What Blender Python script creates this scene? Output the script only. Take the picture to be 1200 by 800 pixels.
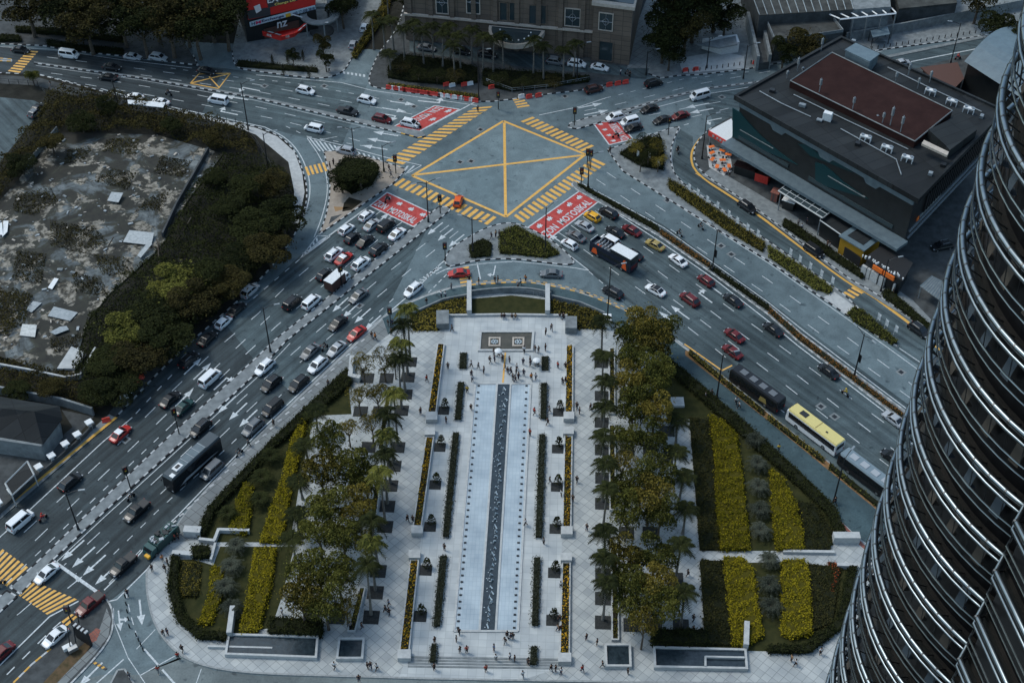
import bpy, math, random
import numpy as np
from mathutils import Vector, Matrix
R = math.radians
random.seed(7); rng = np.random.default_rng(7)
sc = bpy.context.scene
for o in list(bpy.data.objects): bpy.data.objects.remove(o)

# ------------------------------------------------------------ camera, sky, sun, exposure
CAM_H, PITCH, FPX = 180.0, R(44), 1600.0
cd = bpy.data.cameras.new('camera'); cam = bpy.data.objects.new('camera', cd); sc.collection.objects.link(cam)
cam.location = (0, 0, CAM_H); cam.rotation_euler = (R(90)-PITCH, 0, 0)
cd.sensor_width = 36; cd.lens = 36*FPX/1200; cd.clip_start = .5; cd.clip_end = 6000
sc.camera = cam
SUN_EL, SUN_AZ = R(56), R(-62)          # azimuth measured from +Y towards +X
w = bpy.data.worlds.new('World'); sc.world = w; w.use_nodes = True
nt = w.node_tree; bg = nt.nodes['Background']
sky = nt.nodes.new('ShaderNodeTexSky'); sky.sky_type = 'NISHITA'; sky.sun_disc = False
sky.sun_elevation = SUN_EL; sky.sun_rotation = SUN_AZ; sky.dust_density = 2.0; sky.air_density = 1.0; sky.ozone_density = 1.6
tint = nt.nodes.new('ShaderNodeMix'); tint.data_type = 'RGBA'; tint.blend_type = 'MULTIPLY'; tint.inputs[0].default_value = 1; tint.inputs[7].default_value = (.93, 1.04, .98, 1)   # thin cloud veil: cooler, greener light
nt.links.new(sky.outputs[0], tint.inputs[6]); nt.links.new(tint.outputs[2], bg.inputs[0]); bg.inputs[1].default_value = 0.13
sd = bpy.data.lights.new('sun', 'SUN'); so = bpy.data.objects.new('sun', sd); sc.collection.objects.link(so)
sd.energy = .85; sd.angle = R(12); sd.color = (1.0, .98, .95)
so.rotation_euler = (R(90)-SUN_EL, 0, R(180)-SUN_AZ); so.location = (0, 150, 250)
vs = sc.view_settings; vs.view_transform = 'Standard'; vs.look = 'None'; vs.gamma = 1; vs.exposure = 0.66
try: vs.use_curve_mapping = False
except Exception: pass
sc.cycles.max_bounces = 4; sc.cycles.diffuse_bounces = 2; sc.cycles.glossy_bounces = 3; sc.cycles.transparent_max_bounces = 4

# ------------------------------------------------------------ helpers
col = sc.collection
_r = Vector((1, 0, 0)); _f = Vector((0, math.cos(PITCH), -math.sin(PITCH))); _u = Vector((0, math.sin(PITCH), math.cos(PITCH)))
def ray(x, y): return _r*((x-600)/FPX) + _u*(-(y-400)/FPX) + _f
def g(x, y, z=0.0):
    """point of the place at height z seen at position x, y of the 1200 x 800 photograph"""
    d = ray(x, y); t = (z-CAM_H)/d.z
    return Vector((d.x*t, d.y*t, z))
def G(pts, z=0.0): return [g(x, y, z) for x, y in pts]
class Wall:
    """upright plane through two ground points; at(x, y) gives distance along it and height"""
    def __init__(s, a, b):
        s.a = Vector((a[0], a[1], 0)); s.d = Vector((b[0]-a[0], b[1]-a[1], 0)); s.len = s.d.length; s.d.normalize()
        s.n = Vector((s.d.y, -s.d.x, 0))
    def at(s, x, y):
        r = ray(x, y); c = Vector((0, 0, CAM_H)); t = (s.a-c).dot(s.n)/r.dot(s.n); p = c+r*t
        return (p-s.a).dot(s.d), p.z
    def p(s, u, z, out=0): return s.a+s.d*u+s.n*out+Vector((0, 0, z))

def mat(name, c, rough=.75, metal=0, noise=None, bump=0, c2=None, spec=None, emis=0, island=False, detail=6):
    m = bpy.data.materials.new(name); m.use_nodes = True; n = m.node_tree.nodes; l = m.node_tree.links; b = n['Principled BSDF']
    b.inputs['Base Color'].default_value = (*c, 1); b.inputs['Roughness'].default_value = rough; b.inputs['Metallic'].default_value = metal
    if spec is None and rough >= .6: spec = .12
    if spec is not None: b.inputs['Specular IOR Level'].default_value = spec
    geo = n.new('ShaderNodeNewGeometry')
    if noise:
        t = n.new('ShaderNodeTexNoise'); t.inputs['Scale'].default_value = noise; t.inputs['Detail'].default_value = detail
        t.inputs['Roughness'].default_value = .65
        l.new(geo.outputs['Position'], t.inputs['Vector'])
        r = n.new('ShaderNodeValToRGB'); r.color_ramp.elements[0].position = .35; r.color_ramp.elements[1].position = .68
        r.color_ramp.elements[0].color = (*c, 1); r.color_ramp.elements[1].color = (*(c2 or tuple(min(1, v*1.5) for v in c)), 1)
        l.new(t.outputs[0], r.inputs[0]); l.new(r.outputs[0], b.inputs['Base Color'])
        if bump:
            bp = n.new('ShaderNodeBump'); bp.inputs['Strength'].default_value = bump; bp.inputs['Distance'].default_value = .05
            l.new(t.outputs[0], bp.inputs['Height']); l.new(bp.outputs[0], b.inputs['Normal'])
    if island:
        r = n.new('ShaderNodeValToRGB'); r.color_ramp.elements[0].color = (*c, 1); r.color_ramp.elements[1].color = (*c2, 1)
        t = n.new('ShaderNodeTexNoise'); t.inputs['Scale'].default_value = .35; t.inputs['Detail'].default_value = 3
        l.new(geo.outputs['Position'], t.inputs['Vector'])
        a = n.new('ShaderNodeMath'); a.operation = 'ADD'; l.new(geo.outputs['Random Per Island'], a.inputs[0]); l.new(t.outputs[0], a.inputs[1])
        oi = n.new('ShaderNodeObjectInfo'); a2 = n.new('ShaderNodeMath'); a2.operation = 'MULTIPLY_ADD'; a2.inputs[1].default_value = .55; l.new(oi.outputs['Random'], a2.inputs[0]); l.new(a.outputs[0], a2.inputs[2])
        s = n.new('ShaderNodeMath'); s.operation = 'MULTIPLY_ADD'; s.inputs[1].default_value = 1.0; s.inputs[2].default_value = -.75
        l.new(a2.outputs[0], s.inputs[0]); l.new(s.outputs[0], r.inputs[0]); l.new(r.outputs[0], b.inputs['Base Color'])
    if emis:
        b.inputs['Emission Color'].default_value = (*c, 1); b.inputs['Emission Strength'].default_value = emis
    if island: b.inputs['Specular IOR Level'].default_value = .06; b.inputs['Roughness'].default_value = .95
    return m

def asphalt(name, dark, light, patch=.035, ang=None):
    """worn asphalt: broad wear, fine grain, darker oily patches and crack-like streaks"""
    m = bpy.data.materials.new(name); m.use_nodes = True; n = m.node_tree.nodes; l = m.node_tree.links; b = n['Principled BSDF']
    geo = n.new('ShaderNodeNewGeometry')
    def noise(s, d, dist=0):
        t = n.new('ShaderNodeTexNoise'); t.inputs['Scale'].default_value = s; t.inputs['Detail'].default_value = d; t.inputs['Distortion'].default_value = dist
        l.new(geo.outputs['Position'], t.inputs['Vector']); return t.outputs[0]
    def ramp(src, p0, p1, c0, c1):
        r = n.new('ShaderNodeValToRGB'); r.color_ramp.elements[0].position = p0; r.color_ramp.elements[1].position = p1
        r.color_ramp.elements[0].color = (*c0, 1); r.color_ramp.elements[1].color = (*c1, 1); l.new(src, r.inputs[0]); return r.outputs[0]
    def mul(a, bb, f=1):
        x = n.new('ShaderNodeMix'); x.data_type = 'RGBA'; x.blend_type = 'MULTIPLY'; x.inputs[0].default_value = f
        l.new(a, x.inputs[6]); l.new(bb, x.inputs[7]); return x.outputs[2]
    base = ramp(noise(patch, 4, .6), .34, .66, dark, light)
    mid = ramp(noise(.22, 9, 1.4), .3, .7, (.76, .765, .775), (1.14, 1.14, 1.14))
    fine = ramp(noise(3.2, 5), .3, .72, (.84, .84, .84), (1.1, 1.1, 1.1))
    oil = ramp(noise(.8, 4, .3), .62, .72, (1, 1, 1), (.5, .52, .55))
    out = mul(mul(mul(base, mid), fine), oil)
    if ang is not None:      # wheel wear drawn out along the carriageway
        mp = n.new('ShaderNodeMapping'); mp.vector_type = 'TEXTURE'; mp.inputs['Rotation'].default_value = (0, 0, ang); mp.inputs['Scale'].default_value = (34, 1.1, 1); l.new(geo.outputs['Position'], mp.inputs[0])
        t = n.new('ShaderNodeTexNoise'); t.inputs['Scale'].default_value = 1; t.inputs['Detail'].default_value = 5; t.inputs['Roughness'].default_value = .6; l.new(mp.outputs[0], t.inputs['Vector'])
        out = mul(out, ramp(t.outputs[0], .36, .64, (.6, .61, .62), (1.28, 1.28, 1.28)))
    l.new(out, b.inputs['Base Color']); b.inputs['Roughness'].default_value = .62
    b.inputs['Specular IOR Level'].default_value = .16
    return m

def tiled(name, c1, c2, joint, size, rot=0, w=.035, spread=.5, h=None):
    m = bpy.data.materials.new(name); m.use_nodes = True; n = m.node_tree.nodes; l = m.node_tree.links; b = n['Principled BSDF']
    geo = n.new('ShaderNodeNewGeometry'); mp = n.new('ShaderNodeMapping'); mp.inputs['Rotation'].default_value = (0, 0, rot)
    l.new(geo.outputs['Position'], mp.inputs[0])
    t = n.new('ShaderNodeTexBrick'); t.offset = 0; t.inputs['Scale'].default_value = 1; t.inputs['Brick Width'].default_value = size
    t.inputs['Row Height'].default_value = h or size; t.inputs['Mortar Size'].default_value = w; t.inputs['Mortar Smooth'].default_value = .3
    t.inputs['Color1'].default_value = (*c1, 1); t.inputs['Color2'].default_value = (*c2, 1); t.inputs['Mortar'].default_value = (*joint, 1)
    t.inputs['Bias'].default_value = spread
    l.new(mp.outputs[0], t.inputs['Vector'])
    no = n.new('ShaderNodeTexNoise'); no.inputs['Scale'].default_value = .25; no.inputs['Detail'].default_value = 8; l.new(geo.outputs['Position'], no.inputs['Vector'])
    r = n.new('ShaderNodeValToRGB'); r.color_ramp.elements[0].position = .3; r.color_ramp.elements[1].position = .7
    r.color_ramp.elements[0].color = (.76, .78, .8, 1); r.color_ramp.elements[1].color = (1.1, 1.09, 1.07, 1); l.new(no.outputs[0], r.inputs[0])
    x = n.new('ShaderNodeMix'); x.data_type = 'RGBA'; x.blend_type = 'MULTIPLY'; x.inputs[0].default_value = 1
    l.new(t.outputs[0], x.inputs[6]); l.new(r.outputs[0], x.inputs[7]); l.new(x.outputs[2], b.inputs['Base Color'])
    b.inputs['Roughness'].default_value = .6; b.inputs['Specular IOR Level'].default_value = .15
    return m

class MB:
    def __init__(s): s.v = []; s.f = []; s.m = []
    def face(s, pts, m=0):
        i = len(s.v); s.v += [tuple(p) for p in pts]; s.f.append(tuple(range(i, i+len(pts)))); s.m.append(m); return s
    def prism(s, pts, z0, z1, m=0, top=None, bottom=False):
        """upright prism over a plan outline (any winding)"""
        P = [(p[0], p[1]) for p in pts]; a = sum(P[i-1][0]*P[i][1]-P[i][0]*P[i-1][1] for i in range(len(P)))
        if a < 0: P = P[::-1]
        n = len(P); i = len(s.v); s.v += [(x, y, z0) for x, y in P]+[(x, y, z1) for x, y in P]
        for k in range(n):
            q = (k+1) % n; s.f.append((i+k, i+q, i+n+q, i+n+k)); s.m.append(m)
        s.f.append(tuple(i+n+k for k in range(n))); s.m.append(m if top is None else top)
        if bottom: s.f.append(tuple(i+k for k in range(n))[::-1]); s.m.append(m)
        return s
    def box(s, c, size, rz=0, m=0, ch=0):
        cx, cy, cz = c; a, b, h = size[0]/2, size[1]/2, size[2]/2; co, si = math.cos(rz), math.sin(rz)
        def ring(x, y, z): return [(cx+u*co-v*si, cy+u*si+v*co, z) for u, v in ((-x, -y), (x, -y), (x, y), (-x, y))]
        rings = [ring(a, b, cz-h), ring(a, b, cz+h)] if not ch else [ring(a-ch, b-ch, cz-h), ring(a, b, cz-h+ch), ring(a, b, cz+h-ch), ring(a-ch, b-ch, cz+h)]
        s.rings(rings, m); return s
    def rings(s, rings, m=0, cap=True, close=False):
        i = len(s.v); n = len(rings[0])
        for r in rings: s.v += [tuple(p) for p in r]
        K = len(rings)
        for k in range(K if close else K-1):
            for j in range(n):
                q = (j+1) % n; k2 = (k+1) % K
                s.f.append((i+k*n+j, i+k*n+q, i+k2*n+q, i+k2*n+j)); s.m.append(m)
        if cap and not close:
            s.f.append(tuple(i+j for j in range(n))[::-1]); s.m.append(m)
            s.f.append(tuple(i+(K-1)*n+j for j in range(n))); s.m.append(m)
        return s
    def cyl(s, p0, p1, r0, r1=None, n=8, m=0):
        return s.tube([p0, p1], [r0, r0 if r1 is None else r1], n, m)
    def tube(s, pts, rad, n=8, m=0, close=False):
        pts = [Vector(p) for p in pts]; K = len(pts)
        if not isinstance(rad, (list, tuple)): rad = [rad]*K
        rg = []
        for k, p in enumerate(pts):
            if close: t = pts[(k+1) % K]-pts[k-1]
            else: t = pts[min(k+1, K-1)]-pts[max(k-1, 0)]
            t.normalize(); ref = Vector((0, 0, 1)) if abs(t.z) < .9 else Vector((1, 0, 0))
            a = t.cross(ref).normalized(); b = a.cross(t)
            rg.append([p+(a*math.cos(2*math.pi*j/n)+b*math.sin(2*math.pi*j/n))*rad[k] for j in range(n)])
        return s.rings(rg, m, close=close)
    def strip(s, a, b, m=0):
        for k in range(len(a)-1): s.face([a[k], b[k], b[k+1], a[k+1]], m)
        return s
    def blob(s, c, r, m=0, n=8, k=5):
        rg = []
        for i in range(k+1):
            t = math.pi*(i+.02)/(k+.04)
            rg.append([(c[0]+r[0]*math.sin(t)*math.cos(2*math.pi*j/n), c[1]+r[1]*math.sin(t)*math.sin(2*math.pi*j/n), c[2]-r[2]*math.cos(t)) for j in range(n)])
        return s.rings(rg, m)
    def mesh(s, name, mats, origin=(0, 0, 0), smooth=False):
        me = bpy.data.meshes.new(name); o = origin
        me.from_pydata([(x-o[0], y-o[1], z-o[2]) for x, y, z in s.v], [], s.f)
        for m in (mats if isinstance(mats, (list, tuple)) else [mats]): me.materials.append(m)
        me.polygons.foreach_set('material_index', s.m)
        if smooth: me.polygons.foreach_set('use_smooth', [True]*len(s.f))
        me.update(); return me
    def build(s, name, mats, parent=None, smooth=False, origin=None):
        if parent is not None: origin = Vector(parent.get('_o', (0, 0, 0))); loc = (0, 0, 0)
        else:
            if origin is None:
                n = len(s.v); origin = Vector((sum(v[0] for v in s.v)/n, sum(v[1] for v in s.v)/n, min(v[2] for v in s.v)))
            loc = origin
        o = bpy.data.objects.new(name, s.mesh(name, mats, origin, smooth)); col.objects.link(o)
        o.parent = parent; o.location = loc
        o['_o'] = tuple(origin)
        return o
def tag(o, label=None, cat=None, group=None, kind=None):
    if label: o['label'] = label
    if cat: o['category'] = cat
    if group: o['group'] = group
    if kind: o['kind'] = kind
    return o
def thing(name, loc, label, cat, group=None):
    o = bpy.data.objects.new(name, None); o.empty_display_size = .3; col.objects.link(o); o.location = loc; o['_o'] = tuple(loc)
    return tag(o, label, cat, group)
def struct(mb, name, mats, parent=None, **k):
    o = mb.build(name, mats, parent, **k)
    if parent is None: o['kind'] = 'structure'
    return o
KIDS = {}
def cyc(o, parent=None):
    """copy of a thing with copies of its parts and sub-parts"""
    if o.name not in KIDS: KIDS[o.name] = list(o.children)
    c = o.copy(); col.objects.link(c); c.parent = parent
    for ch in KIDS[o.name]: cyc(ch, c)
    return c

def leafcloud(name, P, size, mats, parent=None, extra=None, up=.35, jit=.4, tag_=None):
    """one mesh of many leaf-sized faces at points P (n x 3); extra = MB of solid pieces using later materials"""
    n = len(P); d = rng.normal(size=(n, 3)); d[:, 2] = np.abs(d[:, 2])+up; d /= np.linalg.norm(d, axis=1)[:, None]
    a = rng.normal(size=(n, 3)); a -= (a*d).sum(1)[:, None]*d; a /= np.linalg.norm(a, axis=1)[:, None]; b = np.cross(d, a)
    sz = (size*(1+jit*(rng.random(n)*2-1)))[:, None]
    V = np.stack([P-a*sz*.5, P-b*sz*.35+d*sz*.06, P+a*sz*.6, P+b*sz*.35+d*sz*.06], 1).reshape(-1, 3)
    o = Vector(parent['_o']) if parent is not None else Vector((*P[:, :2].mean(0), P[:, 2].min()))
    V -= np.array(o)
    ev = extra.v if extra else []; ef = extra.f if extra else []; em = extra.m if extra else []
    verts = V.tolist()+[(x-o[0], y-o[1], z-o[2]) for x, y, z in ev]
    F = (np.arange(n*4).reshape(-1, 4)).tolist()+[tuple(i+4*n for i in f) for f in ef]
    me = bpy.data.meshes.new(name); me.from_pydata(verts, [], F)
    for m in (mats if isinstance(mats, (list, tuple)) else [mats]): me.materials.append(m)
    if em: me.polygons.foreach_set('material_index', [0]*n+[i+1 for i in em])
    me.update()
    ob = bpy.data.objects.new(name, me); col.objects.link(ob); ob.parent = parent
    ob.location = (0, 0, 0) if parent is not None else o; ob['_o'] = tuple(o)
    return ob
def inpoly(P, poly):
    x, y = P[:, 0], P[:, 1]; c = np.zeros(len(P), bool); n = len(poly)
    for i in range(n):
        x0, y0 = poly[i][:2]; x1, y1 = poly[i-1][:2]
        if y0 == y1: continue
        c ^= ((y0 > y) != (y1 > y)) & (x < (x1-x0)*(y-y0)/(y1-y0)+x0)
    return c
def scatter(poly, dens):
    A = np.array([p[:2] for p in poly]); lo, hi = A.min(0), A.max(0); n = int((hi-lo).prod()*dens)+4
    P = rng.random((n, 2))*(hi-lo)+lo
    return P[inpoly(P, poly)]
def lumps(P, s, seed=0):
    """smooth pseudo-noise in 0..1 for bushy surfaces"""
    r = np.random.default_rng(seed); v = np.zeros(len(P))
    for k in range(5):
        a = r.random()*6.28; f = (1+k*.7)/s; v += np.sin((P[:, 0]*math.cos(a)+P[:, 1]*math.sin(a))*f*2.2+r.random()*6.28)
    return .5+.5*v/3.2
def bushes(name, pix, h, mat_leaf, label=None, cat=None, kind=None, group=None, dens=18, leaf=.34, base=.13, rough=.35, core=None, z=0, parent=None):
    """clipped or loose planting filling an outline: dark core plus leaf faces on top and sides"""
    poly = [g(x, y, z) for x, y in pix] if not isinstance(pix[0], Vector) else pix
    T = scatter(poly, dens); T = T[lumps(T, .9, 5) > .16] if len(T) > 60 else T; H = base+h*(1-rough)+h*rough*2*lumps(T, 2.2, len(T))*rng.uniform(.55, 1.1, len(T))
    S = []
    for i in range(len(poly)):
        a, b = np.array(poly[i-1][:2]), np.array(poly[i][:2]); L = np.linalg.norm(b-a); k = int(L*h*dens*1.1)
        if k: t = rng.random((k, 1)); q = a+(b-a)*t+rng.normal(size=(k, 2))*.2; S.append(np.c_[q, base+rng.random(k)*h])
    P = np.vstack([np.c_[T, H]]+S) if len(T) else np.vstack(S)
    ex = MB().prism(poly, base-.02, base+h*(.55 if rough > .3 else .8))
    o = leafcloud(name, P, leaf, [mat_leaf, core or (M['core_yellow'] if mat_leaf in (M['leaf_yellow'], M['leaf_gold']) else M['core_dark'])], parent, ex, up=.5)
    return tag(o, label, cat, group, kind)

def textmesh(name, s, p0, U, V, m, parent, bold=False, depth=.01):
    """lettering whose total width spans U and height V, starting at p0"""
    c = bpy.data.curves.new(name, 'FONT'); c.body = s; c.resolution_u = 2
    if bold: c.offset = .02
    t = bpy.data.objects.new('t', c); col.objects.link(t); bpy.context.view_layer.update()
    me = bpy.data.meshes.new_from_object(t.evaluated_get(bpy.context.evaluated_depsgraph_get()))
    bpy.data.objects.remove(t)
    xs = [v.co.x for v in me.vertices]; ys = [v.co.y for v in me.vertices]; x0, x1, y0, y1 = min(xs), max(xs), min(ys), max(ys)
    p0 = Vector(p0); U = Vector(U); V = Vector(V); o = Vector(parent['_o']) if parent is not None else p0
    for v in me.vertices: v.co = p0+U*((v.co.x-x0)/(x1-x0))+V*((v.co.y-y0)/(y1-y0))-o
    me.materials.clear(); me.materials.append(m); me.name = name
    ob = bpy.data.objects.new(name, me); col.objects.link(ob); ob.parent = parent
    ob.location = (0, 0, 0) if parent is not None else o
    return ob

# ------------------------------------------------------------ materials
M = {}
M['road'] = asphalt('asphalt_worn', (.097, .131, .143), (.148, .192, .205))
M['road_dark'] = asphalt('asphalt_vignette_dark', (.031, .042, .046), (.051, .067, .073), ang=R(55.8)); M['road_half'] = asphalt('asphalt_vignette_half', (.057, .079, .086), (.088, .12, .128), ang=R(55.8)); M['road_t'] = asphalt('asphalt_vignette_dark_top', (.03, .039, .044), (.048, .062, .068), ang=R(-17.4)); M['road_t2'] = asphalt('asphalt_vignette_half_top', (.058, .08, .087), (.09, .121, .129), ang=R(-17.4))  # dark and half tones put the dimming of the outer view into the asphalt
M['road_mid'] = asphalt('asphalt_middling', (.056, .077, .083), (.092, .122, .13), ang=R(-49.7))
M['forecourt'] = asphalt('forecourt_concrete', (.11, .13, .132), (.18, .21, .21))
M['footway'] = asphalt('footway_coating', (.045, .075, .085), (.062, .098, .108))
M['ground'] = mat('ground', (.016, .016, .013), .95, noise=.3, c2=(.035, .034, .028))
M['concrete'] = mat('concrete', (.14, .155, .16), .85, noise=.7, c2=(.24, .26, .265))
M['concrete_dark'] = mat('concrete_dark', (.045, .048, .049), .85, noise=.5, c2=(.085, .092, .094))  # tone lowered for the outer pavements, vignette dimming put into the colour
M['slabs'] = tiled('pavement_slabs', (.15, .16, .162), (.21, .225, .225), (.09, .09, .09), 1.6, R(38), .05)
M['plaza'] = tiled('plaza_diamond_slabs', (.31, .33, .335), (.42, .435, .43), (.235, .25, .25), 1.25, R(42.5), .045, .2)
M['plaza_grid'] = tiled('plaza_grid_slabs', (.4, .42, .425), (.47, .49, .49), (.34, .36, .36), 1.3, R(2.5), .035, .1)
M['stone'] = mat('pale_stone', (.36, .37, .37), .6, noise=1.2, c2=(.48, .49, .48))
M['stone_beige'] = mat('beige_stone', (.38, .33, .28), .6, noise=1.5, c2=(.5, .44, .38))
M['paint_w'] = mat('white_road_paint', (.36, .39, .4), .6, noise=2.4, c2=(.66, .69, .7))
M['paint_y'] = mat('yellow_road_paint', (.62, .33, .075), .6, noise=1.4, c2=(.78, .46, .14))
M['paint_r'] = mat('red_road_paint', (.36, .045, .04), .65, noise=1.1, c2=(.5, .09, .08))
M['white'] = mat('white_finish', (.6, .61, .61), .5, noise=3, c2=(.74, .75, .75))
M['black'] = mat('black_finish', (.015, .015, .016), .5)
M['kerb_w'] = mat('kerb_white', (.34, .35, .35), .7, noise=2, c2=(.54, .55, .55)); M['kerb_b'] = mat('kerb_black', (.02, .02, .022), .7)
M['kerb_y'] = mat('kerb_yellow', (.6, .34, .08), .7)
M['kerb_g'] = mat('kerb_grey', (.22, .23, .23), .8, noise=2)
M['soil'] = mat('soil', (.02, .018, .012), .95, noise=1.5, c2=(.035, .03, .02))
M['lawn'] = mat('lawn_turf', (.022, .026, .009), .95, noise=.6, c2=(.045, .044, .016), detail=10)
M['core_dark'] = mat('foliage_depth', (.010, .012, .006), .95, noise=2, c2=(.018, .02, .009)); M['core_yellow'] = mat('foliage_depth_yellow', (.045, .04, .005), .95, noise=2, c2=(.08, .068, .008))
M['leaf_dark'] = mat('leaf_dark', (.008, .011, .005), .75, c2=(.03, .034, .011), island=True, spec=.25)
M['leaf_mid'] = mat('leaf_mid', (.018, .024, .007), .7, c2=(.14, .135, .03), island=True, spec=.3)
M['leaf_olive'] = mat('leaf_olive', (.02, .022, .006), .7, c2=(.22, .17, .035), island=True, spec=.3)
M['leaf_yellow'] = mat('leaf_yellow', (.075, .07, .005), .7, c2=(.27, .215, .014), island=True, spec=.3)
M['leaf_gold'] = mat('leaf_gold', (.2, .12, .01), .7, c2=(.62, .34, .03), island=True, spec=.3)
M['leaf_grey'] = mat('leaf_grey', (.02, .024, .018), .75, c2=(.062, .068, .05), island=True, spec=.3)
M['leaf_rust'] = mat('leaf_rust', (.05, .028, .01), .7, c2=(.26, .12, .035), island=True)
M['leaf_red'] = mat('leaf_red', (.12, .025, .01), .7, c2=(.36, .09, .03), island=True)
M['leaf_turf'] = mat('leaf_turf', (.018, .022, .008), .8, c2=(.05, .046, .016), island=True)
M['trunk'] = mat('bark', (.06, .045, .035), .9, noise=3, c2=(.12, .1, .08))
M['palm_trunk'] = mat('palm_bark', (.11, .10, .09), .9, noise=3, c2=(.2, .19, .17))
M['metal_dark'] = mat('dark_metal', (.03, .032, .035), .45, .5)
M['metal_grey'] = mat('grey_metal', (.3, .31, .32), .4, .7)
M['galv'] = mat('galvanised', (.2, .225, .24), .5, .4, noise=2, c2=(.32, .35, .37))
M['chrome'] = mat('tower_steel', (.165, .195, .215), .33, 1.0, noise=.8, c2=(.23, .265, .29))
M['steel_dark'] = mat('tower_steel_dark', (.1, .105, .11), .4, .9)
M['glass'] = mat('car_glass', (.012, .015, .018), .12, spec=.6)
M['glass_blue'] = mat('window_glass', (.03, .045, .05), .12, spec=.6)
M['tyre'] = mat('tyre', (.012, .012, .012), .85); M['rim'] = mat('rim', (.35, .36, .37), .35, .8)
M['lamp_w'] = mat('headlamp', (.3, .32, .34), .35); M['lamp_r'] = mat('tail_lamp', (.35, .012, .01), .3)
M['red'] = mat('red_plastic', (.55, .035, .025), .5, noise=2, c2=(.65, .06, .04)); M['orange'] = mat('orange_plastic', (.75, .16, .02), .5)
M['yellow'] = mat('yellow_panel', (.6, .36, .03), .5); M['brick'] = tiled('red_pavers', (.25, .07, .045), (.32, .11, .08), (.14, .1, .09), .5, R(45), .04)
M['water_pool'] = tiled('pool_tiles_under_water', (.36, .43, .485), (.41, .475, .52), (.33, .4, .45), .6, R(2.5), .04, .3, h=.9)
M['water_dark'] = mat('dark_water', (.012, .02, .026), .12, noise=1.5, c2=(.03, .045, .055), bump=.5, spec=.6)
M['water_brown'] = mat('brown_water', (.055, .05, .035), .25, noise=.8, c2=(.085, .075, .055), spec=.5)
M['foam'] = mat('fountain_foam', (.62, .7, .74), .6)
M['skin'] = mat('skin', (.32, .18, .12), .6); M['hair'] = mat('hair', (.012, .010, .009), .6)
SKY_ROT = R(2.5)
# ------------------------------------------------------------ ground, road sheet
struct(MB().face([(-3000, -2500, -.02), (3000, -2500, -.02), (3000, 4500, -.02), (-3000, 4500, -.02)]), 'ground', M['ground'], origin=(0, 0, 0))
# carriageways: one base sheet plus toned sheets; vignette painted into their colour
road = struct(MB().face(G([(-250, 40), (0, 40), (480, 60), (470, -60), (520, -60), (760, 60), (1400, 10), (1400, 560), (1150, 860), (-120, 860), (-420, 640)])), 'road', M['road'], origin=(0, 0, 0))
RZ = .004
def sheet(name, pix, m, z=RZ, parent=road): return struct(MB().face(G(pix, z)), name, m, parent)
sheet('asphalt_surface', [(300, 348), (351, 300), (385, 277), (433, 241), (511, 245), (485, 300), (448, 372), (417, 402), (212, 603), (172, 668), (128, 705), (15, 802), (-150, 960), (-420, 860), (-100, 640), (60, 500), (225, 400)], M['road_half'])
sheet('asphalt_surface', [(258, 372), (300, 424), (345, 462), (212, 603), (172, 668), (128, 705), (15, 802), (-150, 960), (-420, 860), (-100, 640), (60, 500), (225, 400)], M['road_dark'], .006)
sheet('asphalt_surface', [(672, 212), (701, 236), (642, 281), (690, 317), (742, 366), (802, 402), (900, 484), (1040, 600), (1180, 720), (1400, 740), (1400, 500), (1100, 500), (900, 352), (775, 262)], M['road_mid'])
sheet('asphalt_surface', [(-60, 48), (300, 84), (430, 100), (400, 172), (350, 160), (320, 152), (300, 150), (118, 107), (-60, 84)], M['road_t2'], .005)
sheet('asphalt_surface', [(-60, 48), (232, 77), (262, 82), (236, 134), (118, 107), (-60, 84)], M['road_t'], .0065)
sheet('asphalt_surface', [(795, 150), (812, 160), (812, 175), (817, 200), (870, 234), (900, 255), (995, 328), (1095, 400), (1180, 470), (1120, 460), (1040, 402), (980, 350), (900, 281), (786, 200)], M['road_mid'])
sheet('asphalt_surface', [(820, 112), (1400, -10), (1400, 40), (840, 150)], M['road_t2'], .005)
sheet('box_surface', [(590, 142), (686, 181), (593, 254), (483, 206)], asphalt('asphalt_pale', (.14, .188, .202), (.185, .236, .248)), .006)

# ------------------------------------------------------------ raised lots, islands, medians
def kerb(pts, mats=('kerb_b', 'kerb_w'), step=1.05, h=.17, wd=.28, close=True, parent=None, z0=0):
    mb = MB(); n = len(pts); acc = 0; k = 0
    for i in range(n if close else n-1):
        a, b = Vector(pts[i][:2]), Vector(pts[(i+1) % n][:2]); L = (b-a).length
        if L < 1e-4: continue
        d = (b-a)/L; nn = Vector((-d.y, d.x))*wd/2; s = 0
        while s < L-1e-6:
            e = min(L, s+step-acc); p, q = a+d*s, a+d*e
            mb.prism([p-nn, q-nn, q+nn, p+nn], z0-.01, z0+h+.0006*(k % 2), k % 2); acc += e-s; s = e
            if acc >= step-1e-6: acc = 0; k += 1
    return mb.build('kerb', [M[mats[0]], M[mats[1]]], parent)
def smooth(pts, it=2):
    for _ in range(it):
        q = [pts[0]]
        for a, b in zip(pts, pts[1:]): q += [(a[0]*.75+b[0]*.25, a[1]*.75+b[1]*.25), (a[0]*.25+b[0]*.75, a[1]*.25+b[1]*.75)]
        pts = q+[pts[-1]]
    return pts
LOT = .14
def lot(name, pix, m, kerb_mats=('kerb_b', 'kerb_w'), kpix=None, closed=False, h=LOT):
    P = G(pix); o = struct(MB().prism(P, -.01, h), name, m)
    if kerb_mats:
        K = G(kpix) if kpix else P
        kerb(K, kerb_mats, close=closed or kpix is None, parent=o, h=h+.03)
    return o
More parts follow.
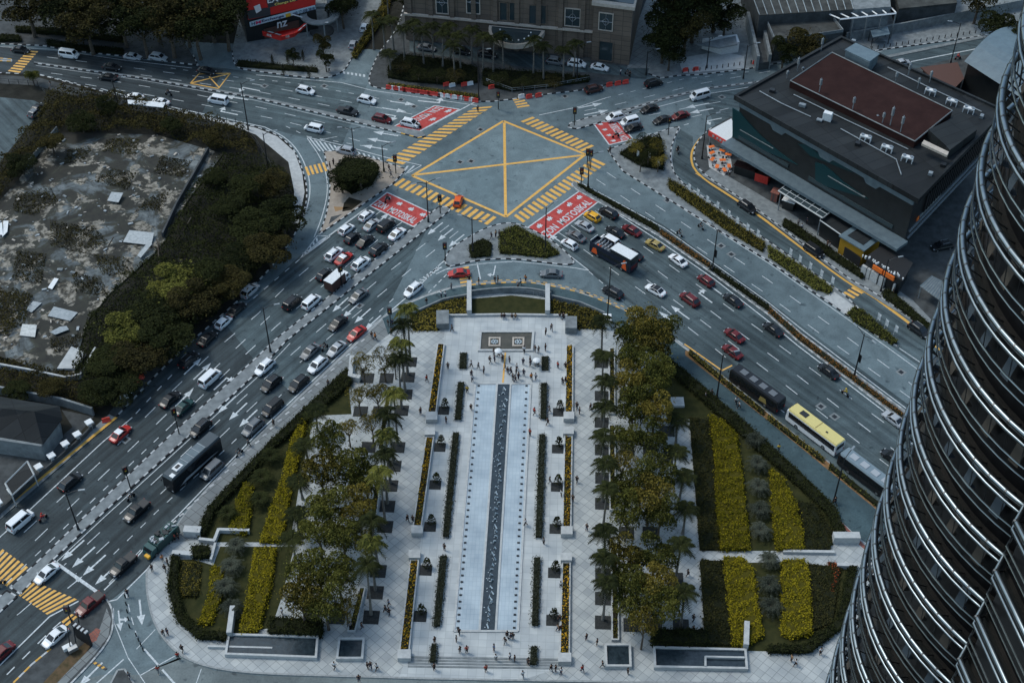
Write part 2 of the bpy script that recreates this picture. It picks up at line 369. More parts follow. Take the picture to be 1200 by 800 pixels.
# top left lot under the trees, street mouth on its right
a_e = [(-120, 46), (0, 52), (50, 54), (85, 60), (142, 66), (200, 73), (232, 77)]
lotA = lot('pavement', a_e+[(210, 40), (285, -60), (-200, -60)], M['concrete_dark'], kpix=a_e+[(226, 64)])
b_e = smooth([(272, 60), (275, 80), (300, 84), (360, 92), (385, 92), (404, 84), (412, 68), (450, 15), (470, -20)])
lotB = lot('pavement', [(300, -60)]+b_e[:1]+b_e[1:]+[(480, -60)], M['concrete'], kpix=b_e)
c_e = smooth([(478, -10), (466, 35), (444, 62), (436, 80), (431, 97), (438, 103), (455, 105), (560, 121), (600, 117), (637, 111), (685, 106), (707, 100), (735, 97)])
lotC = lot('pavement', [(500, -60)]+c_e+[(760, 60), (790, -60)], M['concrete_dark'], kpix=c_e)
d_e = [(745, 60), (760, 87), (775, 92), (795, 89), (820, 88), (872, 82), (925, 72), (1025, 60), (1142, 44), (1200, 33), (1400, 5)]
lotD = lot('pavement', d_e+[(1400, -60), (790, -60)], M['concrete'], kpix=d_e[1:])
# forecourt driveway of the hotel and sloping lane beside it
struct(MB().face(G([(480, 60), (560, 72), (640, 82), (700, 86), (757, 92), (762, 76), (735, 78), (600, 62), (480, 46)], LOT+.006)), 'driveway', M['road_mid'])
struct(MB().face(G([(735, 80), (762, 80), (764, 40), (790, -20), (765, -20), (742, 40)], LOT+.012)), 'lane', M['slabs'])
# derelict block on the left
e_e = [(-100, 84), (0, 86), (45, 88), (118, 107), (150, 116), (277, 145), (300, 149)]+smooth([(300, 149), (325, 158), (345, 175), (355, 200), (360, 220), (359, 240), (352, 262), (340, 285), (300, 335), (220, 404), (190, 432), (136, 489)])[1:]
lotE = lot('vacant_ground', e_e+[(60, 548), (15, 596), (0, 608), (-200, 800), (-500, 700), (-300, 84)], M['ground'], kpix=e_e)
sheet('footway', [(155, 116), (277, 145), (300, 150), (325, 160), (345, 178), (354, 202), (357, 225), (350, 262), (340, 262), (345, 225), (338, 190), (300, 158), (279, 150)], M['stone'], LOT+.006, lotE)
sheet('footway', [(0, 88), (45, 91), (118, 110), (180, 126), (270, 148), (262, 152), (150, 128), (110, 118), (40, 100), (0, 98)], M['concrete_dark'], LOT+.004, lotE)
sheet('footway', [(136, 489), (0, 608), (-60, 660), (-75, 650), (0, 596), (128, 485)], M['concrete'], LOT+.006, lotE)
sheet('footway', [(190, 433), (136, 489), (128, 483), (165, 440), (183, 428)], M['concrete_dark'], LOT+.008, lotE)
sheet('painted_edge', [(138, 489), (0, 601), (-60, 650), (-62, 646), (0, 597), (135, 488)], M['kerb_y'], LOT+.01, lotE)
sheet('back_lane', [(0, 114), (40, 118), (48, 122), (40, 140), (0, 190), (-60, 200), (-60, 110)], M['road_mid'], LOT+.006, lotE)
# triangular island with the round tree
f_e = smooth([(380, 180), (386, 205), (387, 228), (382, 255), (374, 275)])+[(374, 275), (460, 216), (476, 199)]+smooth([(476, 199), (462, 194), (430, 184), (400, 177), (380, 178)])[1:]
M['sand'] = mat('sandy_paving', (.27, .23, .19), .85, noise=.8, c2=(.36, .31, .26))
lotF = lot('traffic_island', f_e, M['sand'])
sheet('bare_bed', [(403, 238), (409, 231), (425, 236), (412, 246), (401, 248)], M['soil'], LOT+.006, lotF)
sheet('tan_bed', [(391, 242), (411, 243), (393, 248)], mat('tan_soil', (.3, .19, .1), .9), LOT+.006, lotF)
sheet('grey_bed', [(388, 254), (401, 251), (385, 263)], M['concrete_dark'], LOT+.006, lotF)
# planted triangle between junction and slip lane
g_e = smooth([(521, 305), (527, 292), (548, 279), (572, 266), (600, 260), (625, 270), (648, 283), (668, 300), (674, 309), (664, 311), (640, 308), (600, 303), (560, 305), (535, 311), (524, 313), (521, 305)])
lotG = lot('traffic_island', g_e[:-1], M['concrete'])
# left median, top left median, right median, upper right median
def median(pixa, pixb, m, kerb_mats=('kerb_b', 'kerb_w'), name='median'):
    return lot(name, pixa+pixb[::-1], m, kerb_mats)
median([(514, 243), (420, 320), (322, 399), (300, 420), (200, 510), (107, 598), (37, 665), (12, 688)], [(526, 243), (527, 247), (430, 324), (335, 400), (302, 436), (210, 521), (122, 600), (62, 656), (24, 696)], M['concrete'])
median([(8, 692), (-40, 735), (-90, 790)], [(20, 699), (-20, 735), (-70, 790)], M['concrete'])
MT = median([(40, 73), (165, 90), (300, 113), (400, 135), (470, 150), (496, 155)], [(40, 74), (165, 91.5), (300, 115), (400, 139), (470, 156), (490, 161.5), (499, 160)], M['concrete'], None)
kerb(G([(40, 74.5), (165, 92), (300, 115.5), (400, 139.5), (470, 156.5)]), close=False, parent=MT); kerb(G([(470, 156.5), (490, 162), (499, 160)]), ('kerb_y', 'kerb_b'), close=False, parent=MT)
median([(672, 213), (690, 221), (775, 270), (900, 358), (940, 392), (1062, 483), (1250, 620)], [(670, 217), (676, 223), (772, 277), (832, 319), (900, 369), (935, 400), (1055, 492), (1245, 632)], M['concrete'], ('kerb_g', 'kerb_w'))
MU = median([(667, 145), (690, 137), (735, 127), (775, 115), (825, 103), (885, 96), (980, 78), (1250, 22)], [(666, 150), (676, 151), (700, 144), (740, 130.5), (780, 117.5), (828, 105.5), (888, 98), (985, 80), (1255, 24)], M['concrete'], None)
kerb(G([(980, 79), (885, 97), (825, 104.5), (777, 116.5), (737, 128.5), (690, 138), (668, 145), (666, 150), (676, 151.5), (700, 145), (740, 132)]), close=False, parent=MU)
median([(-60, 66), (0, 69), (13, 70)], [(-60, 69), (0, 72), (14, 72.5)], M['concrete'], ('kerb_y', 'kerb_w'))
# long island between main road and slip road
h_e = [(712, 176), (730, 201), (900, 306), (1035, 399), (1052, 406)]
h_f = [(1052, 406), (1040, 393), (986, 343), (900, 283), (800, 215)]+smooth([(800, 215), (787, 200), (785, 175), (796, 149)])[1:]+[(785, 151), (741, 166)]
lotH = lot('traffic_island', h_e+h_f[1:], M['concrete'])
sheet('cross_path', [(978, 342), (992, 352), (1010, 366), (998, 372), (965, 348)], M['stone'], LOT+.008, lotH)
# right hand building block
j_f = smooth([(1340, 560), (1180, 465), (1095, 400), (1070, 375), (1020, 340), (995, 328), (900, 255), (870, 234), (818, 201), (811, 178), (822, 160), (834, 150)])
lotJ = lot('pavement', [(1400, 600)]+j_f+[(857, 137), (1010, 97), (1085, 78), (1150, 60), (1400, 22)], M['concrete_dark'], ('kerb_b', 'kerb_w'), kpix=j_f)
kerb([v for v in G([(x-3, y+3.2) for x, y in j_f[8:-2]])], ('kerb_y', 'kerb_y'), 2.0, .02, .45, False, lotJ)
sheet('footway', [(822, 205), (870, 236), (900, 257), (995, 330), (1070, 377), (1100, 402), (1108, 392), (1070, 352), (1010, 310), (935, 255), (880, 222), (835, 196)], M['concrete'], LOT+.006, lotJ)
sheet('terrace_floor', [(828, 170), (855, 176), (858, 196), (848, 206), (831, 196)], M['stone'], LOT+.012, lotJ)
# central park block
P_out = smooth([(172, 670), (181, 657), (198, 636), (212, 605), (300, 513), (417, 402), (448, 371), (486, 350), (540, 333), (600, 329.5), (632, 331), (687, 343), (742, 367), (797, 401), (900, 484), (1030, 590), (1200, 730)])
P_bot = smooth([(500, 795), (395, 792), (300, 789), (250, 783), (217, 772), (197, 755), (180, 730), (172, 695), (172, 670)])
lotP = lot('plaza', P_out+[(1300, 800), (1050, 802), (725, 799)]+P_bot[:-1], M['plaza'], None)
kerb(G(P_out), ('kerb_g', 'kerb_g'), 3, LOT+.02, .25, False, lotP); kerb(G([(1050, 802), (725, 799)]+P_bot), ('kerb_g', 'kerb_g'), 5, LOT+.02, .3, False, lotP)
kerb(G([(540, 335), (600, 331), (632, 332), (687, 344.5), (742, 368)]), ('kerb_y', 'concrete'), 1.0, .02, .4, False, lotP, LOT)
E1, E2 = LOT+.006, LOT+.012
sheet('footway', smooth([(448, 373), (486, 351.5), (540, 334.5), (600, 331), (632, 332), (687, 344.5), (742, 368), (797, 403), (900, 486), (970, 547), (1035, 604), (1100, 664)], 1)+smooth([(1060, 664), (1015, 638), (975, 600), (932, 560), (900, 532), (877, 510), (777, 422), (745, 396), (710, 373), (640, 347), (600, 343.5), (552, 345), (530, 352), (486, 374), (455, 392)], 1), M['footway'], E1, lotP)
sheet('footway', [(417, 404), (300, 514), (213, 605), (200, 636), (232, 632), (250, 600), (318, 523), (407, 437), (440, 404), (455, 392), (448, 374)], M['slabs'], E1, lotP)
sheet('red_paving', [(975, 600), (1015, 640), (1060, 664), (1040, 668), (995, 627), (983, 612)], M['brick'], E2, lotP)
# forecourt drive at the bottom
sheet('forecourt', [(-60, 1000), (82, 800), (120, 790), (163, 790), (210, 770), (250, 785), (300, 791), (395, 794), (500, 797), (725, 801), (1250, 806), (1300, 1000)], M['forecourt'], .008)
sheet('asphalt_surface', [(128, 704), (172, 672), (174, 700), (184, 730), (200, 755), (214, 771), (163, 790), (145, 770), (134, 740), (132, 722)], M['road'], .008)
# bottom left pavement corner
k_e = smooth([(125, 702), (131, 712), (133, 725), (131, 745), (113, 770), (82, 802), (60, 825)])
lotK = lot('pavement', k_e+[(-20, 860), (15, 801), (40, 778), (60, 760), (78, 738), (95, 722), (112, 708)], M['concrete_dark'], ('kerb_g', 'kerb_w'), kpix=k_e)
kerb(G([(16, 800), (38, 778), (60, 760)]), ('kerb_y', 'kerb_w'), 1.1, .16, .3, False, lotK)
sheet('slab_paving', [(125, 712), (130, 725), (127, 745), (110, 767), (78, 800), (66, 800), (100, 765), (112, 748), (119, 730)], M['slabs'], E1, lotK)
sheet('planting_bed', [(50, 800), (78, 770), (100, 752), (108, 757), (66, 800)], mat('dry_soil', (.13, .085, .05), .9, noise=1, c2=(.06, .05, .025)), E1, lotK)
sheet('red_paving', [(113, 735), (118, 738), (113, 750), (106, 753), (103, 744)], M['brick'], E2, lotK)
lot('traffic_island', [(138, 785), (146, 784), (170, 820), (120, 820)], M['concrete_dark'], ('kerb_g', 'kerb_g'))

# ------------------------------------------------------------ road markings
LZ = .016
def line(pix, wd=.15, m='paint_w', dash=None, name='lane_line', z=LZ, parent=road, off=0, mb=None):
    pts = [Vector(g(x, y)[:2]) for x, y in pix]; own = mb is None; mb = mb or MB(); s_tot = 0
    for i in range(len(pts)-1):
        a, b = pts[i], pts[i+1]; L = (b-a).length; d = (b-a)/L; nn = Vector((-d.y, d.x))*wd/2
        if not dash: spans = [(-.0, L)]
        else:
            on, gap = dash; per = on+gap; k = math.floor((s_tot)/per); spans = []
            while k*per-s_tot < L:
                s, e = max(0, k*per-s_tot), min(L, k*per-s_tot+on)
                if e-s > .05: spans.append((s, e))
                k += 1
        for s, e in spans:
            p, q = a+d*s, a+d*e; mb.face([(*(p-nn), z), (*(q-nn), z), (*(q+nn), z), (*(p+nn), z)])
        s_tot += L
    return mb.build(name, M[m], parent) if own else mb
D, DS, DD = (2.9, 4.6), (1.3, 1.9), (.8, 1.0)
Ledge = [(433.4, 241.3), (385, 277), (351, 304)]
line(Ledge, .2); line([(351, 304), (300, 347), (251, 388), (211, 429), (180, 462), (155, 489)], .2, dash=DS)
line([(155, 489), (120, 518), (35, 597), (0, 629), (-60, 685)], .2)
line([(446, 247.5), (372, 305), (335, 336), (302, 368), (251, 411), (187, 472), (120, 539), (20, 631), (-40, 690)], .16, dash=D)
line([(459, 253.8), (366, 327), (325, 362), (265, 419), (222, 459), (180, 500), (107, 570), (34, 640), (-20, 690)], .16, dash=D)
line([(471.6, 260), (450, 275), (378, 335), (324, 382), (277, 425), (200, 499)], .16, dash=D); line([(200, 499), (115, 580), (56, 637), (0, 690)], .16, dash=DS)
line([(484, 267), (320, 402), (297, 424), (104, 601), (35, 668)], .12)
line([(526, 264), (447, 325), (372, 388), (284, 467), (181, 564), (95, 644), (75, 662)], .15, dash=D)
line([(537, 271), (482, 315), (412, 373), (344, 431), (281, 490), (196, 571), (109, 652), (89, 672)], .15, dash=D)
line([(461, 350), (412, 395), (330, 462), (271, 520), (186, 597), (127, 655)], .15, dash=DS); line([(180, 628), (125, 686), (112, 700)], .15, dash=DS)
line(smooth([(600, 262), (560, 278), (521, 305), (511, 314), (492, 335), (457, 365), (430, 386), (417, 398)])+[(300, 509), (212, 600), (170, 641), (155, 659), (122, 691)], .22)
line([(340, 402), (308, 436), (124, 604), (64, 660)], .15)
line([(62.5, 657), (122, 699)], .55, name='stop_line'); line([(433.4, 241.3), (420, 250), (385, 276)], .12)
line([(0, 779), (58, 722), (92, 704)], .22); line([(8, 790), (60, 738), (76, 724)], .2, dash=(1.6, 1.6)); line([(-30, 755), (23, 718), (55, 690)], .15, dash=D)
line([(120, 706), (137, 702), (172, 667), (184, 652)], .2); line([(147, 692), (153, 720), (162, 750)], .15, dash=(1.5, 1.2)); line([(133, 712), (134, 730), (150, 770), (170, 800)], .12); line([(169, 760), (206, 802)], .3, dash=(4, 1)); line([(145, 772), (110, 803)], .2)
line([(182, 737), (160, 760)], .12); line([(164, 791), (205, 768)], .15); line([(236, 783), (230, 800)], .12)
# right road
line([(654, 272), (675, 286), (760, 347), (821, 395), (846, 415), (905, 462)], .15, dash=D)
line([(669, 264), (746, 319), (840, 389), (900, 435), (1025, 533), (1130, 615)], .15, dash=D)
line([(683, 254), (757, 307), (855, 381), (914, 424), (1041, 522), (1150, 605)], .15, dash=D)
line([(697, 247), (714, 260), (894, 389), (907, 400), (1055, 509), (1160, 590)], .15, dash=D)
line([(702, 237), (775, 284), (837, 327), (900, 376), (935, 405), (1060, 500), (1160, 575)], .22)
line([(645, 282), (690, 317), (674, 314)], .2); line([(690, 318), (742, 362), (800, 403)], .15, dash=DS); line([(674, 314), (640, 310), (600, 306)], .15)
line([(802, 403), (846, 434), (858, 428)], .3, 'paint_y'); line([(905, 472), (1010, 556)], .2, dash=(3, 1.2))
line([(698.7, 210), (896, 343), (957, 388), (1068, 467), (1150, 530)], .15, dash=D)
line([(711, 202), (900, 328), (991, 394), (1064, 447), (1150, 515)], .15, dash=D)
line([(675, 211), (690, 219), (778, 267), (900, 354), (945, 390), (1064, 480)], .18); line([(734, 203), (900, 308), (1033, 402), (1120, 465)], .16)
line([(1054, 408), (1082, 427), (1130, 465)], .16)
line([(800, 216), (900, 285), (986, 346), (1044, 397)], .2, z=LZ); line([(788, 203), (797, 214)], .2)
line([(815, 203), (868, 237), (898, 258), (985, 325)], .2, 'paint_y'); line([(1012, 340), (1066, 380), (1090, 402)], .2, 'paint_y')
line(smooth([(826, 163), (816, 173), (819, 192), (826, 203)]), .45, 'paint_y'); line(smooth([(797, 150), (789, 165), (786, 185), (790, 203)]), .2)
# slip lane below the planted triangle
line([(559, 308), (563, 327)], .25); line(smooth([(522, 316), (560, 309), (600, 306.5)]), .18); line([(511, 321), (528, 313)], .2)
line(smooth([(540, 331.5), (560, 330), (600, 327.5), (632, 329), (687, 341), (742, 364)]), .15, 'paint_y', dash=(.8, .7))
line([(485, 352), (500, 345), (512, 333), (527, 318)], .2, dash=(1, .8))
# top left road
line([(55, 67), (165, 81), (300, 99), (400, 118), (488, 135)], .15, dash=D); line([(165, 88), (300, 107), (400, 127), (474, 142)], .15, dash=D)
line([(200, 80), (270, 90), (340, 97), (420, 111), (503, 127)], .15, dash=DS); line([(300, 88), (400, 97), (435, 106), (560, 124)], .18); line([(0, 55), (60, 58), (140, 70), (225, 80)], .15)
line([(60, 86), (131, 95), (229, 111), (304, 126), (401, 149), (435, 159)], .15, dash=D); line([(100, 99), (200, 116), (280, 131), (324, 140), (392, 157), (430, 168)], .15, dash=D)
line([(42, 77), (165, 94), (300, 118), (400, 142), (470, 159)], .12)
line([(118, 104), (150, 113), (180, 121), (277, 142), (310, 149)]+smooth([(310, 149), (335, 161), (352, 180), (362, 205), (364, 228), (356, 256), (347, 270)])[1:], .22)
line([(0, 86), (45, 87), (90, 98)], .2, dash=(1.4, 1)); line(smooth([(360, 162), (376, 185), (383, 205), (384, 228), (377, 256), (368, 278)]), .18)
line([(335, 148), (360, 160), (430, 172)], .15, dash=DS)
line([(558, 119), (492, 154)], .3); line([(556, 119), (602, 114)], .15)
# upper right road
line([(685, 130), (725, 122), (822, 98), (900, 84), (1045, 58), (1200, 30)], .15, dash=D); line([(632, 135), (680, 125), (710, 115)], .2); line([(710, 115), (800, 93), (880, 84)], .15, dash=DS)
line([(725, 143), (750, 137), (846, 119), (900, 108)], .15, dash=D); line([(740, 155), (762, 149), (854, 127)], .15, dash=D); line([(742, 133), (830, 110), (886, 101)], .2)
line([(757, 158), (797, 148), (815, 143)], .2, dash=DS); line([(700, 143), (750, 131)], .12)
line([(1060, 74), (1136, 59), (1200, 46)], .3)
# box junction
for q in ([(590, 142), (483, 206)], [(483, 206), (593, 254)], [(593, 254), (686, 181)], [(686, 181), (590, 142)], [(487, 205), (683, 182)], [(591, 144), (592.5, 252)]): line(q, .6, 'paint_y', name='box_line', z=LZ+.004*(q[0][0] in (487, 591))+.004*(q[0][0] == 591))
for q in ([(223, 98), (270, 86)], [(270, 86), (256, 104)], [(256, 104), (223, 98)], [(233, 87), (270, 86)], [(233, 87), (223, 98)], [(245, 90), (257, 103)], [(225, 97), (268, 87)]): line(q, .3, 'paint_y', name='box_line', z=LZ+.004*(q[0] in ((245, 90), (225, 97))))
# crossings
def crossing(p0, p1, q0, q1, n, m='paint_y', duty=.55, name='crosswalk', z=.03):
    a, b, c, d = (g(*v) for v in (p0, p1, q0, q1)); mb = MB()
    for i in range(n):
        t0, t1 = i/n, (i+duty)/n; mb.face([(*(p.lerp(r, t))[:2], z) for p, r, t in ((a, b, t0), (a, b, t1), (c, d, t1), (c, d, t0))])
    return struct(mb, name, M[m], road)
crossing((461, 217), (574, 265), (472, 209), (585, 256), 17)
crossing((446, 192), (558, 125), (466, 197), (580, 123), 19)
crossing((610, 142.5), (685, 179), (624, 137), (699, 172.5), 13)
crossing((602, 253), (697, 184), (613, 261), (712, 191), 19)
crossing((601, 117), (607, 128), (612, 114), (622, 126), 4)
crossing((357, 196), (382, 190), (361, 206), (386, 200), 5)
crossing((536, 315), (540, 334), (549, 312), (554, 332), 5)
crossing((988, 343), (1006, 332), (1000, 350), (1019, 339), 4)
crossing((-20, 668), (10, 688), (3, 643), (35, 666), 7)
crossing((22, 697), (57, 721), (40, 681), (93, 703), 9)
crossing((72, 728), (80, 735), (84, 719), (93, 723), 2)
crossing((33, 59.5), (8, 85), (45, 60.5), (22, 87), 9)
crossing((402, 84), (430, 88), (402, 86.5), (430, 91), 6, 'paint_w')
crossing((395, 160), (455, 185), (366, 166), (455, 195), 1, 'paint_w', .01)
crossing((362, 162), (448, 186), (374, 177), (452, 197), 15, 'paint_w', .42, 'hatching'); line([(360, 161), (400, 170), (450, 184), (494, 194), (478, 203)], .2)
crossing((452, 196), (492, 194), (468, 203), (476, 205), 5, 'paint_w', .35, 'hatching')
for i in range(5): t = i/5; line([(371-20*t, 279+22*t), (372-19*t, 284+18*t), (383-30*t, 278+22*t)], .35, name='hatching')
line([(351, 304), (372, 276), (387, 277), (351, 304)], .18)
for i in range(7): t = i/7; line([(514-30*t, 312+21*t), (511-26*t, 316+17*t), (518-28*t, 313+21*t)], .3, name='hatching')
# red motorcycle boxes with lettering and motorcycle marks
def zone(c, text_ax, icon_side, n, skip=None, words=(.03, .27, .34, .93)):
    """c: four corners; first edge c0-c1 is the stop side, c3-c2 the car side, text reads c3 -> c2"""
    P = [g(*v) for v in c]
    o = struct(MB().face([(p.x, p.y, .02) for p in P]), 'motorcycle_box', M['paint_r'], road)
    for i in range(4): line([c[i], c[(i+1) % 4]], .3, name='box_edge', z=.032+.002*(i % 2))
    def pt(u, v): return (P[3].lerp(P[2], u)).lerp(P[0].lerp(P[1], u), v)
    for s, (u0, u1) in (('ZON', words[:2]), ('MOTOSIKAL', words[2:])):
        p0 = pt(u0, .12); textmesh('lettering', s, (*p0[:2], .03), (*(pt(u1, .12)-p0)[:2], 0), (*(pt(u0, .46)-p0)[:2], 0), M['paint_w'], road, True)
    mb = MB()
    sh = [(-.5, -.05), (-.3, .3), (-.05, .22), (.1, .5), (.25, .45), (.2, .2), (.5, .28), (.42, 0), (.5, -.3), (.2, -.2), (.0, -.42), (-.1, -.2), (-.35, -.32)]
    for i in range(n):
        u = .12+.78*i/(n-1); cc = pt(u, .74); U = (P[2]-P[3])*.085*5/n*1.0; V = (P[0]-P[3])*.27
        mb.face([(*(cc+U*x+V*y)[:2], .03) for x, y in sh])
    mb.build('motorcycle_mark', M['paint_w'], road)
zone([(453.7, 225.5), (506.3, 250.2), (484.3, 265.7), (433.4, 241.3)], 0, 0, 4)
zone([(618.7, 266.6), (678.7, 224.2), (701.4, 236.4), (642.4, 281)], 0, 0, 5)
zone([(538.3, 128.3), (491.7, 153.8), (461.7, 148.3), (509.6, 124)], 0, 0, 3)
zone([(714, 170), (694.5, 143.5), (724, 142.6), (741.7, 163)], 0, 0, 4)
# arrows
def arrow(x, y, dx, dy, L=4.5, kind='s'):
    c = g(x, y); d = (g(x+dx, y+dy)-c); d.z = 0; d.normalize(); n = Vector((-d.y, d.x, 0)); mb = MB()
    def pl(*pts): mb.face([(*(c+d*a*L+n*b*L)[:2], .028) for a, b in pts])
    if kind in 'sb': pl((-.5, -.03), (.12, -.03), (.12, .03), (-.5, .03)); pl((.12, -.13), (.5, 0), (.12, .13))
    if kind == 'b': pl((-.1, .03), (.0, .03), (.05, .2), (-.05, .2)); pl((-.12, .2), (.02, .34), (.14, .2))
    if kind in 'lr':
        k = 1 if kind == 'l' else -1
        q = [[(-.5, -.03), (.25, -.03), (.25, .03), (-.5, .03)], [(.19, .03), (.25, .03), (.25, .12), (.19, .12)], [(.08, .12), (.36, .12), (.22, .33)]]
        for f in q: pl(*[(a, b*k) for a, b in (f if k > 0 else f[::-1])])
    mb.build('arrow_mark', M['paint_w'], road)
for v in [(510, 268, -40, 32), (522, 275, -40, 32), (535, 282, -40, 32), (399, 357, -40, 36), (411, 364, -40, 36), (425, 370, -40, 36), (437, 378, -40, 36), (266, 474, -20, 19), (279, 482, -20, 19), (291, 490, -20, 19),
          (85.5, 644.5, -20, 18), (98, 652.5, -20, 18), (110.5, 662, -20, 18), (125, 672.5, -20, 18), (226, 429, 20, -19), (237, 435, 20, -19), (447, 257, 30, -24), (653, 281, -30, -20),
          (472, 121, 30, 4), (462, 129, 30, 5), (452, 157, -30, -5), (445, 165, -30, -5), (439, 173, -30, -5), (277, 115, -30, -5), (692, 124, 30, -6), (699, 132, 30, -6), (817, 124, -30, 6), (822, 130, -30, 6),
          (797, 366, -30, -22), (783, 373, -30, -22), (165, 717, 2, 20), (106, 790, -20, 20)]: arrow(*v, L=5 if v[1] > 250 else 6)
for v in [(261, 447, 20, -19, 5, 'r'), (216, 466, 20, -19, 5, 's'), (579, 319, -4, 20, 4, 'r'), (835, 337, -30, -22, 5, 'r'), (824, 347, -30, -22, 5, 'r'), (265, 132, -30, -6, 6, 'r'), (291, 104, -30, -6, 6, 'l'), (457, 135, 30, 5, 6, 'r'), (507, 120, 30, 3, 7, 'l'), (834, 141, -30, 6, 5, 'l'), (140, 727, 2, 20, 4, 'b'), (88, 682, 20, -16, 3, 's')]: arrow(*v)
# small square access covers with pale frames
mb = MB()
for x, y in [(845, 288), (857, 298), (782, 235), (962, 476), (978, 488), (1056, 436), (380, 101), (310, 101), (662, 113), (552, 189), (539, 190), (563, 152), (846, 114), (421, 358), (147, 515), (485, 125), (470, 117)]:
    c = g(x, y); mb.box((c.x, c.y, .012), (1.5, 1.5, .02), R(40 if x > 600 else -35), 0); mb.box((c.x, c.y, .016), (.8, .8, .02), R(40 if x > 600 else -35), 1)
struct(mb, 'access_cover', [M['concrete'], M['metal_dark']], road)
line([(155, 113.5), (153, 118)], .3); 
mb = MB()
for i in range(26):
    t = i/26; c = g(204+t*230, 612-t*221); mb.box((c.x, c.y, LOT+.016), (.9, .35, .02), R(45), i % 2)
struct(mb, 'drain_grate', [M['metal_grey'], M['kerb_w']], lotP)
# ------------------------------------------------------------ the curved steel tower on the right
TC, TR = Vector((39.3, 55.6)), 14.5
NA = 28
def tower_plan(off):
    """lobe arc, then re-entrant step and the pointed corner, repeated round the tower"""
    pts = []
    for k in range(NA+1):
        a = R(75)+R(142)*k/NA; pts.append((TC.x+(TR+off)*math.cos(a), TC.y+(TR+off)*math.sin(a)))
    c = Vector(pts[-1]); d1 = Vector((-.48, -.66))
    pts += [tuple(c+d1*1.6), tuple(c+d1*1.6+Vector((.85, -6.3+off*.3))), tuple(c+d1*1.6+Vector((3.9, -8.6+off*-.3)))]
    pts += [(pts[-1][0]+9, pts[-1][1]-1.5), (pts[-1][0]+26, pts[-1][1]+3), (TC.x+36, TC.y), (TC.x+26, TC.y+20)]
    return pts
tw = thing('steel_tower', (TC.x+6, TC.y-4, 0), 'curved glass and steel skyscraper ringed by bright tubular sunshades, cut by the right edge', 'skyscraper')
FL = 4.4; z0 = 109.15
M['tower_glass'] = mat('tower_glass', (.006, .006, .007), .35, spec=.25); M['tower_soffit'] = mat('tower_soffit', (.014, .014, .013), .6, noise=.6, c2=(.022, .02, .018))
M['tower_tile'] = mat('tower_panel', (.07, .06, .05), .5, .2); M['tower_panel_blue'] = mat('tower_panel_blue', (.07, .09, .11), .45, .3)
MB().prism(tower_plan(-1.25), 0, 176, 0).build('wall', M['tower_glass'], tw)
levels = [z0+FL*k for k in range(-18, 15)]
def T3(off, z): return [(x, y, z) for x, y in tower_plan(off)]
BRK = MB(); PNL = MB(); NB = NP = 0
for zi, z in enumerate(levels):
    MB().prism(tower_plan(-.95), z-1.5, z-.75, 0, bottom=True).build('spandrel', M['tower_soffit'], tw)
    MB().tube(T3(0, z)[:NA+4], .19, 10).build('sunshade_tube', M['chrome'], tw, smooth=True)
    MB().tube(T3(.08, z-.58)[:NA+4], .12, 8).build('lower_tube', M['chrome'], tw, smooth=True)
    MB().tube(T3(-.02, z-2.1)[:NA+4], .06, 6).tube(T3(-.1, z-2.85)[:NA+4], .055, 6).build('window_rail', M['chrome'], tw)
    o0, o1, oi = tower_plan(0), tower_plan(-.95), tower_plan(-1.2)
    for k in range(NA+3):
        for h in range(1):
            t = h/2; q = Vector(o0[k]).lerp(Vector(o0[k+1]), t); w_ = Vector(oi[k]).lerp(Vector(oi[k+1]), t)
            if (w_-q).length > 6: continue
            far = not (10 < k < NA+1 and 96 < z < 124); mb = BRK if far else MB()
            mb.cyl((*q, z-.05), (*w_, z-.9), .06, .05, 4); mb.cyl((*q, z-.12), (*q.lerp(w_, .25), z-2.5), .03, .03, 4)
            if not far and NB < 100: mb.build('bracket', M['steel_dark'], tw); NB += 1
            elif not far: BRK.f += [tuple(i+len(BRK.v) for i in f) for f in mb.f]; BRK.v += mb.v; BRK.m += mb.m
            if h == 0 and k % 2 == 0 and k != NA:
                a, b = Vector(oi[k]).lerp(Vector(oi[k+1]), .2), Vector(oi[k]).lerp(Vector(oi[k+1]), .8); tdir = (b-a).normalized(); nn = Vector((-tdir.y, tdir.x))
                if (a+nn-TC).length < (a-TC).length: nn = -nn
                a += nn*.25; b += nn*.25; c1 = b+nn*.35; c0 = a+nn*.35
                pn = MB(); pn.face([(*a, z-1.6), (*b, z-1.6), (*c1, z-3.1), (*c0, z-3.1)], (k+zi) % 2)
                pn.face([(*c0, z-3.1), (*c1, z-3.1), (*(c1-nn*.5), z-3.2), (*(c0-nn*.5), z-3.2)], (k+zi) % 2)
                if 92 < z < 126 and NP < 100: pn.build('window_panel', [M['tower_tile'], M['tower_panel_blue']], tw); NP += 1
                else: PNL.f += [tuple(i+len(PNL.v) for i in f) for f in pn.f]; PNL.v += pn.v; PNL.m += pn.m
    # joints in the thick tube
    for k in range(0, NA+4):
        q = Vector(o0[k]); d = (Vector(o0[min(k+1, NA+3)])-Vector(o0[max(k-1, 0)])).normalized()*.06
        BRK.cyl((*(q-d), z), (*(q+d), z), .203, .203, 10)
BRK.build('bracket', M['steel_dark'], tw)['kind'] = 'stuff'; PNL.build('window_panel', [M['tower_tile'], M['tower_panel_blue']], tw)['kind'] = 'stuff'

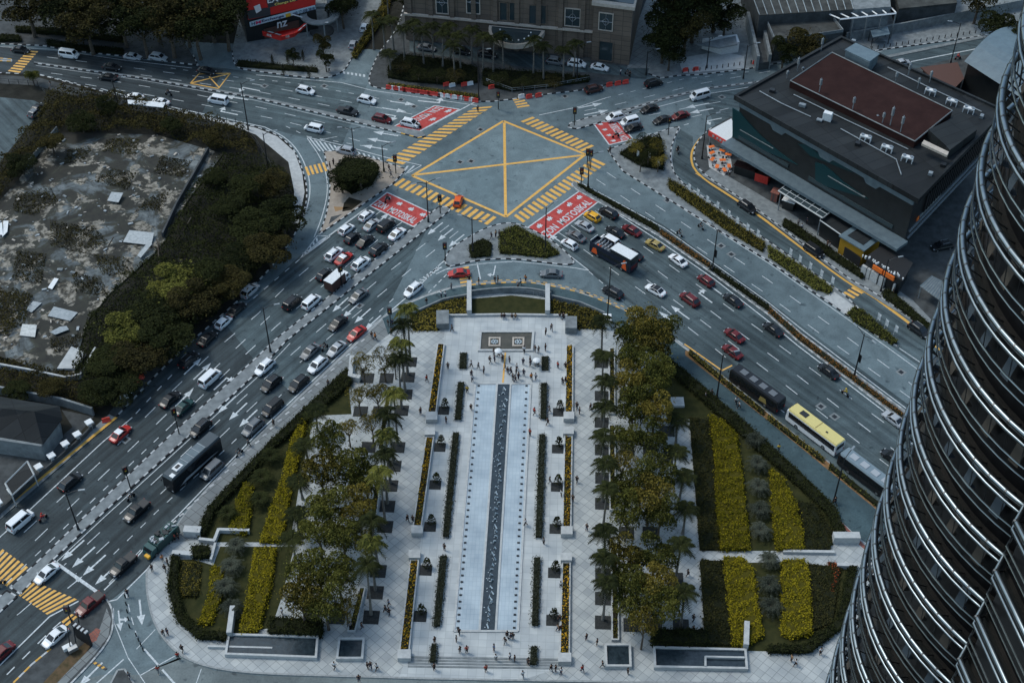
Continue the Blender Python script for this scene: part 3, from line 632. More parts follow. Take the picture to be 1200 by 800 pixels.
# ------------------------------------------------------------ park: pool, terraces, planters
AX = Vector((math.sin(R(2.5)), math.cos(R(2.5)), 0))
struct(MB().face(G([(521, 371), (663, 371), (664, 400), (655, 782), (610, 797), (468, 792), (478, 765), (521, 390)], E1)), 'plaza_inner_floor', M['plaza_grid'], lotP)
pool = thing('reflecting_pool', g(585, 600, LOT), 'long shallow pale blue pool with a dark central channel of fountain jets in the plaza', 'pool')
MB().prism(G([(558, 451), (621, 451), (606, 740), (533, 740)]), LOT, LOT+.05).build('pool_floor', M['water_pool'], pool)
mb = MB(); e = LOT+.16
for a, b in (((557, 451), (532, 740)), ((622, 451), (607, 740)), ((582.5, 451), (562, 739)), ((598.5, 451), (581, 739)), ((557, 450.5), (622, 450.5)), ((532, 740), (607, 740))):
    p, q = g(*a), g(*b); d = (q-p).normalized(); n = Vector((-d.y, d.x, 0))*.17
    mb.prism([p-n, q-n, q+n, p+n], LOT, e+.004*len(mb.f)/6)
mb.build('edging', M['stone'], pool)
MB().prism(G([(583.5, 451.3), (597.5, 451.3), (580, 738.7), (563, 738.7)]), LOT, LOT+.1).build('channel', M['water_dark'], pool)
for i in range(44):
    t = (i+.5)/44; x0, x1, y = 583+(562.5-583)*t**.93, 598+(580.5-598)*t**.93, 453+284*t
    c = g((x0+x1)/2+random.uniform(-2, 2), y); mb = MB(); hgt = random.uniform(.35, .8)
    mb.tube([(c.x, c.y, LOT+.08), (c.x+.1, c.y, LOT+.1+hgt), (c.x+random.uniform(.3, .6), c.y+random.uniform(-.5, .5), LOT+.12)], [.05, .07, .13], 5)
    for _ in range(2): mb.blob((c.x+random.uniform(-.6, .6), c.y+random.uniform(-.5, .5), LOT+.12), (random.uniform(.05, .16), .07, .03), n=5, k=3)
    mb.build('fountain_jet', M['foam'], pool)
for s, (xa, xb) in enumerate(((561, 536.5), (617, 602.5))):
    for i in range(38):
        t = i/37; c = g(xa+(xb-xa)*t, 453+(283)*t); MB().box((c.x, c.y, LOT+.13), (.42, .3, .16), ch=.04).build('nozzle_block', M['metal_dark'], pool)
pb = thing('shallow_basin', g(593, 401, LOT), 'brown rectangular basin with two framed square ornaments at the street end of the plaza', 'pool')
O = G([(562, 389), (626.6, 389), (624.4, 412.7), (560, 412.7)]); I = G([(564.5, 391), (623.6, 391), (622, 410.8), (563, 410.8)])
mb = MB()
for k in range(4): mb.prism([O[k], O[(k+1) % 4], I[(k+1) % 4], I[k]], LOT, LOT+.3)
mb.build('rim', M['stone'], pb); MB().prism(I, LOT, LOT+.1).build('water', M['water_brown'], pb)
for cx in (579.7, 607.5):
    q = G([(cx-7, 396.5), (cx+7, 396.5), (cx+6.7, 407), (cx-7.3, 407)]); r = G([(cx-5, 398), (cx+5, 398), (cx+4.8, 405.5), (cx-5.2, 405.5)]); mb = MB()
    for k in range(4): mb.prism([q[k], q[(k+1) % 4], r[(k+1) % 4], r[k]], LOT, LOT+.24)
    f = mb.build('square_frame', M['stone_beige'], pb); mb = MB(); c = sum(r, Vector())/4
    for k in range(10): a = k*.628; mb.blob((c.x+.55*math.cos(a), c.y+.5*math.sin(a), LOT+.2), (.16, .14, .1), n=5, k=3)
    mb.blob((c.x, c.y, LOT+.2), (.25, .2, .15), n=6, k=3); mb.build('ornament', M['foam'], f)
sheet('tactile_strip', [(591.3, 413), (593.2, 413), (590.2, 450), (588.2, 450)], M['paint_y'], LOT+.02, lotP)

def walls(name, O, t, h, m, label, cat, fill=None, fillz=None, fname='water', group=None, z=LOT):
    c = sum(O, Vector())/len(O); c.z = z; th = thing(name, c, label, cat, group); mb = MB(); I = []
    n = len(O)
    for i in range(n):
        a, b, d = O[i-1], O[i], O[(i+1) % n]; u = (a-b).normalized(); v = (d-b).normalized(); I.append(b+(u+v)*t/max(.3, abs(u.cross(v).z)))
    for k in range(n): mb.prism([O[k], O[(k+1) % n], I[(k+1) % n], I[k]], z-.01, z+h)
    mb.build('rim' if h < 1 else 'wall', m, th); MB().prism(I, z, z+(fillz or h*.7)).build(fname, fill or M['soil'], th); return th, I
ordn = ['first', 'second', 'third', 'fourth', 'fifth', 'sixth', 'seventh', 'eighth', 'ninth', 'tenth', 'eleventh', 'twelfth']
# four rows of flower planters with end blocks
def planter(top, bot, w0, w1, label, blocks=(1, 1), grp='long flower planters beside the pool', m='leaf_gold'):
    O = G([(top[0]-w0/2, top[1]), (top[0]+w0/2, top[1]), (bot[0]+w1/2, bot[1]), (bot[0]-w1/2, bot[1])])
    th, I = walls('flower_planter', O, .22, .55, M['stone'], label, 'planter', group=grp, fname='soil_bed')
    T = scatter(I, 16); T = T[rng.random(len(T)) < .8]
    leafcloud('flowers', np.c_[T, LOT+.45+rng.random(len(T))*.35], .3, [M[m]], th)
    T = scatter(I, 8); k = T[:, 0] < T[:, 0].mean()+.2*(T[:, 1]-T[:, 1].mean())
    leafcloud('leaves', np.c_[T, LOT+.4+rng.random(len(T))*.35], .32, [M['leaf_mid']], th)
    for e_, (c, w_, s) in enumerate(((top, w0, -1), (bot, w1, 1))):
        if blocks[e_]:
            q = G([(c[0]-w_*.62, c[1]), (c[0]+w_*.62, c[1]), (c[0]+w_*.62, c[1]+s*w_*.85), (c[0]-w_*.62, c[1]+s*w_*.85)])
            MB().prism(q, LOT, LOT+1.0).build('end_block', M['stone'], th)
for side, rows in (('left', [((517, 405), (506, 487), 9, 11), ((504, 514), (489, 620), 10, 11), ((486, 658), (474, 765), 11, 12.5)]), ('right', [((667.5, 407), (666.5, 487), 9, 10), ((666, 513), (664, 621), 10, 11), ((663.5, 661), (661.5, 769), 10.5, 12.5)])):
    for i, (t, b, w0, w1) in enumerate(rows): planter(t, b, w0, w1, f'{["street end","middle","near end"][i]} yellow flower planter in the row {side} of the long pool', (i > 0, 1))
for side, rows in (('left', [((457, 455), (446, 530), 7, 8), ((444, 560), (433, 640), 8, 9), ((425, 690), (412, 742), 8, 10)]), ('right', [((717, 410), (717, 487), 7, 8), ((717, 500), (718, 600), 8, 8), ((720, 640), (721, 752), 8, 9)])):
    for i, (t, b, w0, w1) in enumerate(rows): planter(t, b, w0, w1, f'{["street end","middle","near end"][i]} olive flower strip under the trees {side} of the plaza', (0, 0), 'flower strips under the trees', 'leaf_olive')
# clipped hedges along the pool
def strip_hedge(q, label, m='leaf_grey', h=.6, grp='narrow clipped hedges beside the pool', name='hedge'):
    O = G(q); c = sum(O, Vector())/4; c.z = LOT; th = thing(name, c, label, 'hedge', grp)
    MB().prism(O, LOT, LOT+.16).build('kerb_frame', M['stone'], th)
    I = [o+(c-o).normalized()*.15 for o in O]
    bushes('foliage', [Vector((p.x, p.y, 0)) for p in I], h, M[m], base=LOT+.12, dens=46, leaf=.2, rough=.12, parent=th, core=None)
for side, rows in (('left', [[(537, 450), (544, 450), (540, 494), (533, 494)], [(531, 509), (538, 509), (526, 631), (519, 631)], [(516, 653), (524, 653), (515.5, 736), (508, 736)], [(506, 756), (512, 756), (511, 778), (503.5, 778)]]),
                   ('right', [[(634, 451), (641, 451), (640, 493), (633.5, 493)], [(632, 511), (639, 511), (635, 632), (627.5, 632)], [(626, 655), (633, 655), (630.5, 735), (623, 735)], [(622, 759), (630, 759), (629, 781), (620.5, 781)]])):
    for i, q in enumerate(rows): strip_hedge(q, f'{ordn[i]} narrow grey green hedge from the street end on the {side} side of the pool')
strip_hedge([(539, 415), (547.5, 415), (547, 434), (538, 434)], 'short boxed turf bed left of the brown basin', h=.35, grp=None, name='turf_box'); strip_hedge([(634.5, 419), (643, 419), (643, 436), (634.5, 436)], 'short boxed turf bed right of the crowd below the brown basin', h=.35, grp=None, name='turf_box')
# steps
for i in range(4):
    struct(MB().prism(G([(478, 769+i*3.6), (655, 772+i*3.4), (655, 774.2+i*3.4), (478, 771.2+i*3.6)]), LOT, LOT+.10-.015*i), 'step', M['concrete'], lotP)
# square planting pits; topiary bushes stand in the small ones
M['pit'] = mat('pit_grating', (.022, .024, .024), .8, noise=3, c2=(.045, .047, .047))
def pit(x, y, s, lab, grp):
    c = g(x, y, LOT); o = MB().box((c.x, c.y, LOT+.05), (s, s, .1), SKY_ROT*-1, ch=.03).build('planting_pit', M['pit']); return tag(o, lab, 'planting pit', grp), c
def topiary(c, lab):
    th = thing('topiary', c, lab, 'shrub', 'clipped bushes in square pits'); mb = MB().tube([(c.x, c.y, c.z), (c.x+.1, c.y, c.z+1.3)], [.09, .05], 6); mb.build('trunk', M['trunk'], th)
    P = []
    for dz, r in ((.6, .75), (1.35, .55), (1.95, .38)):
        n = 70; d = rng.normal(size=(n, 3)); d /= np.linalg.norm(d, axis=1)[:, None]; P.append(np.array([c.x+.1, c.y, c.z+dz])+d*np.array([r, r, r*.45]))
    leafcloud('foliage', np.vstack(P), .26, [M['leaf_dark']], th)
for side, L_ in (('left', [(520, 481), (515.5, 524), (510, 568), (504, 617), (499, 668), (492.5, 722)]), ('right', [(654.5, 483), (653.5, 526), (652.5, 570.5), (651, 619.5), (649.5, 671), (647.5, 726.5)])):
    for i, (x, y) in enumerate(L_):
        o, c = pit(x, y, 2.0, f'{ordn[i]} small square pit from the street on the {side} side of the pool', 'small pits beside the pool'); c = g(x+1, y-4, LOT+.1); topiary(c, f'{ordn[i]} dark layered topiary bush from the street {side} of the pool')
colA = [(480.5, 424), (478, 442), (475, 462), (470.5, 481), (466, 524), (461.5, 546), (457.5, 569), (454, 593), (451.5, 617), (443.5, 669), (440, 694), (435, 723)]
colB = [(704.5, 425.5), (705, 464), (705, 495), (705.5, 527), (706, 560), (706, 590), (706.5, 622), (706.5, 673), (706.5, 701), (706.5, 729)]
under = [(453, 443), (430, 443), (445, 482), (422.5, 482), (432, 524), (428, 570), (415, 617), (400, 669), (395, 723), (365, 723), (734, 425), (734, 464), (762, 464), (735, 527), (762, 527), (734, 624), (762, 624), (791.5, 678), (798, 733), (765, 732), (740, 732), (735, 575), (765, 575), (780, 537), (782, 505)]
for i, (x, y) in enumerate(colA): pit(x, y, 2.5, f'{ordn[i]} dark palm pit from the street in the row left of the plaza', 'palm pits left of the plaza')
for i, (x, y) in enumerate(colB): pit(x, y, 2.5, f'{ordn[i]} dark palm pit from the street in the row right of the plaza', 'palm pits right of the plaza')
for i, (x, y) in enumerate(under): pit(x, y, 2.5, f'{(ordn+["thirteenth","fourteenth","fifteenth"])[i if i < 10 else i-10]} {"left" if i < 10 else "right"} grove tree pit, a dark square half hidden below the crowns', 'pits under the park trees')
# low walls, water basins, retaining walls
def basin(pts, lab, h=.75, fill='water_dark', t=.35): return walls('water_basin', G(pts), t, h, M['stone'], lab, 'basin', M[fill], h*.6)
basin([(397, 750), (428, 750), (426, 775), (394, 775)], 'square raised dark basin with pale rim near the left planter end')
basin([(708, 757), (739, 757), (740, 784), (709, 784)], 'square raised dark basin with pale rim near the right tree row')
basin([(268, 745), (374, 748), (372, 774), (264, 770)], 'long raised dark basin with pale rim at bottom left of the park')
basin([(765, 760), (874, 763), (876, 787), (766, 785)], 'long raised dark basin with pale rim at bottom right of the park')
def lowwall(pts, wd, h, lab, m='stone', name='low_wall', z=LOT, cat='wall'):
    P = [g(x, y) for x, y in pts]; mb = MB()
    for a, b in zip(P, P[1:]):
        d = (b-a).normalized(); n = Vector((-d.y, d.x, 0))*wd/2; e_ = d*wd*.3; mb.prism([a-n, b-n+e_, b+n+e_, a+n], z, z+h+.003*len(mb.f)/6)
    return tag(mb.build(name, M[m]), lab, cat)
lowwall([(244, 759), (319, 761)][0:2], .3, .5, 'pale inner rim wall dividing the bottom left basin'); lowwall([(826, 784), (826, 773), (871, 774)], .3, .9, 'pale bent inner rim inside the bottom right basin')
lowwall([(270, 748), (274, 718)], .8, 1.6, 'pale upright slab wall at the corner of the bottom left garden'); lowwall([(873, 762), (874, 736)], .8, 1.6, 'pale upright slab wall at the lower right garden corner')
lowwall([(217, 626), (234, 627)], 1.3, 1.5, 'pale block wall at the left garden entrance above the path'); lowwall([(203, 651), (226, 653)], .8, 1.0, 'pale thin wall along the lower side of the left garden entrance'); lowwall([(234, 635), (252, 637), (257, 624), (292, 625)], .5, .9, 'pale stepped kerb wall edging the left garden path')
lowwall([(248, 659), (253, 640)], .4, .8, 'short pale wall turning off the left garden path')
lowwall([(975, 634), (1003, 634)], 1.3, 1.6, 'pale block wall at the right garden entrance by the tower'); lowwall([(980, 665), (1004, 666)], .6, .9, 'low pale wall below the right garden entrance'); lowwall([(917, 648), (976, 649)], .5, .6, 'thin pale kerb along the upper side of the right garden path')
lowwall([(519, 371), (519, 384)], 2.4, 1.6, 'grey stone block at the upper left corner of the plaza', 'concrete'); lowwall([(669, 378), (669, 389)], 2.2, 1.6, 'grey stone block at the upper right corner of the plaza', 'concrete')
lowwall([(521, 371.5), (592, 370.5), (664, 371.5)], .4, .5, 'low parapet across the street end of the plaza')
lowwall([(413, 422), (411, 445), (421, 447)], .8, 1.2, 'white wall corner at the upper left edge of the tree garden'); lowwall([(785, 473), (797, 473)], 2.2, .5, 'small pale square slab plinth on the right lawn', 'stone', 'plinth', cat='plinth')
# sunken terrace above the plaza: curved glass-topped wall, pillars, planting
cw = smooth([(553, 347), (575, 344.5), (600, 343), (625, 344.5), (645, 349)])
wl = lowwall(cw, .35, 1.4, 'curved pale parapet wall above the plaza facing the slip lane', 'concrete')
for x, y0, y1, s in ((550, 336, 370, 'left'), (641.5, 340, 370, 'right')): lowwall([(x, y0), (x, y1)], .9, 1.6, f'tall pale pillar wall at the {s} end of the curved parapet')
sheet('planting_bed', [(553, 350), (600, 346), (640, 351), (640, 370), (553, 370)], M['lawn'], E2, lotP)
bushes('flower_bed', [(481, 372), (520, 355), (545, 350), (546, 369), (515, 370), (515, 388), (484, 388)], .5, M['leaf_olive'], 'reddish olive planting bed left of the curved parapet', 'plants', base=LOT, dens=24)
bushes('flower_bed', [(646, 353), (700, 366), (709, 374), (709, 386), (675, 386), (673, 371), (646, 370)], .5, M['leaf_olive'], 'reddish olive planting bed right of the curved parapet', 'plants', base=LOT, dens=24)
lowwall([(646, 350), (680, 358), (708, 370)], .3, .9, 'low hedge-topped wall curving right of the parapet', 'concrete'); lowwall([(548, 349), (520, 354), (484, 370)], .3, .9, 'low wall curving left of the parapet', 'concrete')
lowwall([(711, 376), (711, 384)], 1.6, 1.8, 'white pillar block at the foot of the tall lamp by the slip lane', 'white'); 
# ------------------------------------------------------------ lawns, hedges and beds
sheet('lawn', [(407, 440), (412, 485), (368, 487), (352, 560), (340, 635), (233, 635), (248, 600), (318, 524)], M['lawn'], E2, lotP)
sheet('lawn', [(226, 655), (250, 662), (258, 640), (345, 640), (330, 700), (318, 735), (265, 745), (232, 745), (208, 725), (200, 690), (203, 655)], M['lawn'], E2, lotP)
sheet('lawn', [(760, 430), (777, 424), (877, 512), (932, 562), (975, 602), (990, 632), (972, 640), (916, 645), (820, 645), (808, 491), (785, 491)], M['lawn'], E2, lotP)
sheet('lawn', [(820, 657), (870, 659), (916, 658), (1003, 667), (988, 735), (948, 764), (875, 762), (830, 758), (826, 745)], M['lawn'], E2, lotP)
def hedge(p, h, m, lab, base=LOT, dens=42, leaf=.26, rough=.3, name='hedge', cat='hedge', **k): return bushes(name, p, h, M[m], lab, cat, base=base, dens=dens, leaf=leaf, rough=rough, **k)
hedge([(353, 493), (359, 494), (352, 535), (342, 565), (337, 600), (329, 637), (306, 637), (319, 597), (333, 560), (340, 525)], .9, 'leaf_yellow', 'bright yellow green strip shrub in the upper left garden, longest on that side', name='shrub_bed', cat='shrubs')
hedge([(288, 568), (297, 572), (290, 627), (270, 625), (278, 590)], .9, 'leaf_yellow', 'short yellow green shrub clump next to the dark palms of the upper left garden', name='shrub_bed', cat='shrubs')
hedge([(300, 645), (323, 646), (317, 690), (303, 742), (282, 742), (292, 700)], .9, 'leaf_yellow', 'yellow green shrub strip below the path in the lower left garden', name='shrub_bed', cat='shrubs')
hedge([(250, 665), (262, 668), (258, 705), (247, 733), (234, 732), (246, 700)], .8, 'leaf_yellow', 'small yellow green clump at the corner of the lower left garden', name='shrub_bed', cat='shrubs')
hedge([(832, 490), (847, 497), (862, 512), (868, 556), (873, 600), (877, 646), (845, 646), (840, 600), (838, 540)], 1.0, 'leaf_yellow', 'tall yellow green strip shrub right of the dark lawn in the upper right garden', name='shrub_bed', cat='shrubs')
hedge([(903, 553), (915, 562), (930, 590), (938, 620), (940, 646), (910, 646), (905, 600)], 1.0, 'leaf_yellow', 'rounded yellow green shrub bed nearest the right garden entrance, upper part', name='shrub_bed', cat='shrubs')
hedge([(848, 656), (870, 657), (882, 672), (887, 712), (893, 748), (872, 759), (859, 758), (855, 725), (850, 675)], 1.0, 'leaf_yellow', 'yellow green shrub strip below the path beside the lower dark lawn', name='shrub_bed', cat='shrubs')
hedge([(916, 660), (942, 659), (946, 675), (950, 745), (928, 750), (916, 745)], 1.0, 'leaf_yellow', 'yellow green shrub strip in the lower right garden nearest the tower', name='shrub_bed', cat='shrubs')
hedge([(809, 491), (831, 494), (838, 560), (843, 645), (821, 645)], .5, 'leaf_turf', 'flat dark green ground cover panel above the right garden path', name='ground_cover', cat='ground cover')
hedge([(821, 658), (848, 659), (853, 700), (858, 757), (828, 757), (826, 745)], .5, 'leaf_turf', 'flat dark green ground cover panel below the right garden path', name='ground_cover', cat='ground cover')
hedge([(941, 662), (985, 666), (975, 730), (952, 740)], .45, 'leaf_turf', 'dark low planting between the lower yellow shrubs and the garden rim by the tower', name='ground_cover', cat='ground cover')
hedge([(936, 590), (955, 592), (975, 625), (972, 645), (942, 645)], .45, 'leaf_turf', 'dark low planting right of the rounded yellow shrubs', name='ground_cover', cat='ground cover')
hedge([(970, 660), (980, 662), (983, 670), (975, 695), (978, 672)], .6, 'leaf_red', 'orange red flowering shrubs at the lower right garden corner', name='shrub_bed', cat='shrubs', dens=20)
hedge([(215, 660), (236, 662), (232, 700), (215, 700), (208, 680)], .45, 'leaf_olive', 'brownish planting in the lower left garden corner', name='ground_cover', cat='ground cover')
hedge([(777, 424), (785, 424), (880, 505), (935, 556), (978, 598), (990, 630), (982, 632), (968, 602), (925, 562), (870, 513), (776, 430)], 1.1, 'leaf_dark', 'long dark hedge between the right lawn and the blue footway', dens=40)
hedge([(1003, 668), (989, 735), (948, 766), (900, 766), (900, 760), (944, 759), (980, 730), (994, 668)], 1.1, 'leaf_dark', 'dark hedge rounding the lower right garden corner', dens=40)
hedge([(406, 436), (412, 442), (412, 452), (325, 524), (252, 602), (240, 630), (231, 630), (245, 598), (318, 520)], 1.1, 'leaf_dark', 'long dark hedge between the left garden and the road footway', dens=40)
hedge([(202, 655), (211, 657), (208, 690), (216, 722), (240, 743), (268, 744), (266, 751), (234, 750), (208, 728), (198, 692)], 1.1, 'leaf_dark', 'dark hedge rounding the lower left garden corner', dens=40)
hedge([(318, 729), (378, 731), (377, 748), (316, 746)], 1.6, 'leaf_dark', 'dark clipped block hedge behind the bottom left basin', dens=44)
hedge([(764, 743), (827, 743), (828, 759), (764, 759)], 1.6, 'leaf_dark', 'dark clipped block hedge behind the bottom right basin', dens=44)
hedge([(226, 644), (245, 644), (246, 655), (227, 656)], 1.3, 'leaf_dark', 'small dark rounded hedge block at the left garden entrance', dens=44)
# island and median planting
hedge([(550, 290), (566, 282), (576, 287), (575, 301), (552, 303)], .6, 'leaf_dark', 'dark planting left of the little path on the junction triangle'); hedge([(586, 275), (604, 266), (622, 276), (640, 285), (655, 299), (640, 303), (604, 299), (586, 298)], .7, 'leaf_mid', 'larger dark green planting right of the little path on the junction triangle', rough=.45)
hedge([(677, 217), (690, 223), (770, 267), (772, 273), (690, 226)], .6, 'leaf_dark', 'dark hedge on the right road median nearest the junction')
hedge([(774, 270), (832, 311), (830, 314), (773, 275)], .5, 'leaf_rust', 'orange flower bed along the right road median between two dark hedges', name='flower_bed', cat='flowers', dens=26, leaf=.22)
hedge([(833, 313), (900, 360), (900, 365), (832, 316)], .6, 'leaf_dark', 'dark hedge in the middle of the right road median')
hedge([(902, 362), (938, 394), (1058, 486), (1056, 489), (936, 399), (901, 367)], .5, 'leaf_rust', 'orange brown flowers on the far end of the right road median', name='flower_bed', cat='flowers', dens=26, leaf=.22)
hedge([(742, 172), (758, 164), (773, 163), (777, 180), (777, 200), (752, 196), (727, 182)], 1.0, 'leaf_dark', 'dark shrub bed at the tip of the long island', rough=.5)
hedge([(784, 212), (795, 218), (896, 287), (893, 296), (850, 270), (784, 222)], .7, 'leaf_olive', 'olive planting with flags along the long island, upper part', rough=.4)
hedge([(900, 290), (935, 312), (975, 340), (972, 345), (955, 340), (902, 303)], .7, 'leaf_mid', 'planting with flags in the middle of the long island', rough=.4)
hedge([(1001, 362), (1012, 367), (1051, 402), (1045, 404), (1000, 377), (993, 368)], .7, 'leaf_mid', 'planting with flags at the pointed end of the long island', rough=.4)
hedge([(919, 259), (925, 262), (955, 282), (1012, 322), (1010, 328), (968, 300), (917, 266)], .8, 'leaf_dark', 'dark roadside hedge in front of the kiosks'); hedge([(1036, 342), (1044, 344), (1090, 384), (1088, 390), (1066, 372), (1034, 348)], .8, 'leaf_dark', 'dark roadside hedge beyond the kiosks by the small crossing')
def bed_r(a, b, m, lab, dens=20): hedge([(a[0], a[1]-2.5), (b[0], b[1]-2.5), (b[0]-1, b[1]+2.5), (a[0]-1, a[1]+2.5)], .6, m, lab, dens=dens, name='flower_bed', cat='flowers')
sheet('planting_bed', [(803, 411), (808, 411), (900, 484), (1040, 598), (1036, 604), (898, 491), (803, 416)], mat('orange_soil', (.3, .16, .07), .9, noise=.8, c2=(.14, .09, .05)), E2, lotP)
bed_r((808, 414), (850, 449), 'leaf_olive', 'orange tinted bed beside the footway at the head of the bus bay'); bed_r((852, 451), (895, 485), 'leaf_olive', 'bushy bed between the footway and the black bus'); bed_r((900, 490), (965, 541), 'leaf_olive', 'bushy bed between the footway and the yellow bus'); bed_r((972, 547), (1040, 602), 'leaf_mid', 'greener hedge bed between the footway and the pale roofed bus', 12)
hedge([(413, 68), (417, 70), (452, 20), (462, -15), (456, -15), (446, 12)], 1.2, 'leaf_olive', 'yellowish flowering hedge along the side street at the top', rough=.5)
hedge([(280, 73), (325, 78), (372, 82), (372, 86), (325, 83), (278, 79)], .9, 'leaf_dark', 'row of dark shrubs on the forecourt below the red canopy', rough=.6, dens=22)
hedge([(455, 80), (470, 66), (520, 72), (560, 82), (560, 98), (520, 100), (480, 97), (455, 92)], 1.0, 'leaf_dark', 'dark undergrowth beneath the hotel palms, left part', rough=.6, dens=20)
hedge([(566, 83), (640, 88), (690, 92), (690, 97), (640, 104), (600, 108), (566, 101)], 1.0, 'leaf_dark', 'dark undergrowth beneath the hotel palms, right part', rough=.6, dens=20)
hedge([(456, 100), (560, 114), (560, 117), (456, 103)], .7, 'leaf_olive', 'low hedge behind the red and white barriers'); hedge([(20, 35), (70, 38), (145, 48), (145, 51), (68, 42), (20, 39)], 1.2, 'leaf_dark', 'upper dark hedge under the trees at top left'); hedge([(56, 50), (90, 56), (145, 61), (144, 65), (88, 60), (56, 54)], 1.0, 'leaf_dark', 'lower dark hedge beside the kerb at top left'); hedge([(-10, 44), (23, 45), (25, 50), (-10, 50)], 1.0, 'leaf_dark', 'short dark hedge by the gate at the top left edge')
# ------------------------------------------------------------ derelict block
slab = [(66, 158), (98, 157), (185, 160), (262, 182), (222, 235), (195, 282), (180, 300), (130, 345), (105, 375), (92, 415), (88, 440), (60, 442), (20, 425), (-40, 410), (-60, 330), (-30, 270), (20, 215)]
m = M['ruin'] = bpy.data.materials.new('weathered_slab'); m.use_nodes = True; n = m.node_tree.nodes; l = m.node_tree.links; b = n['Principled BSDF']
geo = n.new('ShaderNodeNewGeometry')
def _n(s, d, dist=0, out=0):
    t = n.new('ShaderNodeTexNoise'); t.inputs['Scale'].default_value = s; t.inputs['Detail'].default_value = d; t.inputs['Distortion'].default_value = dist; t.inputs['Roughness'].default_value = .62; l.new(geo.outputs['Position'], t.inputs['Vector']); return t.outputs[0]
def _rp(src, cs):
    r = n.new('ShaderNodeValToRGB'); e = r.color_ramp.elements; e[0].position, e[0].color = cs[0][0], (*cs[0][1], 1); e[1].position, e[1].color = cs[-1][0], (*cs[-1][1], 1)
    for p, c in cs[1:-1]: q = e.new(p); q.color = (*c, 1)
    l.new(src, r.inputs[0]); return r.outputs[0]
a_ = _rp(_n(.11, 12, .9), [(.47, (.013, .013, .008)), (.515, (.026, .028, .018)), (.54, (.055, .066, .07)), (.6, (.1, .12, .13)), (.65, (.16, .18, .185))])
cr_ = _rp(_n(.2, 14, .3), [(.53, (0, 0, 0)), (.55, (1, 1, 1))])
b0_ = _rp(_n(.9, 8, .2), [(.42, (.03, .027, .018)), (.5, (.2, .185, .155)), (.7, (.33, .3, .26))])
b_ = _rp(_n(.5, 9, .4), [(.34, (.3, .28, .22)), (.47, (.95, .95, .95)), (.7, (1.25, 1.22, 1.16))])
vo = n.new('ShaderNodeTexBrick'); mp = n.new('ShaderNodeMapping'); mp.inputs['Rotation'].default_value = (0, 0, R(-32)); l.new(geo.outputs['Position'], mp.inputs[0]); l.new(mp.outputs[0], vo.inputs[0]); vo.inputs['Scale'].default_value = .11
vo.inputs['Color1'].default_value = (.45, .45, .42, 1); vo.inputs['Color2'].default_value = (1.25, 1.2, 1.15, 1); vo.inputs['Mortar'].default_value = (.3, .28, .22, 1); vo.inputs['Mortar Size'].default_value = .02
x1 = n.new('ShaderNodeMix'); x1.data_type = 'RGBA'; x1.blend_type = 'MULTIPLY'; x1.inputs[0].default_value = 1; x0 = n.new('ShaderNodeMix'); x0.data_type = 'RGBA'; l.new(cr_, x0.inputs[0]); l.new(a_, x0.inputs[6]); l.new(b0_, x0.inputs[7]); l.new(x0.outputs[2], x1.inputs[6]); l.new(b_, x1.inputs[7])
x2 = n.new('ShaderNodeMix'); x2.data_type = 'RGBA'; x2.blend_type = 'MULTIPLY'; x2.inputs[0].default_value = .4; l.new(x1.outputs[2], x2.inputs[6]); l.new(vo.outputs[0], x2.inputs[7]); l.new(x2.outputs[2], b.inputs['Base Color']); b.inputs['Roughness'].default_value = .8
struct(MB().prism(G(slab), LOT, .45), 'derelict_slab', M['ruin'])
def plate(q, z, t, m, lab, name='scrap_panel', cat='panel', tilt=0):
    P = G(q); mb = MB(); lo = [Vector((p.x, p.y, z+tilt*(i in (0, 1)))) for i, p in enumerate(P)]; hi = [p+Vector((0, 0, t)) for p in lo]; mb.rings([lo, hi] if sum(P[i-1].x*P[i].y-P[i].x*P[i-1].y for i in range(len(P))) > 0 else [lo[::-1], hi[::-1]])
    return tag(mb.build(name, M[m]), lab, cat)
for q, z, mm, lab in [([(132, 231), (146, 232), (140, 242), (127, 240)], 1.0, 'galv', 'pale tilted roof panel lying in the upper middle of the derelict slab'), ([(153, 275), (182, 278), (178, 291), (145, 287)], .7, 'galv', 'wide pale blue sheet lying on the middle of the derelict slab'),
    ([(40, 356), (50, 358), (38, 369), (31, 366)], .6, 'galv', 'small pale sheet leftmost in the lower derelict slab'), ([(64, 362), (92, 369), (83, 379), (57, 373)], .6, 'galv', 'broad pale sheet right of the small one on the lower derelict slab'), ([(28, 385), (45, 386), (42, 398), (24, 396)], .6, 'galv', 'pale sheet near the lower left corner of the ruin'),
    ([(71, 386), (79, 385), (82, 390), (66, 396), (60, 393)], .8, 'galv', 'pale folded panel at the bottom of the ruin debris'), ([(65, 330), (70, 331), (62, 342), (57, 340)], .6, 'white', 'little white board in the middle left of the ruin'), ([(0, 267), (4, 266), (5, 280), (0, 279)], .9, 'white', 'white broken panel at the left photo edge on the ruin'), ([(5, 262), (11, 262), (10, 276), (4, 282)], .9, 'white', 'upright white panel beside the left edge of the ruin'), ([(175, 290), (180, 292), (166, 307), (162, 304)], 1.0, 'galv', 'narrow pale beam beside the broken wall of the ruin')]: plate(q, z, .12, mm, lab, tilt=random.uniform(-.3, .5))
plate([(85, 410), (102, 418), (88, 436), (68, 436)], .5, .5, 'stone', 'pale rectangular concrete plinth at the lower right tip of the ruin', 'plinth', 'plinth')
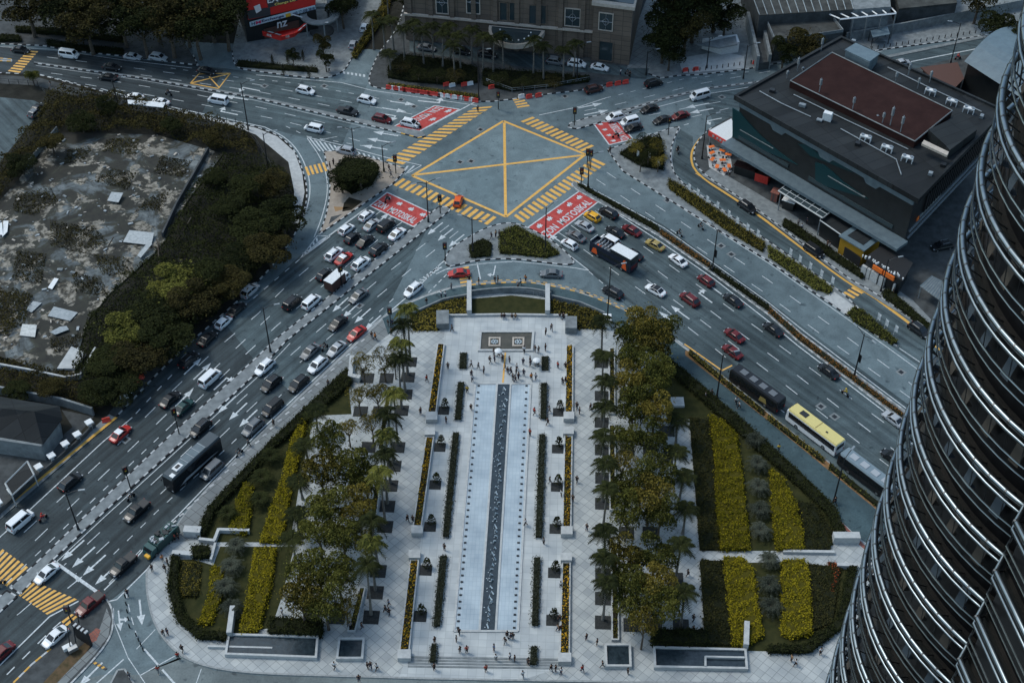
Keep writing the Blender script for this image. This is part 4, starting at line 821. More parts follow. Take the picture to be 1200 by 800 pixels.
lowwall([(245, 180), (228, 210), (208, 245), (192, 280)], .4, 1.6, 'broken dark boundary wall along the right side of the derelict slab', 'concrete_dark'); lowwall([(30, 200), (68, 155)], .3, 1.4, 'thin pale boundary wall at the upper left of the derelict slab', 'concrete'); lowwall([(-20, 428), (35, 438), (78, 447), (96, 444), (113, 413)], .35, 1.2, 'white low wall at the bottom of the derelict slab', 'stone'); lowwall([(-10, 460), (75, 476), (110, 487)], .4, 2.0, 'grey boundary wall behind the dark roofed house', 'concrete')
for i, (a, b2) in enumerate((((205, 285), (224, 255)), ((187, 315), (185, 285)), ((192, 300), (183, 280)), ((127, 288), (133, 278)))):
    p, q = g(*a, .6), g(*b2, 2.2); tag(MB().cyl(p, q, .12, n=6).build('fallen_beam', M['trunk']), ['long brown beam leaning on the broken wall of the ruin', 'thin upright beam in the ruin debris, lower one', 'thin crossing beam in the ruin debris, upper one', 'short white rod lying in the middle of the ruin'][i], 'beam')
_sp = G(slab)
_c = scatter(_sp, .12); _k = lumps(_c, 4, 11); _c = _c[_k > .45]
mb = MB()
for x, y in _c:
    s = random.uniform(.12, .5); mb.box((x, y, .45+s*.2), (s*random.uniform(1, 2.6), s*random.uniform(.6, 1.4), s*.5), random.random()*3.1, random.choice([0, 0, 1, 2]))
tag(mb.build('rubble', [M['concrete'], M['stone_beige'], M['galv']]), 'small broken rubble strewn over the derelict slab', None, None, 'stuff')
def scrub(name, pix, lo, hi, dens, leaf, m, lab, kind='stuff', seed=1, base=LOT, lump=7):
    poly = G(pix); T = scatter(poly, dens*4); leaf *= .72; h = lo+(hi-lo)*lumps(T, lump, seed); P = np.c_[T, base+h*rng.uniform(.55, 1.05, len(T))]
    o = leafcloud(name, P, leaf, [M[m]], up=.5); o['kind'] = kind; o['label'] = lab; return o
M['leaf_brown'] = mat('leaf_brown', (.016, .015, .007), .8, c2=(.06, .05, .016), island=True, spec=.2)
SC = 2.2
scrub('undergrowth', [(100, 108), (125, 112), (180, 127), (277, 150), (298, 165), (305, 190), (262, 182), (185, 160), (98, 157), (66, 158), (20, 215), (-30, 270), (-60, 300), (-60, 240), (0, 195), (48, 140), (60, 115)], .5, 3.6, 7, .5, 'leaf_brown', 'dark scrub along the top of the derelict block')
scrub('undergrowth', [(262, 184), (305, 190), (330, 200), (345, 230), (345, 262), (300, 330), (220, 400), (165, 440), (128, 480), (110, 486), (88, 440), (105, 375), (135, 345), (195, 285), (222, 235)], .5, 3.0, 6, .5, 'leaf_dark', 'dark scrub on the right of the derelict slab', seed=3)
scrub('undergrowth', [(-40, 410), (20, 425), (88, 442), (115, 487), (75, 472), (-60, 448)], .4, 2.0, 6, .5, 'leaf_brown', 'scrub between the ruin and the house', seed=5)
scrub('undergrowth', [(-50, 330), (20, 340), (40, 350), (30, 380), (10, 395), (-50, 400)], .2, 1.4, 6, .45, 'leaf_brown', 'olive weeds on the left of the ruin', seed=6, base=.4)
for i, q in enumerate([[(20, 230), (60, 222), (70, 240), (40, 255), (15, 250)], [(110, 300), (150, 305), (160, 325), (120, 325)], [(60, 400), (100, 392), (92, 410), (62, 415)], [(190, 185), (225, 192), (215, 210), (180, 205)], [(125, 165), (165, 165), (160, 185), (120, 180)], [(60, 262), (110, 268), (128, 285), (100, 300), (60, 290)], [(85, 320), (120, 330), (128, 350), (90, 345)], [(110, 215), (150, 225), (160, 205), (130, 200)], [(160, 250), (190, 250), (200, 225), (172, 235)], [(20, 295), (55, 300), (50, 335), (15, 330)], [(75, 195), (100, 190), (110, 175), (80, 178)]]): scrub('weeds', q, .05, .5, 5, .4, 'leaf_brown', 'weeds growing on the slab', seed=9+i, base=.45, lump=3)
# ------------------------------------------------------------ buildings
def solid(th, pix, z0, z1, m, name, top=None):
    return MB().prism(G(pix, z1) if top == 'roof' else G(pix), z0, z1).build(name, M[m] if isinstance(m, str) else m, th)
M['hotel'] = tiled('hotel_stone', (.125, .098, .078), (.16, .125, .1), (.07, .06, .05), 2.6, 0, .06, .3, h=1.3)
for n_ in M['hotel'].node_tree.nodes:
    if n_.bl_idname == 'ShaderNodeMapping': n_.inputs['Rotation'].default_value = (R(90), 0, 0)
M['roof_dark'] = tiled('roof_felt', (.013, .0145, .0155), (.026, .029, .031), (.010, .011, .012), 11, R(-28), .07, .15, h=2.4); M['roof_red'] = mat('roof_redbrown', (.024, .010, .009), .9, noise=.3, c2=(.036, .016, .014))
M['dark_wall'] = mat('dark_cladding', (.009, .0105, .011), .35, noise=.5, c2=(.017, .019, .02)); M['teal'] = mat('teal_panel', (.002, .032, .038), .35); M['slate'] = mat('slate_blue_cladding', (.075, .105, .125), .55, noise=.8, c2=(.11, .15, .17))
M['roof_grey'] = mat('roof_concrete', (.035, .036, .034), .9, noise=.3, c2=(.085, .088, .082), detail=10); M['blue_roof'] = mat('blue_metal_roof', (.09, .13, .155), .5, noise=.7, c2=(.125, .175, .2))
M['brown_roof'] = mat('brown_roof', (.1, .055, .045), .8); M['sign_red'] = mat('sign_red', (.5, .02, .015), .5); M['sign_dark'] = mat('sign_charcoal', (.03, .04, .045), .5)
M['sign_blue'] = mat('sign_pale_blue', (.45, .55, .62), .5); M['sign_navy'] = mat('sign_navy', (.01, .02, .08), .5); M['sign_pink'] = mat('sign_pink', (.6, .03, .12), .5); M['yellow_l'] = mat('sign_yellow_letter', (.8, .6, .15), .5)
M['lit'] = mat('warm_shop_light', (1, .55, .2), .5, emis=1.2)
# hotel at the top
hA, hB = g(476, 47), g(700, 69); W = Wall(hA, hB); back = -W.n if W.n.y < 0 else W.n
hotel = thing('hotel_building', (hA+hB)/2, 'brown stone hotel with tall narrow windows and a half round entrance canopy at the top', 'building')
p0, p1 = W.a, W.a+W.d*W.len; dep = back*42; HH = 60
MB().prism([p0, p1, p1+dep, p0+dep], 0, HH).build('wall', M['hotel'], hotel)
MB().prism([p0-back*.5-W.d*.3, p1-back*.5, p1+back*.2, p0+back*.2-W.d*.3], HH, HH+1.2).build('cornice', M['hotel'], hotel)
bayw = Wall(g(693, 71), g(737, 77)); b0, b1 = bayw.a, bayw.a+bayw.d*bayw.len; zb = bayw.at(700, 6)[1]
MB().prism([b0, b1, b1+back*32, b0+back*32], 0, zb).build('corner_bay', M['hotel'], hotel); q0, q1 = b0-bayw.d*.5-back*.5, b1+bayw.d*.5-back*.5
mb = MB(); mb.prism([q0, q1, q1+back*33, q0+back*33], zb, zb+.8); mb.build('bay_cornice', M['stone_beige'], hotel); MB().prism([b0+back, b1+back, b1+back*30, b0+back*30], zb+.8, zb+.9).build('glass_roof', M['glass_blue'], hotel)
def window(Wl, x0, y0, x1, y1, par, cross=False, out=.12):
    u0, z1 = Wl.at(x0, y0); u1, z0_ = Wl.at(x1, y1)
    if u1 < u0: u0, u1 = u1, u0
    z0_, z1 = min(z0_, z1), max(z0_, z1); s = -1 if (Wl.n.y > 0) else 1
    def P(u, z, o): return Wl.p(u, z, o*s)
    fr = MB(); t = .22
    for a, b, c, d in ((u0-t, u1+t, z1, z1+t), (u0-t, u1+t, z0_-t, z0_), (u0-t, u0, z0_, z1), (u1, u1+t, z0_, z1)):
        A = [P(a, c, -.1), P(b, c, -.1), P(b, c, .22), P(a, c, .22)]; B = [P(a, d, -.1), P(b, d, -.1), P(b, d, .22), P(a, d, .22)]; fr.rings([A, B])
    o = fr.build('window', M['stone_beige'] if cross else M['hotel'], par)
    pn = MB().face([P(u0, z0_, .06), P(u1, z0_, .06), P(u1, z1, .06), P(u0, z1, .06)]); pn.build('pane', M['glass_blue'], o)
    if cross:
        mb = MB(); um, zm = (u0+u1)/2, (z0_+z1)/2; k = (u1-u0)*.28
        pts = [P(um, zm+k*1.2, .14), P(um+k, zm, .14), P(um, zm-k*1.2, .14), P(um-k, zm, .14)]; mb.tube(pts, .12, 4, close=True); mb.cyl(P(um, z0_, .12), P(um, z1, .12), .08, n=4); mb.cyl(P(u0, zm, .12), P(u1, zm, .12), .08, n=4); mb.build('lattice', M['metal_grey'], o)
for x0, x1 in ((586, 594), (597.5, 604.5), (620.5, 628), (632, 639.5)): window(W, x0, 3 if x0 < 600 else 6, x1, 24 if x0 < 600 else 28, hotel)
for x0, x1 in ((511, 525), (547, 562), (663, 679)): window(W, x0, 10 if x0 > 600 else -10, x1, 31 if x0 > 600 else 16, hotel, True)
window(bayw, 703, 15, 717, 36, hotel, True); window(bayw, 703, 48, 717, 72, hotel)
mb = MB()
for k in range(9):
    u = W.len*(k+.15)/9; mb.prism([W.p(u, 0, 0)-back*.45, W.p(u+1.1, 0, 0)-back*.45, W.p(u+1.1, 0)+back*.1, W.p(u, 0)+back*.1], 0, HH-.5)
mb.build('pilaster', M['hotel'], hotel)
for z in (7.2, 24):
    MB().prism([W.a-back*.62, p1-back*.62, p1+back*.1, W.a+back*.1], z, z+.5).build('string_course', M['stone_beige'], hotel)
cc = W.p(W.at(606, 62)[0], 0); th_ = []; zc = 6.6
mb = MB(); n = 16; ring = [cc+W.d*(6.8*math.cos(math.pi*k/n))-back*(.3+7.5*math.sin(math.pi*k/n)) for k in range(n+1)]
mb.prism(ring, zc-1.3, zc); cn = mb.build('entrance_canopy', M['stone_beige'], hotel); c2 = sum(ring, Vector())/len(ring)
MB().prism([c2+(p-c2)*.88 for p in ring], zc, zc+.05).build('canopy_glass', M['glass_blue'], cn)
for k in range(9):
    p = c2+(ring[(k*2) % 17]-c2)*.55; MB().blob((p.x, p.y, zc+.25), (.2, .2, .2), n=6, k=4).build('canopy_light', M['white'], cn)
for k in ():
    p = c2+(ring[k]-c2)*.9; MB().cyl((p.x, p.y, 0), (p.x, p.y, zc-1.3), .3, n=8).build('column', M['stone_beige'], cn)
# red sign building, top left
sA, sB = g(290, 50), g(373, 36); WS = Wall(sA, sB); s_ = 1 if WS.n.y < 0 else -1
sh = thing('corner_shop_building', (sA+sB)/2, 'dark corner shop building with huge red billboard and red curved canopy at the top left', 'building')
bk = Vector((-WS.n.x*s_, -WS.n.y*s_, 0)); hz = 22
MB().prism([WS.a, WS.p(WS.len, 0), WS.p(WS.len, 0)+bk*16, WS.a+bk*16], 0, hz).build('wall', M['dark_wall'], sh)
def panel(name, corners, m, par, out=.15, Wl=WS, sgn=None):
    sg = s_ if sgn is None else sgn; P = [Wl.at(*c) for c in corners]; lo = [Wl.p(u, z, sg*(out-.12)) for u, z in P]; hi = [Wl.p(u, z, sg*out) for u, z in P]
    return MB().rings([lo, hi]).build(name, M[m], par), [Wl.p(u, z, sg*(out+.02)) for u, z in P]
bb, _ = panel('billboard', [(287, -14), (370, -30), (369.5, 5.5), (290.6, 23)], 'sign_red', sh, .3)
for q in ([(289, 12), (316, 8), (317, 17), (291, 22)], [(311, -4), (366, -16), (348, 0), (314, 8.5)]): panel('billboard_print', q, 'sign_dark', bb, .42)
panel('billboard_photo', [(297, 7), (304, 4), (306, 11), (300, 15)], 'white', bb, .5)
_, c = panel('name_strip', [(292, 25.5), (368.8, 5.4), (369.7, 10.3), (293, 31)], 'sign_blue', sh, .35)
def wl(x, y, o=.4): u, z = WS.at(x, y); return WS.p(u, z, s_*o)
def wtext(s, x0, y0, x1, y1, hx, hy, m, par, o=.5): a, b, c_ = wl(x0, y0, o), wl(x1, y1, o), wl(hx, hy, o); textmesh('lettering', s, a, b-a, c_-a, M[m], par, True)
wtext('H', 294.5, 29.2, 298.5, 28.1, 294.3, 25.7, 'sign_navy', sh); wtext('M', 299.5, 27.9, 305.5, 26.5, 299.3, 24.2, 'sign_pink', sh); wtext('Exchange', 306.5, 26.2, 332.5, 19.8, 306.2, 22.4, 'sign_navy', sh)
panel('phone_emblem', [(334, 16), (340, 14.5), (340.6, 18), (334.8, 19.8)], 'yellow', sh, .42); wtext('+60 17-308 3818', 342.5, 17.3, 368.3, 10.6, 342.2, 13.6, 'sign_navy', sh)
wtext('EX', 313, 3, 326, .3, 312.5, -5, 'white', bb, .6); wtext('Change Do', 321.5, 6.5, 346, .8, 321, 2.8, 'yellow_l', bb, .6)
panel('shop_front', [(309, 34), (350, 23), (350.5, 35), (310, 45)], 'brown_roof', sh, .28)
wn = Wall(g(311, 44.5), g(350, 34.5)); sg = 1 if wn.n.y < 0 else -1; a, b, c = (wn.p(*wn.at(*q), sg*.15) for q in ((324.5, 32), (336, 29.5), (324.2, 25)))
wtext('nz', 324.5, 32.5, 336.5, 29.5, 324.2, 25.5, 'white', sh, .45)
cr = [(308, 42), (329, 48), (345, 43.5), (357, 33)]; mb = MB()
A = [g(x, y, 3.6) for x, y in cr]; B_ = [p+Vector((0, 0, 1.3)) for p in A]; C_ = [g(x+2, y-5, 5.6) for x, y in cr]; mb.strip(A, B_).strip(B_, C_, 0); mb.face([*A, C_[3]-Vector((0, 0, .7)), C_[0]-Vector((0, 0, .7))][::-1])
cp = mb.build('canopy', M['sign_red'], sh)
mb = MB()
for i in range(3):
    for t in (.15, .55):
        p = C_[i].lerp(C_[i+1], t); q = C_[i].lerp(C_[i+1], t+.3); o = (C_[i]-B_[i]).normalized()*1.3+Vector((0, 0, .25)); k = Vector((0, 0, .12)); mb.face([p+k, q+k, q+o*1.2+k, p+o*1.2+k])
mb.build('skylight', M['sign_blue'], sh)
for i, t in ((0, .25), (1, .4), (2, .35)):
    a = A[i].lerp(A[i+1], t)+Vector((0, -.12, .4)); b = A[i].lerp(A[i+1], t+.28)+Vector((0, -.12, .4)); textmesh('lettering', 'nz', a, b-a, Vector((0, 0, .6)), M['white'], sh, True)
rg_ = thing('ring_canopy', g(368, 26), 'pale circular ring canopy on columns beside the red billboard', 'canopy'); c = g(375, 17, 5)
mb = MB(); n = 20
for k in range(n):
    a, b = 2*math.pi*k/n, 2*math.pi*(k+1)/n; mb.rings([[(c.x+r*math.cos(t), c.y+r*math.sin(t), z) for r, z in ((3.2, 4.6), (4.9, 4.8), (4.9, 5.2), (3.2, 5.3))] for t in (a, b)], cap=False)
mb.build('ring', M['concrete'], rg_); MB().cyl((c.x, c.y, .1), (c.x, c.y, .5), 3, n=16).build('base', M['concrete_dark'], rg_)
for k in range(5): a = k*1.257; MB().cyl((c.x+4*math.cos(a), c.y+4*math.sin(a), 0), (c.x+4*math.cos(a), c.y+4*math.sin(a), 4.8), .18, n=6).build('column', M['galv'], rg_)
mb = MB()
for k in range(4): a = .4+k*1.57; mb.cyl((c.x+4.5*math.cos(a), c.y+4.5*math.sin(a), 5.2), (c.x+7*math.cos(a), c.y+7*math.sin(a), 6.6), .14, n=5)
mb.build('strut', M['white'], rg_)
so2 = thing('low_glass_building', g(395, 20), 'low dark glass roofed building beside the side street at the top', 'building'); MB().prism(G([(385, 28), (412, 10), (425, -30), (388, -30)]), 0, 5).build('wall', M['dark_wall'], so2); MB().prism(G([(386, 22), (409, 6), (420, -34), (390, -34)], 5), 5, 5.2).build('roof', M['glass_blue'], so2)
# dark commercial block on the right
ZJ = 17.0; A, B, C, D_ = (g(*q, ZJ) for q in ((860, 114), (985, 44), (1178, 131), (1076, 236)))
jb = thing('commercial_block', (A+B+C+D_)/4*Vector((1, 1, 0)) if False else Vector(((A.x+C.x)/2, (A.y+C.y)/2, 0)), 'large dark flat roofed commercial block with teal panels and red brown raised roof', 'building')
cen = (A+B+C+D_)/4
def ins(P, k): return [p+(cen-p).normalized()*k for p in P]
MB().prism(ins([A, B, C, D_], 1.5), 6, ZJ-.3).build('wall', M['dark_wall'], jb); MB().prism(ins([A, B, C, D_], 6), 0, 6.2).build('ground_floor', M['dark_wall'], jb)
MB().prism([A, B, C, D_], ZJ-.6, ZJ).build('roof', M['roof_dark'], jb)
mb = MB(); Q = [A, B, C, D_]; I = ins(Q, .8)
for k in range(4): mb.prism([Q[k], Q[(k+1) % 4], I[(k+1) % 4], I[k]], ZJ, ZJ+.5+.01*k)
mb.build('parapet', M['roof_dark'], jb)
fw = Wall(ins([A], 1.5)[0]-Vector((0, 0, ZJ)), ins([D_], 1.5)[0]-Vector((0, 0, ZJ))); sj = 1 if fw.n.y < 0 else -1
def fpanel(name, uz, m, par=jb, out=.2): lo = [fw.p(u, z, 0) for u, z in uz]; hi = [fw.p(u, z, sj*out) for u, z in uz]; return MB().rings([lo, hi]).build(name, M[m], par)
L = fw.len
fpanel('fascia_band', [(0, ZJ-1.9), (L, ZJ-1.9), (L, ZJ-.65), (0, ZJ-.65)], 'slate', out=.5)
for u in (.24, .52, .78): fpanel('fascia_tab', [(L*u-1.2, ZJ-3), (L*u+1.2, ZJ-3), (L*u+2.2, ZJ-1.8), (L*u-2.2, ZJ-1.8)], 'slate', out=.35)
def curve(a, b, c, n=8): return [((1-t)**2*a[0]+2*t*(1-t)*b[0]+t*t*c[0], (1-t)**2*a[1]+2*t*(1-t)*b[1]+t*t*c[1]) for t in (k/n for k in range(n+1))]
for q in ([(859, 126), (867, 131), (878, 144), (893, 160), (915, 179), (935, 193), (859, 160)], [(956, 190), (966, 193), (976, 201), (990, 214), (1018, 233), (956, 214)], [(936, 168), (948, 170), (960, 180), (985, 190), (1000, 202), (975, 192), (950, 182)]): fpanel('screen_panel', [fw.at(*p) for p in q][::-1], 'teal')
for u0, u1 in ((.02, .33), (.45, .93)): fpanel('glass_band', [(L*u0, 7.1), (L*u1, 7.1), (L*u1, 8.0), (L*u0, 8.0)], 'glass_blue', out=.26)
for p, q in (((868, 152), (907, 174)), ((971, 206), (1014, 231))): (u0, z0_), (u1, z1_) = fw.at(*p), fw.at(*q); fpanel('light_strip', [(u0, z0_), (u1, z1_), (u1, z1_+.18), (u0, z0_+.18)], 'concrete', out=.3)
led = [fw.p(-1, 0, 0), fw.p(L+.8, 0, 0), fw.p(L+.8, 0, sj*3.6), fw.p(-1, 0, sj*3.6)]; MB().prism(led, 5.6, 6.3).build('ledge', M['slate'], jb)
rw = Wall(ins([D_], 1.5)[0]-Vector((0, 0, ZJ)), ins([C], 1.5)[0]-Vector((0, 0, ZJ))); sr = 1 if rw.n.x > 0 else -1
for k in range(26):
    u = 6+(rw.len-8)*k/26; lo = [rw.p(u, 9.6, 0), rw.p(u+.5, 9.6, 0), rw.p(u+.5, 9.6, sr*.4), rw.p(u, 9.6, sr*.4)]; MB().rings([lo, [p+Vector((0, 0, 4.6)) for p in lo]]).build('wall_fin', M['metal_dark'], jb)
for z in (7.6, 5.9): lo = [rw.p(1, z, 0), rw.p(rw.len, z, 0), rw.p(rw.len, z, sr*.3), rw.p(1, z, sr*.3)]; MB().rings([lo, [p+Vector((0, 0, .22)) for p in lo]]).build('wall_strip', M['galv'], jb)
o = rw.p(3.5, 8.7, sr*.1); MB().rings([[o, o+rw.d*.9, o+rw.d*.9+Vector((0, 0, .9)), o+Vector((0, 0, .9))], [p+rw.n*sr*.15 for p in (o, o+rw.d*.9, o+rw.d*.9+Vector((0, 0, .9)), o+Vector((0, 0, .9)))]]).build('emblem', M['orange'], jb)
lo = [rw.p(5, 8.8, 0), rw.p(14, 8.8, 0), rw.p(14, 8.8, sr*.2), rw.p(5, 8.8, sr*.2)]; MB().rings([lo, [p+Vector((0, 0, .5)) for p in lo]]).build('name_strip', M['concrete'], jb)
RR = G([(975, 62), (1116, 130), (1072, 166), (926, 95)], ZJ+1.6); MB().prism(RR, ZJ, ZJ+1.6).build('raised_roof', M['roof_red'], jb)
mb = MB()
for k in range(4): mb.tube([RR[k]+Vector((0, 0, .1)), RR[(k+1) % 4]+Vector((0, 0, .1))], .14, 4)
mb.build('roof_edge', M['concrete'], jb); MB().prism(G([(1088, 152), (1128, 133), (1145, 152), (1113, 176), (1108, 170)], ZJ+2.2), ZJ, ZJ+2.2).build('roof_box', M['roof_dark'], jb)
MB().prism(G([(1080, 168), (1083, 164), (1112, 178), (1110, 182)], ZJ+2.6), ZJ+2.1, ZJ+2.6).build('duct', M['stone_beige'], jb)
MB().prism(G([(991, 60), (1003, 51), (1030, 62), (1024, 70), (1019, 74)], ZJ+2.6), ZJ, ZJ+2.6).build('plant_room', M['slate'], jb); MB().prism(G([(990, 58), (1003, 50), (1031, 63), (1019, 72)], ZJ+2.9), ZJ+2.6, ZJ+2.85).build('plant_room_roof', M['blue_roof'], jb)
for i, q in enumerate(([(930, 112), (990, 141), (1064, 176)], [(985, 152), (1050, 188), (1056, 206)], [(1040, 80), (1085, 102), (1150, 132)], [(890, 108), (915, 122), (950, 138)])): MB().tube([p+Vector((0, 0, .25)) for p in G(q, ZJ)], .11, 5).build('pipe', M['galv'], jb)
for i, (x, y) in enumerate(((905, 108), (940, 125), (1005, 170), (1090, 205), (1105, 195), (1150, 138), (1128, 143), (1000, 50))): c = g(x, y, ZJ); MB().box((c.x, c.y, ZJ+.35), (random.uniform(.6, 1.6), random.uniform(.5, 1), .7), R(-28), ch=.04).build('vent_box', M['galv' if i % 2 else 'metal_dark'], jb)
def ac(x, y, lab, first=[]):
    if not first:
        th = thing('air_conditioner', (0, 0, 0), lab, 'air conditioner', 'air conditioners on the dark roof'); MB().box((0, 0, 1.25), (2.5, .95, .4), ch=.05).build('unit', M['white'], th)
        for i in (-.8, .8): MB().cyl((i, 0, 1.6), (i, 0, 1.66), .38, n=10).build('fan', M['metal_grey'], th)
        for i in (-1.2, 0, 1.2):
            for j in (-.4, .4): MB().box((i, j, .55), (.16, .16, 1.1)).build('leg', M['white'], th)
        first.append(th)
    else: th = cyc(first[0])
    p = g(x, y, ZJ+1.3); th.location = (p.x, p.y, ZJ+.01); th.rotation_euler.z = R(-28); th['label'] = lab; th.scale = (.9, .9, .9)
for v in ((1015, 159, 'white rooftop air conditioner leftmost of the three along the front edge'), (1040, 171, 'white rooftop air conditioner in the middle of the three along the front edge'), (1064, 183, 'white rooftop air conditioner rightmost of the three along the front edge'), (1091, 105, 'white rooftop air conditioner first of three behind the red brown roof, nearest the antennas'), (1116, 117, 'white rooftop air conditioner in the middle of the three behind the red brown roof'), (1136, 126, 'white rooftop air conditioner last of the three behind the red brown roof, nearest the tower')): ac(*v)
c = g(969, 141, ZJ); th = thing('cooling_unit', c, 'upright white cooling unit alone on the left part of the dark roof', 'cooling unit'); MB().box((c.x, c.y, ZJ+1), (1.8, 1.1, 1.9), R(-28), ch=.06).build('cabinet', M['white'], th); MB().box((c.x-1.6, c.y-.3, ZJ+.3), (1.2, .8, .4), R(-28), ch=.05).build('pipe_box', M['galv'], th)
for i, (x, y, h) in enumerate([(960, 108, 3.4), (999, 128, 3), (1043, 147, 4.6), (1055, 155, 4), (1034, 144, 2.6), (1049, 96, 2.4), (1064, 89, 3.2), (1075, 104, 2.8), (1089, 97, 3), (934, 84, 3.6), (962, 60, 3.4), (922, 92, 2), (1027, 143, 1.8), (940, 86, 1.6)]):
    c = g(x, y, ZJ+(1.6 if i in (0, 1, 2, 3, 4) else 0)); th = thing('antenna_mast', c, ['tallest pale antenna at the left of the red brown roof edge', 'short antenna second along the red brown roof edge', 'tall antenna in the middle of the red brown roof edge', 'right hand antenna on the red brown roof edge', 'thick short antenna just left of the tall middle one', 'antenna with white box behind the roof near the plant room', 'slim antenna behind the red brown roof near the plant room', 'stubby branched antenna left of the rear air conditioners', 'slim branched antenna just left of the rear air conditioners', 'tall antenna at the left corner of the dark roof', 'tall antenna at the back left edge of the dark roof', 'low antenna at the far left of the dark roof', 'short grey drum antenna on the roof edge', 'low white aerial box beside the left corner antenna'][i], 'antenna')
    MB().cyl(c, c+Vector((0, 0, h)), .1, n=6).build('mast', M['galv'], th); MB().box((c.x, c.y, c.z+h*.72), (.42, .42, h*.42), .4, ch=.04).build('antenna_panel', M['galv'], th)
M['yellow_dull'] = mat('kiosk_yellow', (.3, .17, .02), .6)
# kiosks in front
def canopy_thing(name, pix, z, lab, m_roof, m_wall=None, t=.25, cat='kiosk', legs=True):
    P = G(pix, z); c = sum(P, Vector())/4; c.z = LOT; th = thing(name, c, lab, cat); MB().prism(P, z-t, z).build('roof', M[m_roof], th)
    Q = [c+(Vector((p.x, p.y, c.z))-c)*.9 for p in P]
    if m_wall: MB().prism(Q, LOT, z-t).build('wall', M[m_wall], th)
    elif legs:
        for q in Q: MB().cyl(q, (q.x, q.y, z-t), .12, n=6).build('post', M['galv'], th)
    return th, P
th, P = canopy_thing('glass_canopy', [(912, 224), (925, 214), (980, 243), (964, 256)], 5, 'glazed pergola canopy with white grid frame in front of the dark block', 'glass_blue', None, .1, 'canopy'); mb = MB()
for k in range(7): t = k/6; mb.cyl(P[0].lerp(P[3], t)+Vector((0, 0, .1)), P[1].lerp(P[2], t)+Vector((0, 0, .1)), .11, n=4)
for k in range(4): t = k/3; mb.cyl(P[0].lerp(P[1], t)+Vector((0, 0, .14)), P[3].lerp(P[2], t)+Vector((0, 0, .14)), .09 if k else .2, n=4)
mb.build('frame', M['stone'], th)
th, P = canopy_thing('kiosk', [(961, 258), (975, 245), (1004, 260), (987, 276)], 4.2, 'flat dark roofed kiosk between the glass canopy and the blue edged kiosk', 'roof_dark', 'dark_wall'); MB().tube([P[0], P[3]], .16, 4).build('fascia', M['stone'], th)
th, P = canopy_thing('kiosk', [(983, 276), (1007, 260), (1035, 277), (1013, 294)], 4.6, 'kiosk with pale blue edged roof and yellow front', 'blue_roof', 'yellow_dull')
c = sum(P, Vector())/4; MB().prism([c+(p-c)*.62 for p in P], 4.6, 4.68).build('roof_panel', M['roof_dark'], th); MB().prism([P[0]+Vector((.6, .3, 0)), P[3]+Vector((-.3, .4, 0)), P[3]+Vector((-.3, .2, 0)), P[0]+Vector((.6, 0, 0))], .2, 2.6).build('shop_front', M['black'], th)
th, P = canopy_thing('kiosk', [(1013, 302), (1035, 286), (1070, 308), (1058, 329)], 4.4, 'black kiosk with orange sign and pale shop boards near the small crossing', 'black', 'dark_wall')
WK = Wall(Vector((P[0].x, P[0].y, 0)), Vector((P[3].x, P[3].y, 0))); sk = 1 if WK.n.y < 0 else -1
def kp(u0, u1, z0_, z1, m, nm, o=.25): lo = [WK.p(u0*WK.len, z0_, sk*(o-.5)), WK.p(u1*WK.len, z0_, sk*(o-.5)), WK.p(u1*WK.len, z0_, sk*o), WK.p(u0*WK.len, z0_, sk*o)]; MB().rings([lo, [p+Vector((0, 0, z1-z0_)) for p in lo]]).build(nm, M[m], th)
kp(.25, .5, 3.2, 4.2, 'orange', 'sign'); kp(.53, .8, 3.2, 4.2, 'orange', 'sign')
for a, b in ((.0, .12), (.14, .22), (.24, .42), (.46, .6), (.82, .86)): kp(a, b, .2, 2.6, 'stone', 'shop_board')
mb = MB()
for k in range(26): t = k/26; p = P[0].lerp(P[3], t)+Vector((random.uniform(-.3, .5), random.uniform(0, .8), 0)); mb.box((p.x, p.y, 4.6), (random.uniform(.15, .5), .2, random.uniform(.2, .6)), random.random()*3)
mb.build('roof_ornament', M['white'], th)
th, P = canopy_thing('striped_awning', [(1078, 335), (1092, 323), (1112, 333), (1102, 352)], 3.2, 'grey and white striped awning beside the tower end of the kiosks', 'concrete', None, .15, 'awning'); mb = MB()
for k in range(9): a, b = P[0].lerp(P[3], k/9), P[0].lerp(P[3], (k+.5)/9); a2, b2 = P[1].lerp(P[2], k/9), P[1].lerp(P[2], (k+.5)/9); mb.prism([a, b, b2, a2], 3.2, 3.26)
mb.build('stripe', M['slate'], th)
th, P = canopy_thing('market_tent', [(831, 153), (857, 139), (862, 150), (855, 167)], 4, 'white topped tent with red fascia at the left corner of the dark block', 'white', None, .2, 'tent')
for a, b, m in ((P[0], P[3], 'red'),): mb = MB(); n = Vector((.15, .25, 0)); mb.prism([a, b, b-n, a-n], 2.9, 4.05); f = mb.build('fascia', M[m], th); mb = MB(); [mb.box((*(a.lerp(b, t)-n*1.1)[:2], 3.5), (.5, .12, .5), R(-30)) for t in (.25, .45, .6, .75)]; mb.build('sign_mark', M['stone'], f)
cl = ['behind the other tables by the tent', 'beside the tent fascia, right of the pair', 'large, in the middle of the terrace', 'at the upper left edge of the terrace', 'at the left edge of the terrace, second down', 'at the left edge of the terrace, lowest', 'at the front of the terrace on the left', 'at the front of the terrace on the right', 'at the very front by the white statue']
first = None
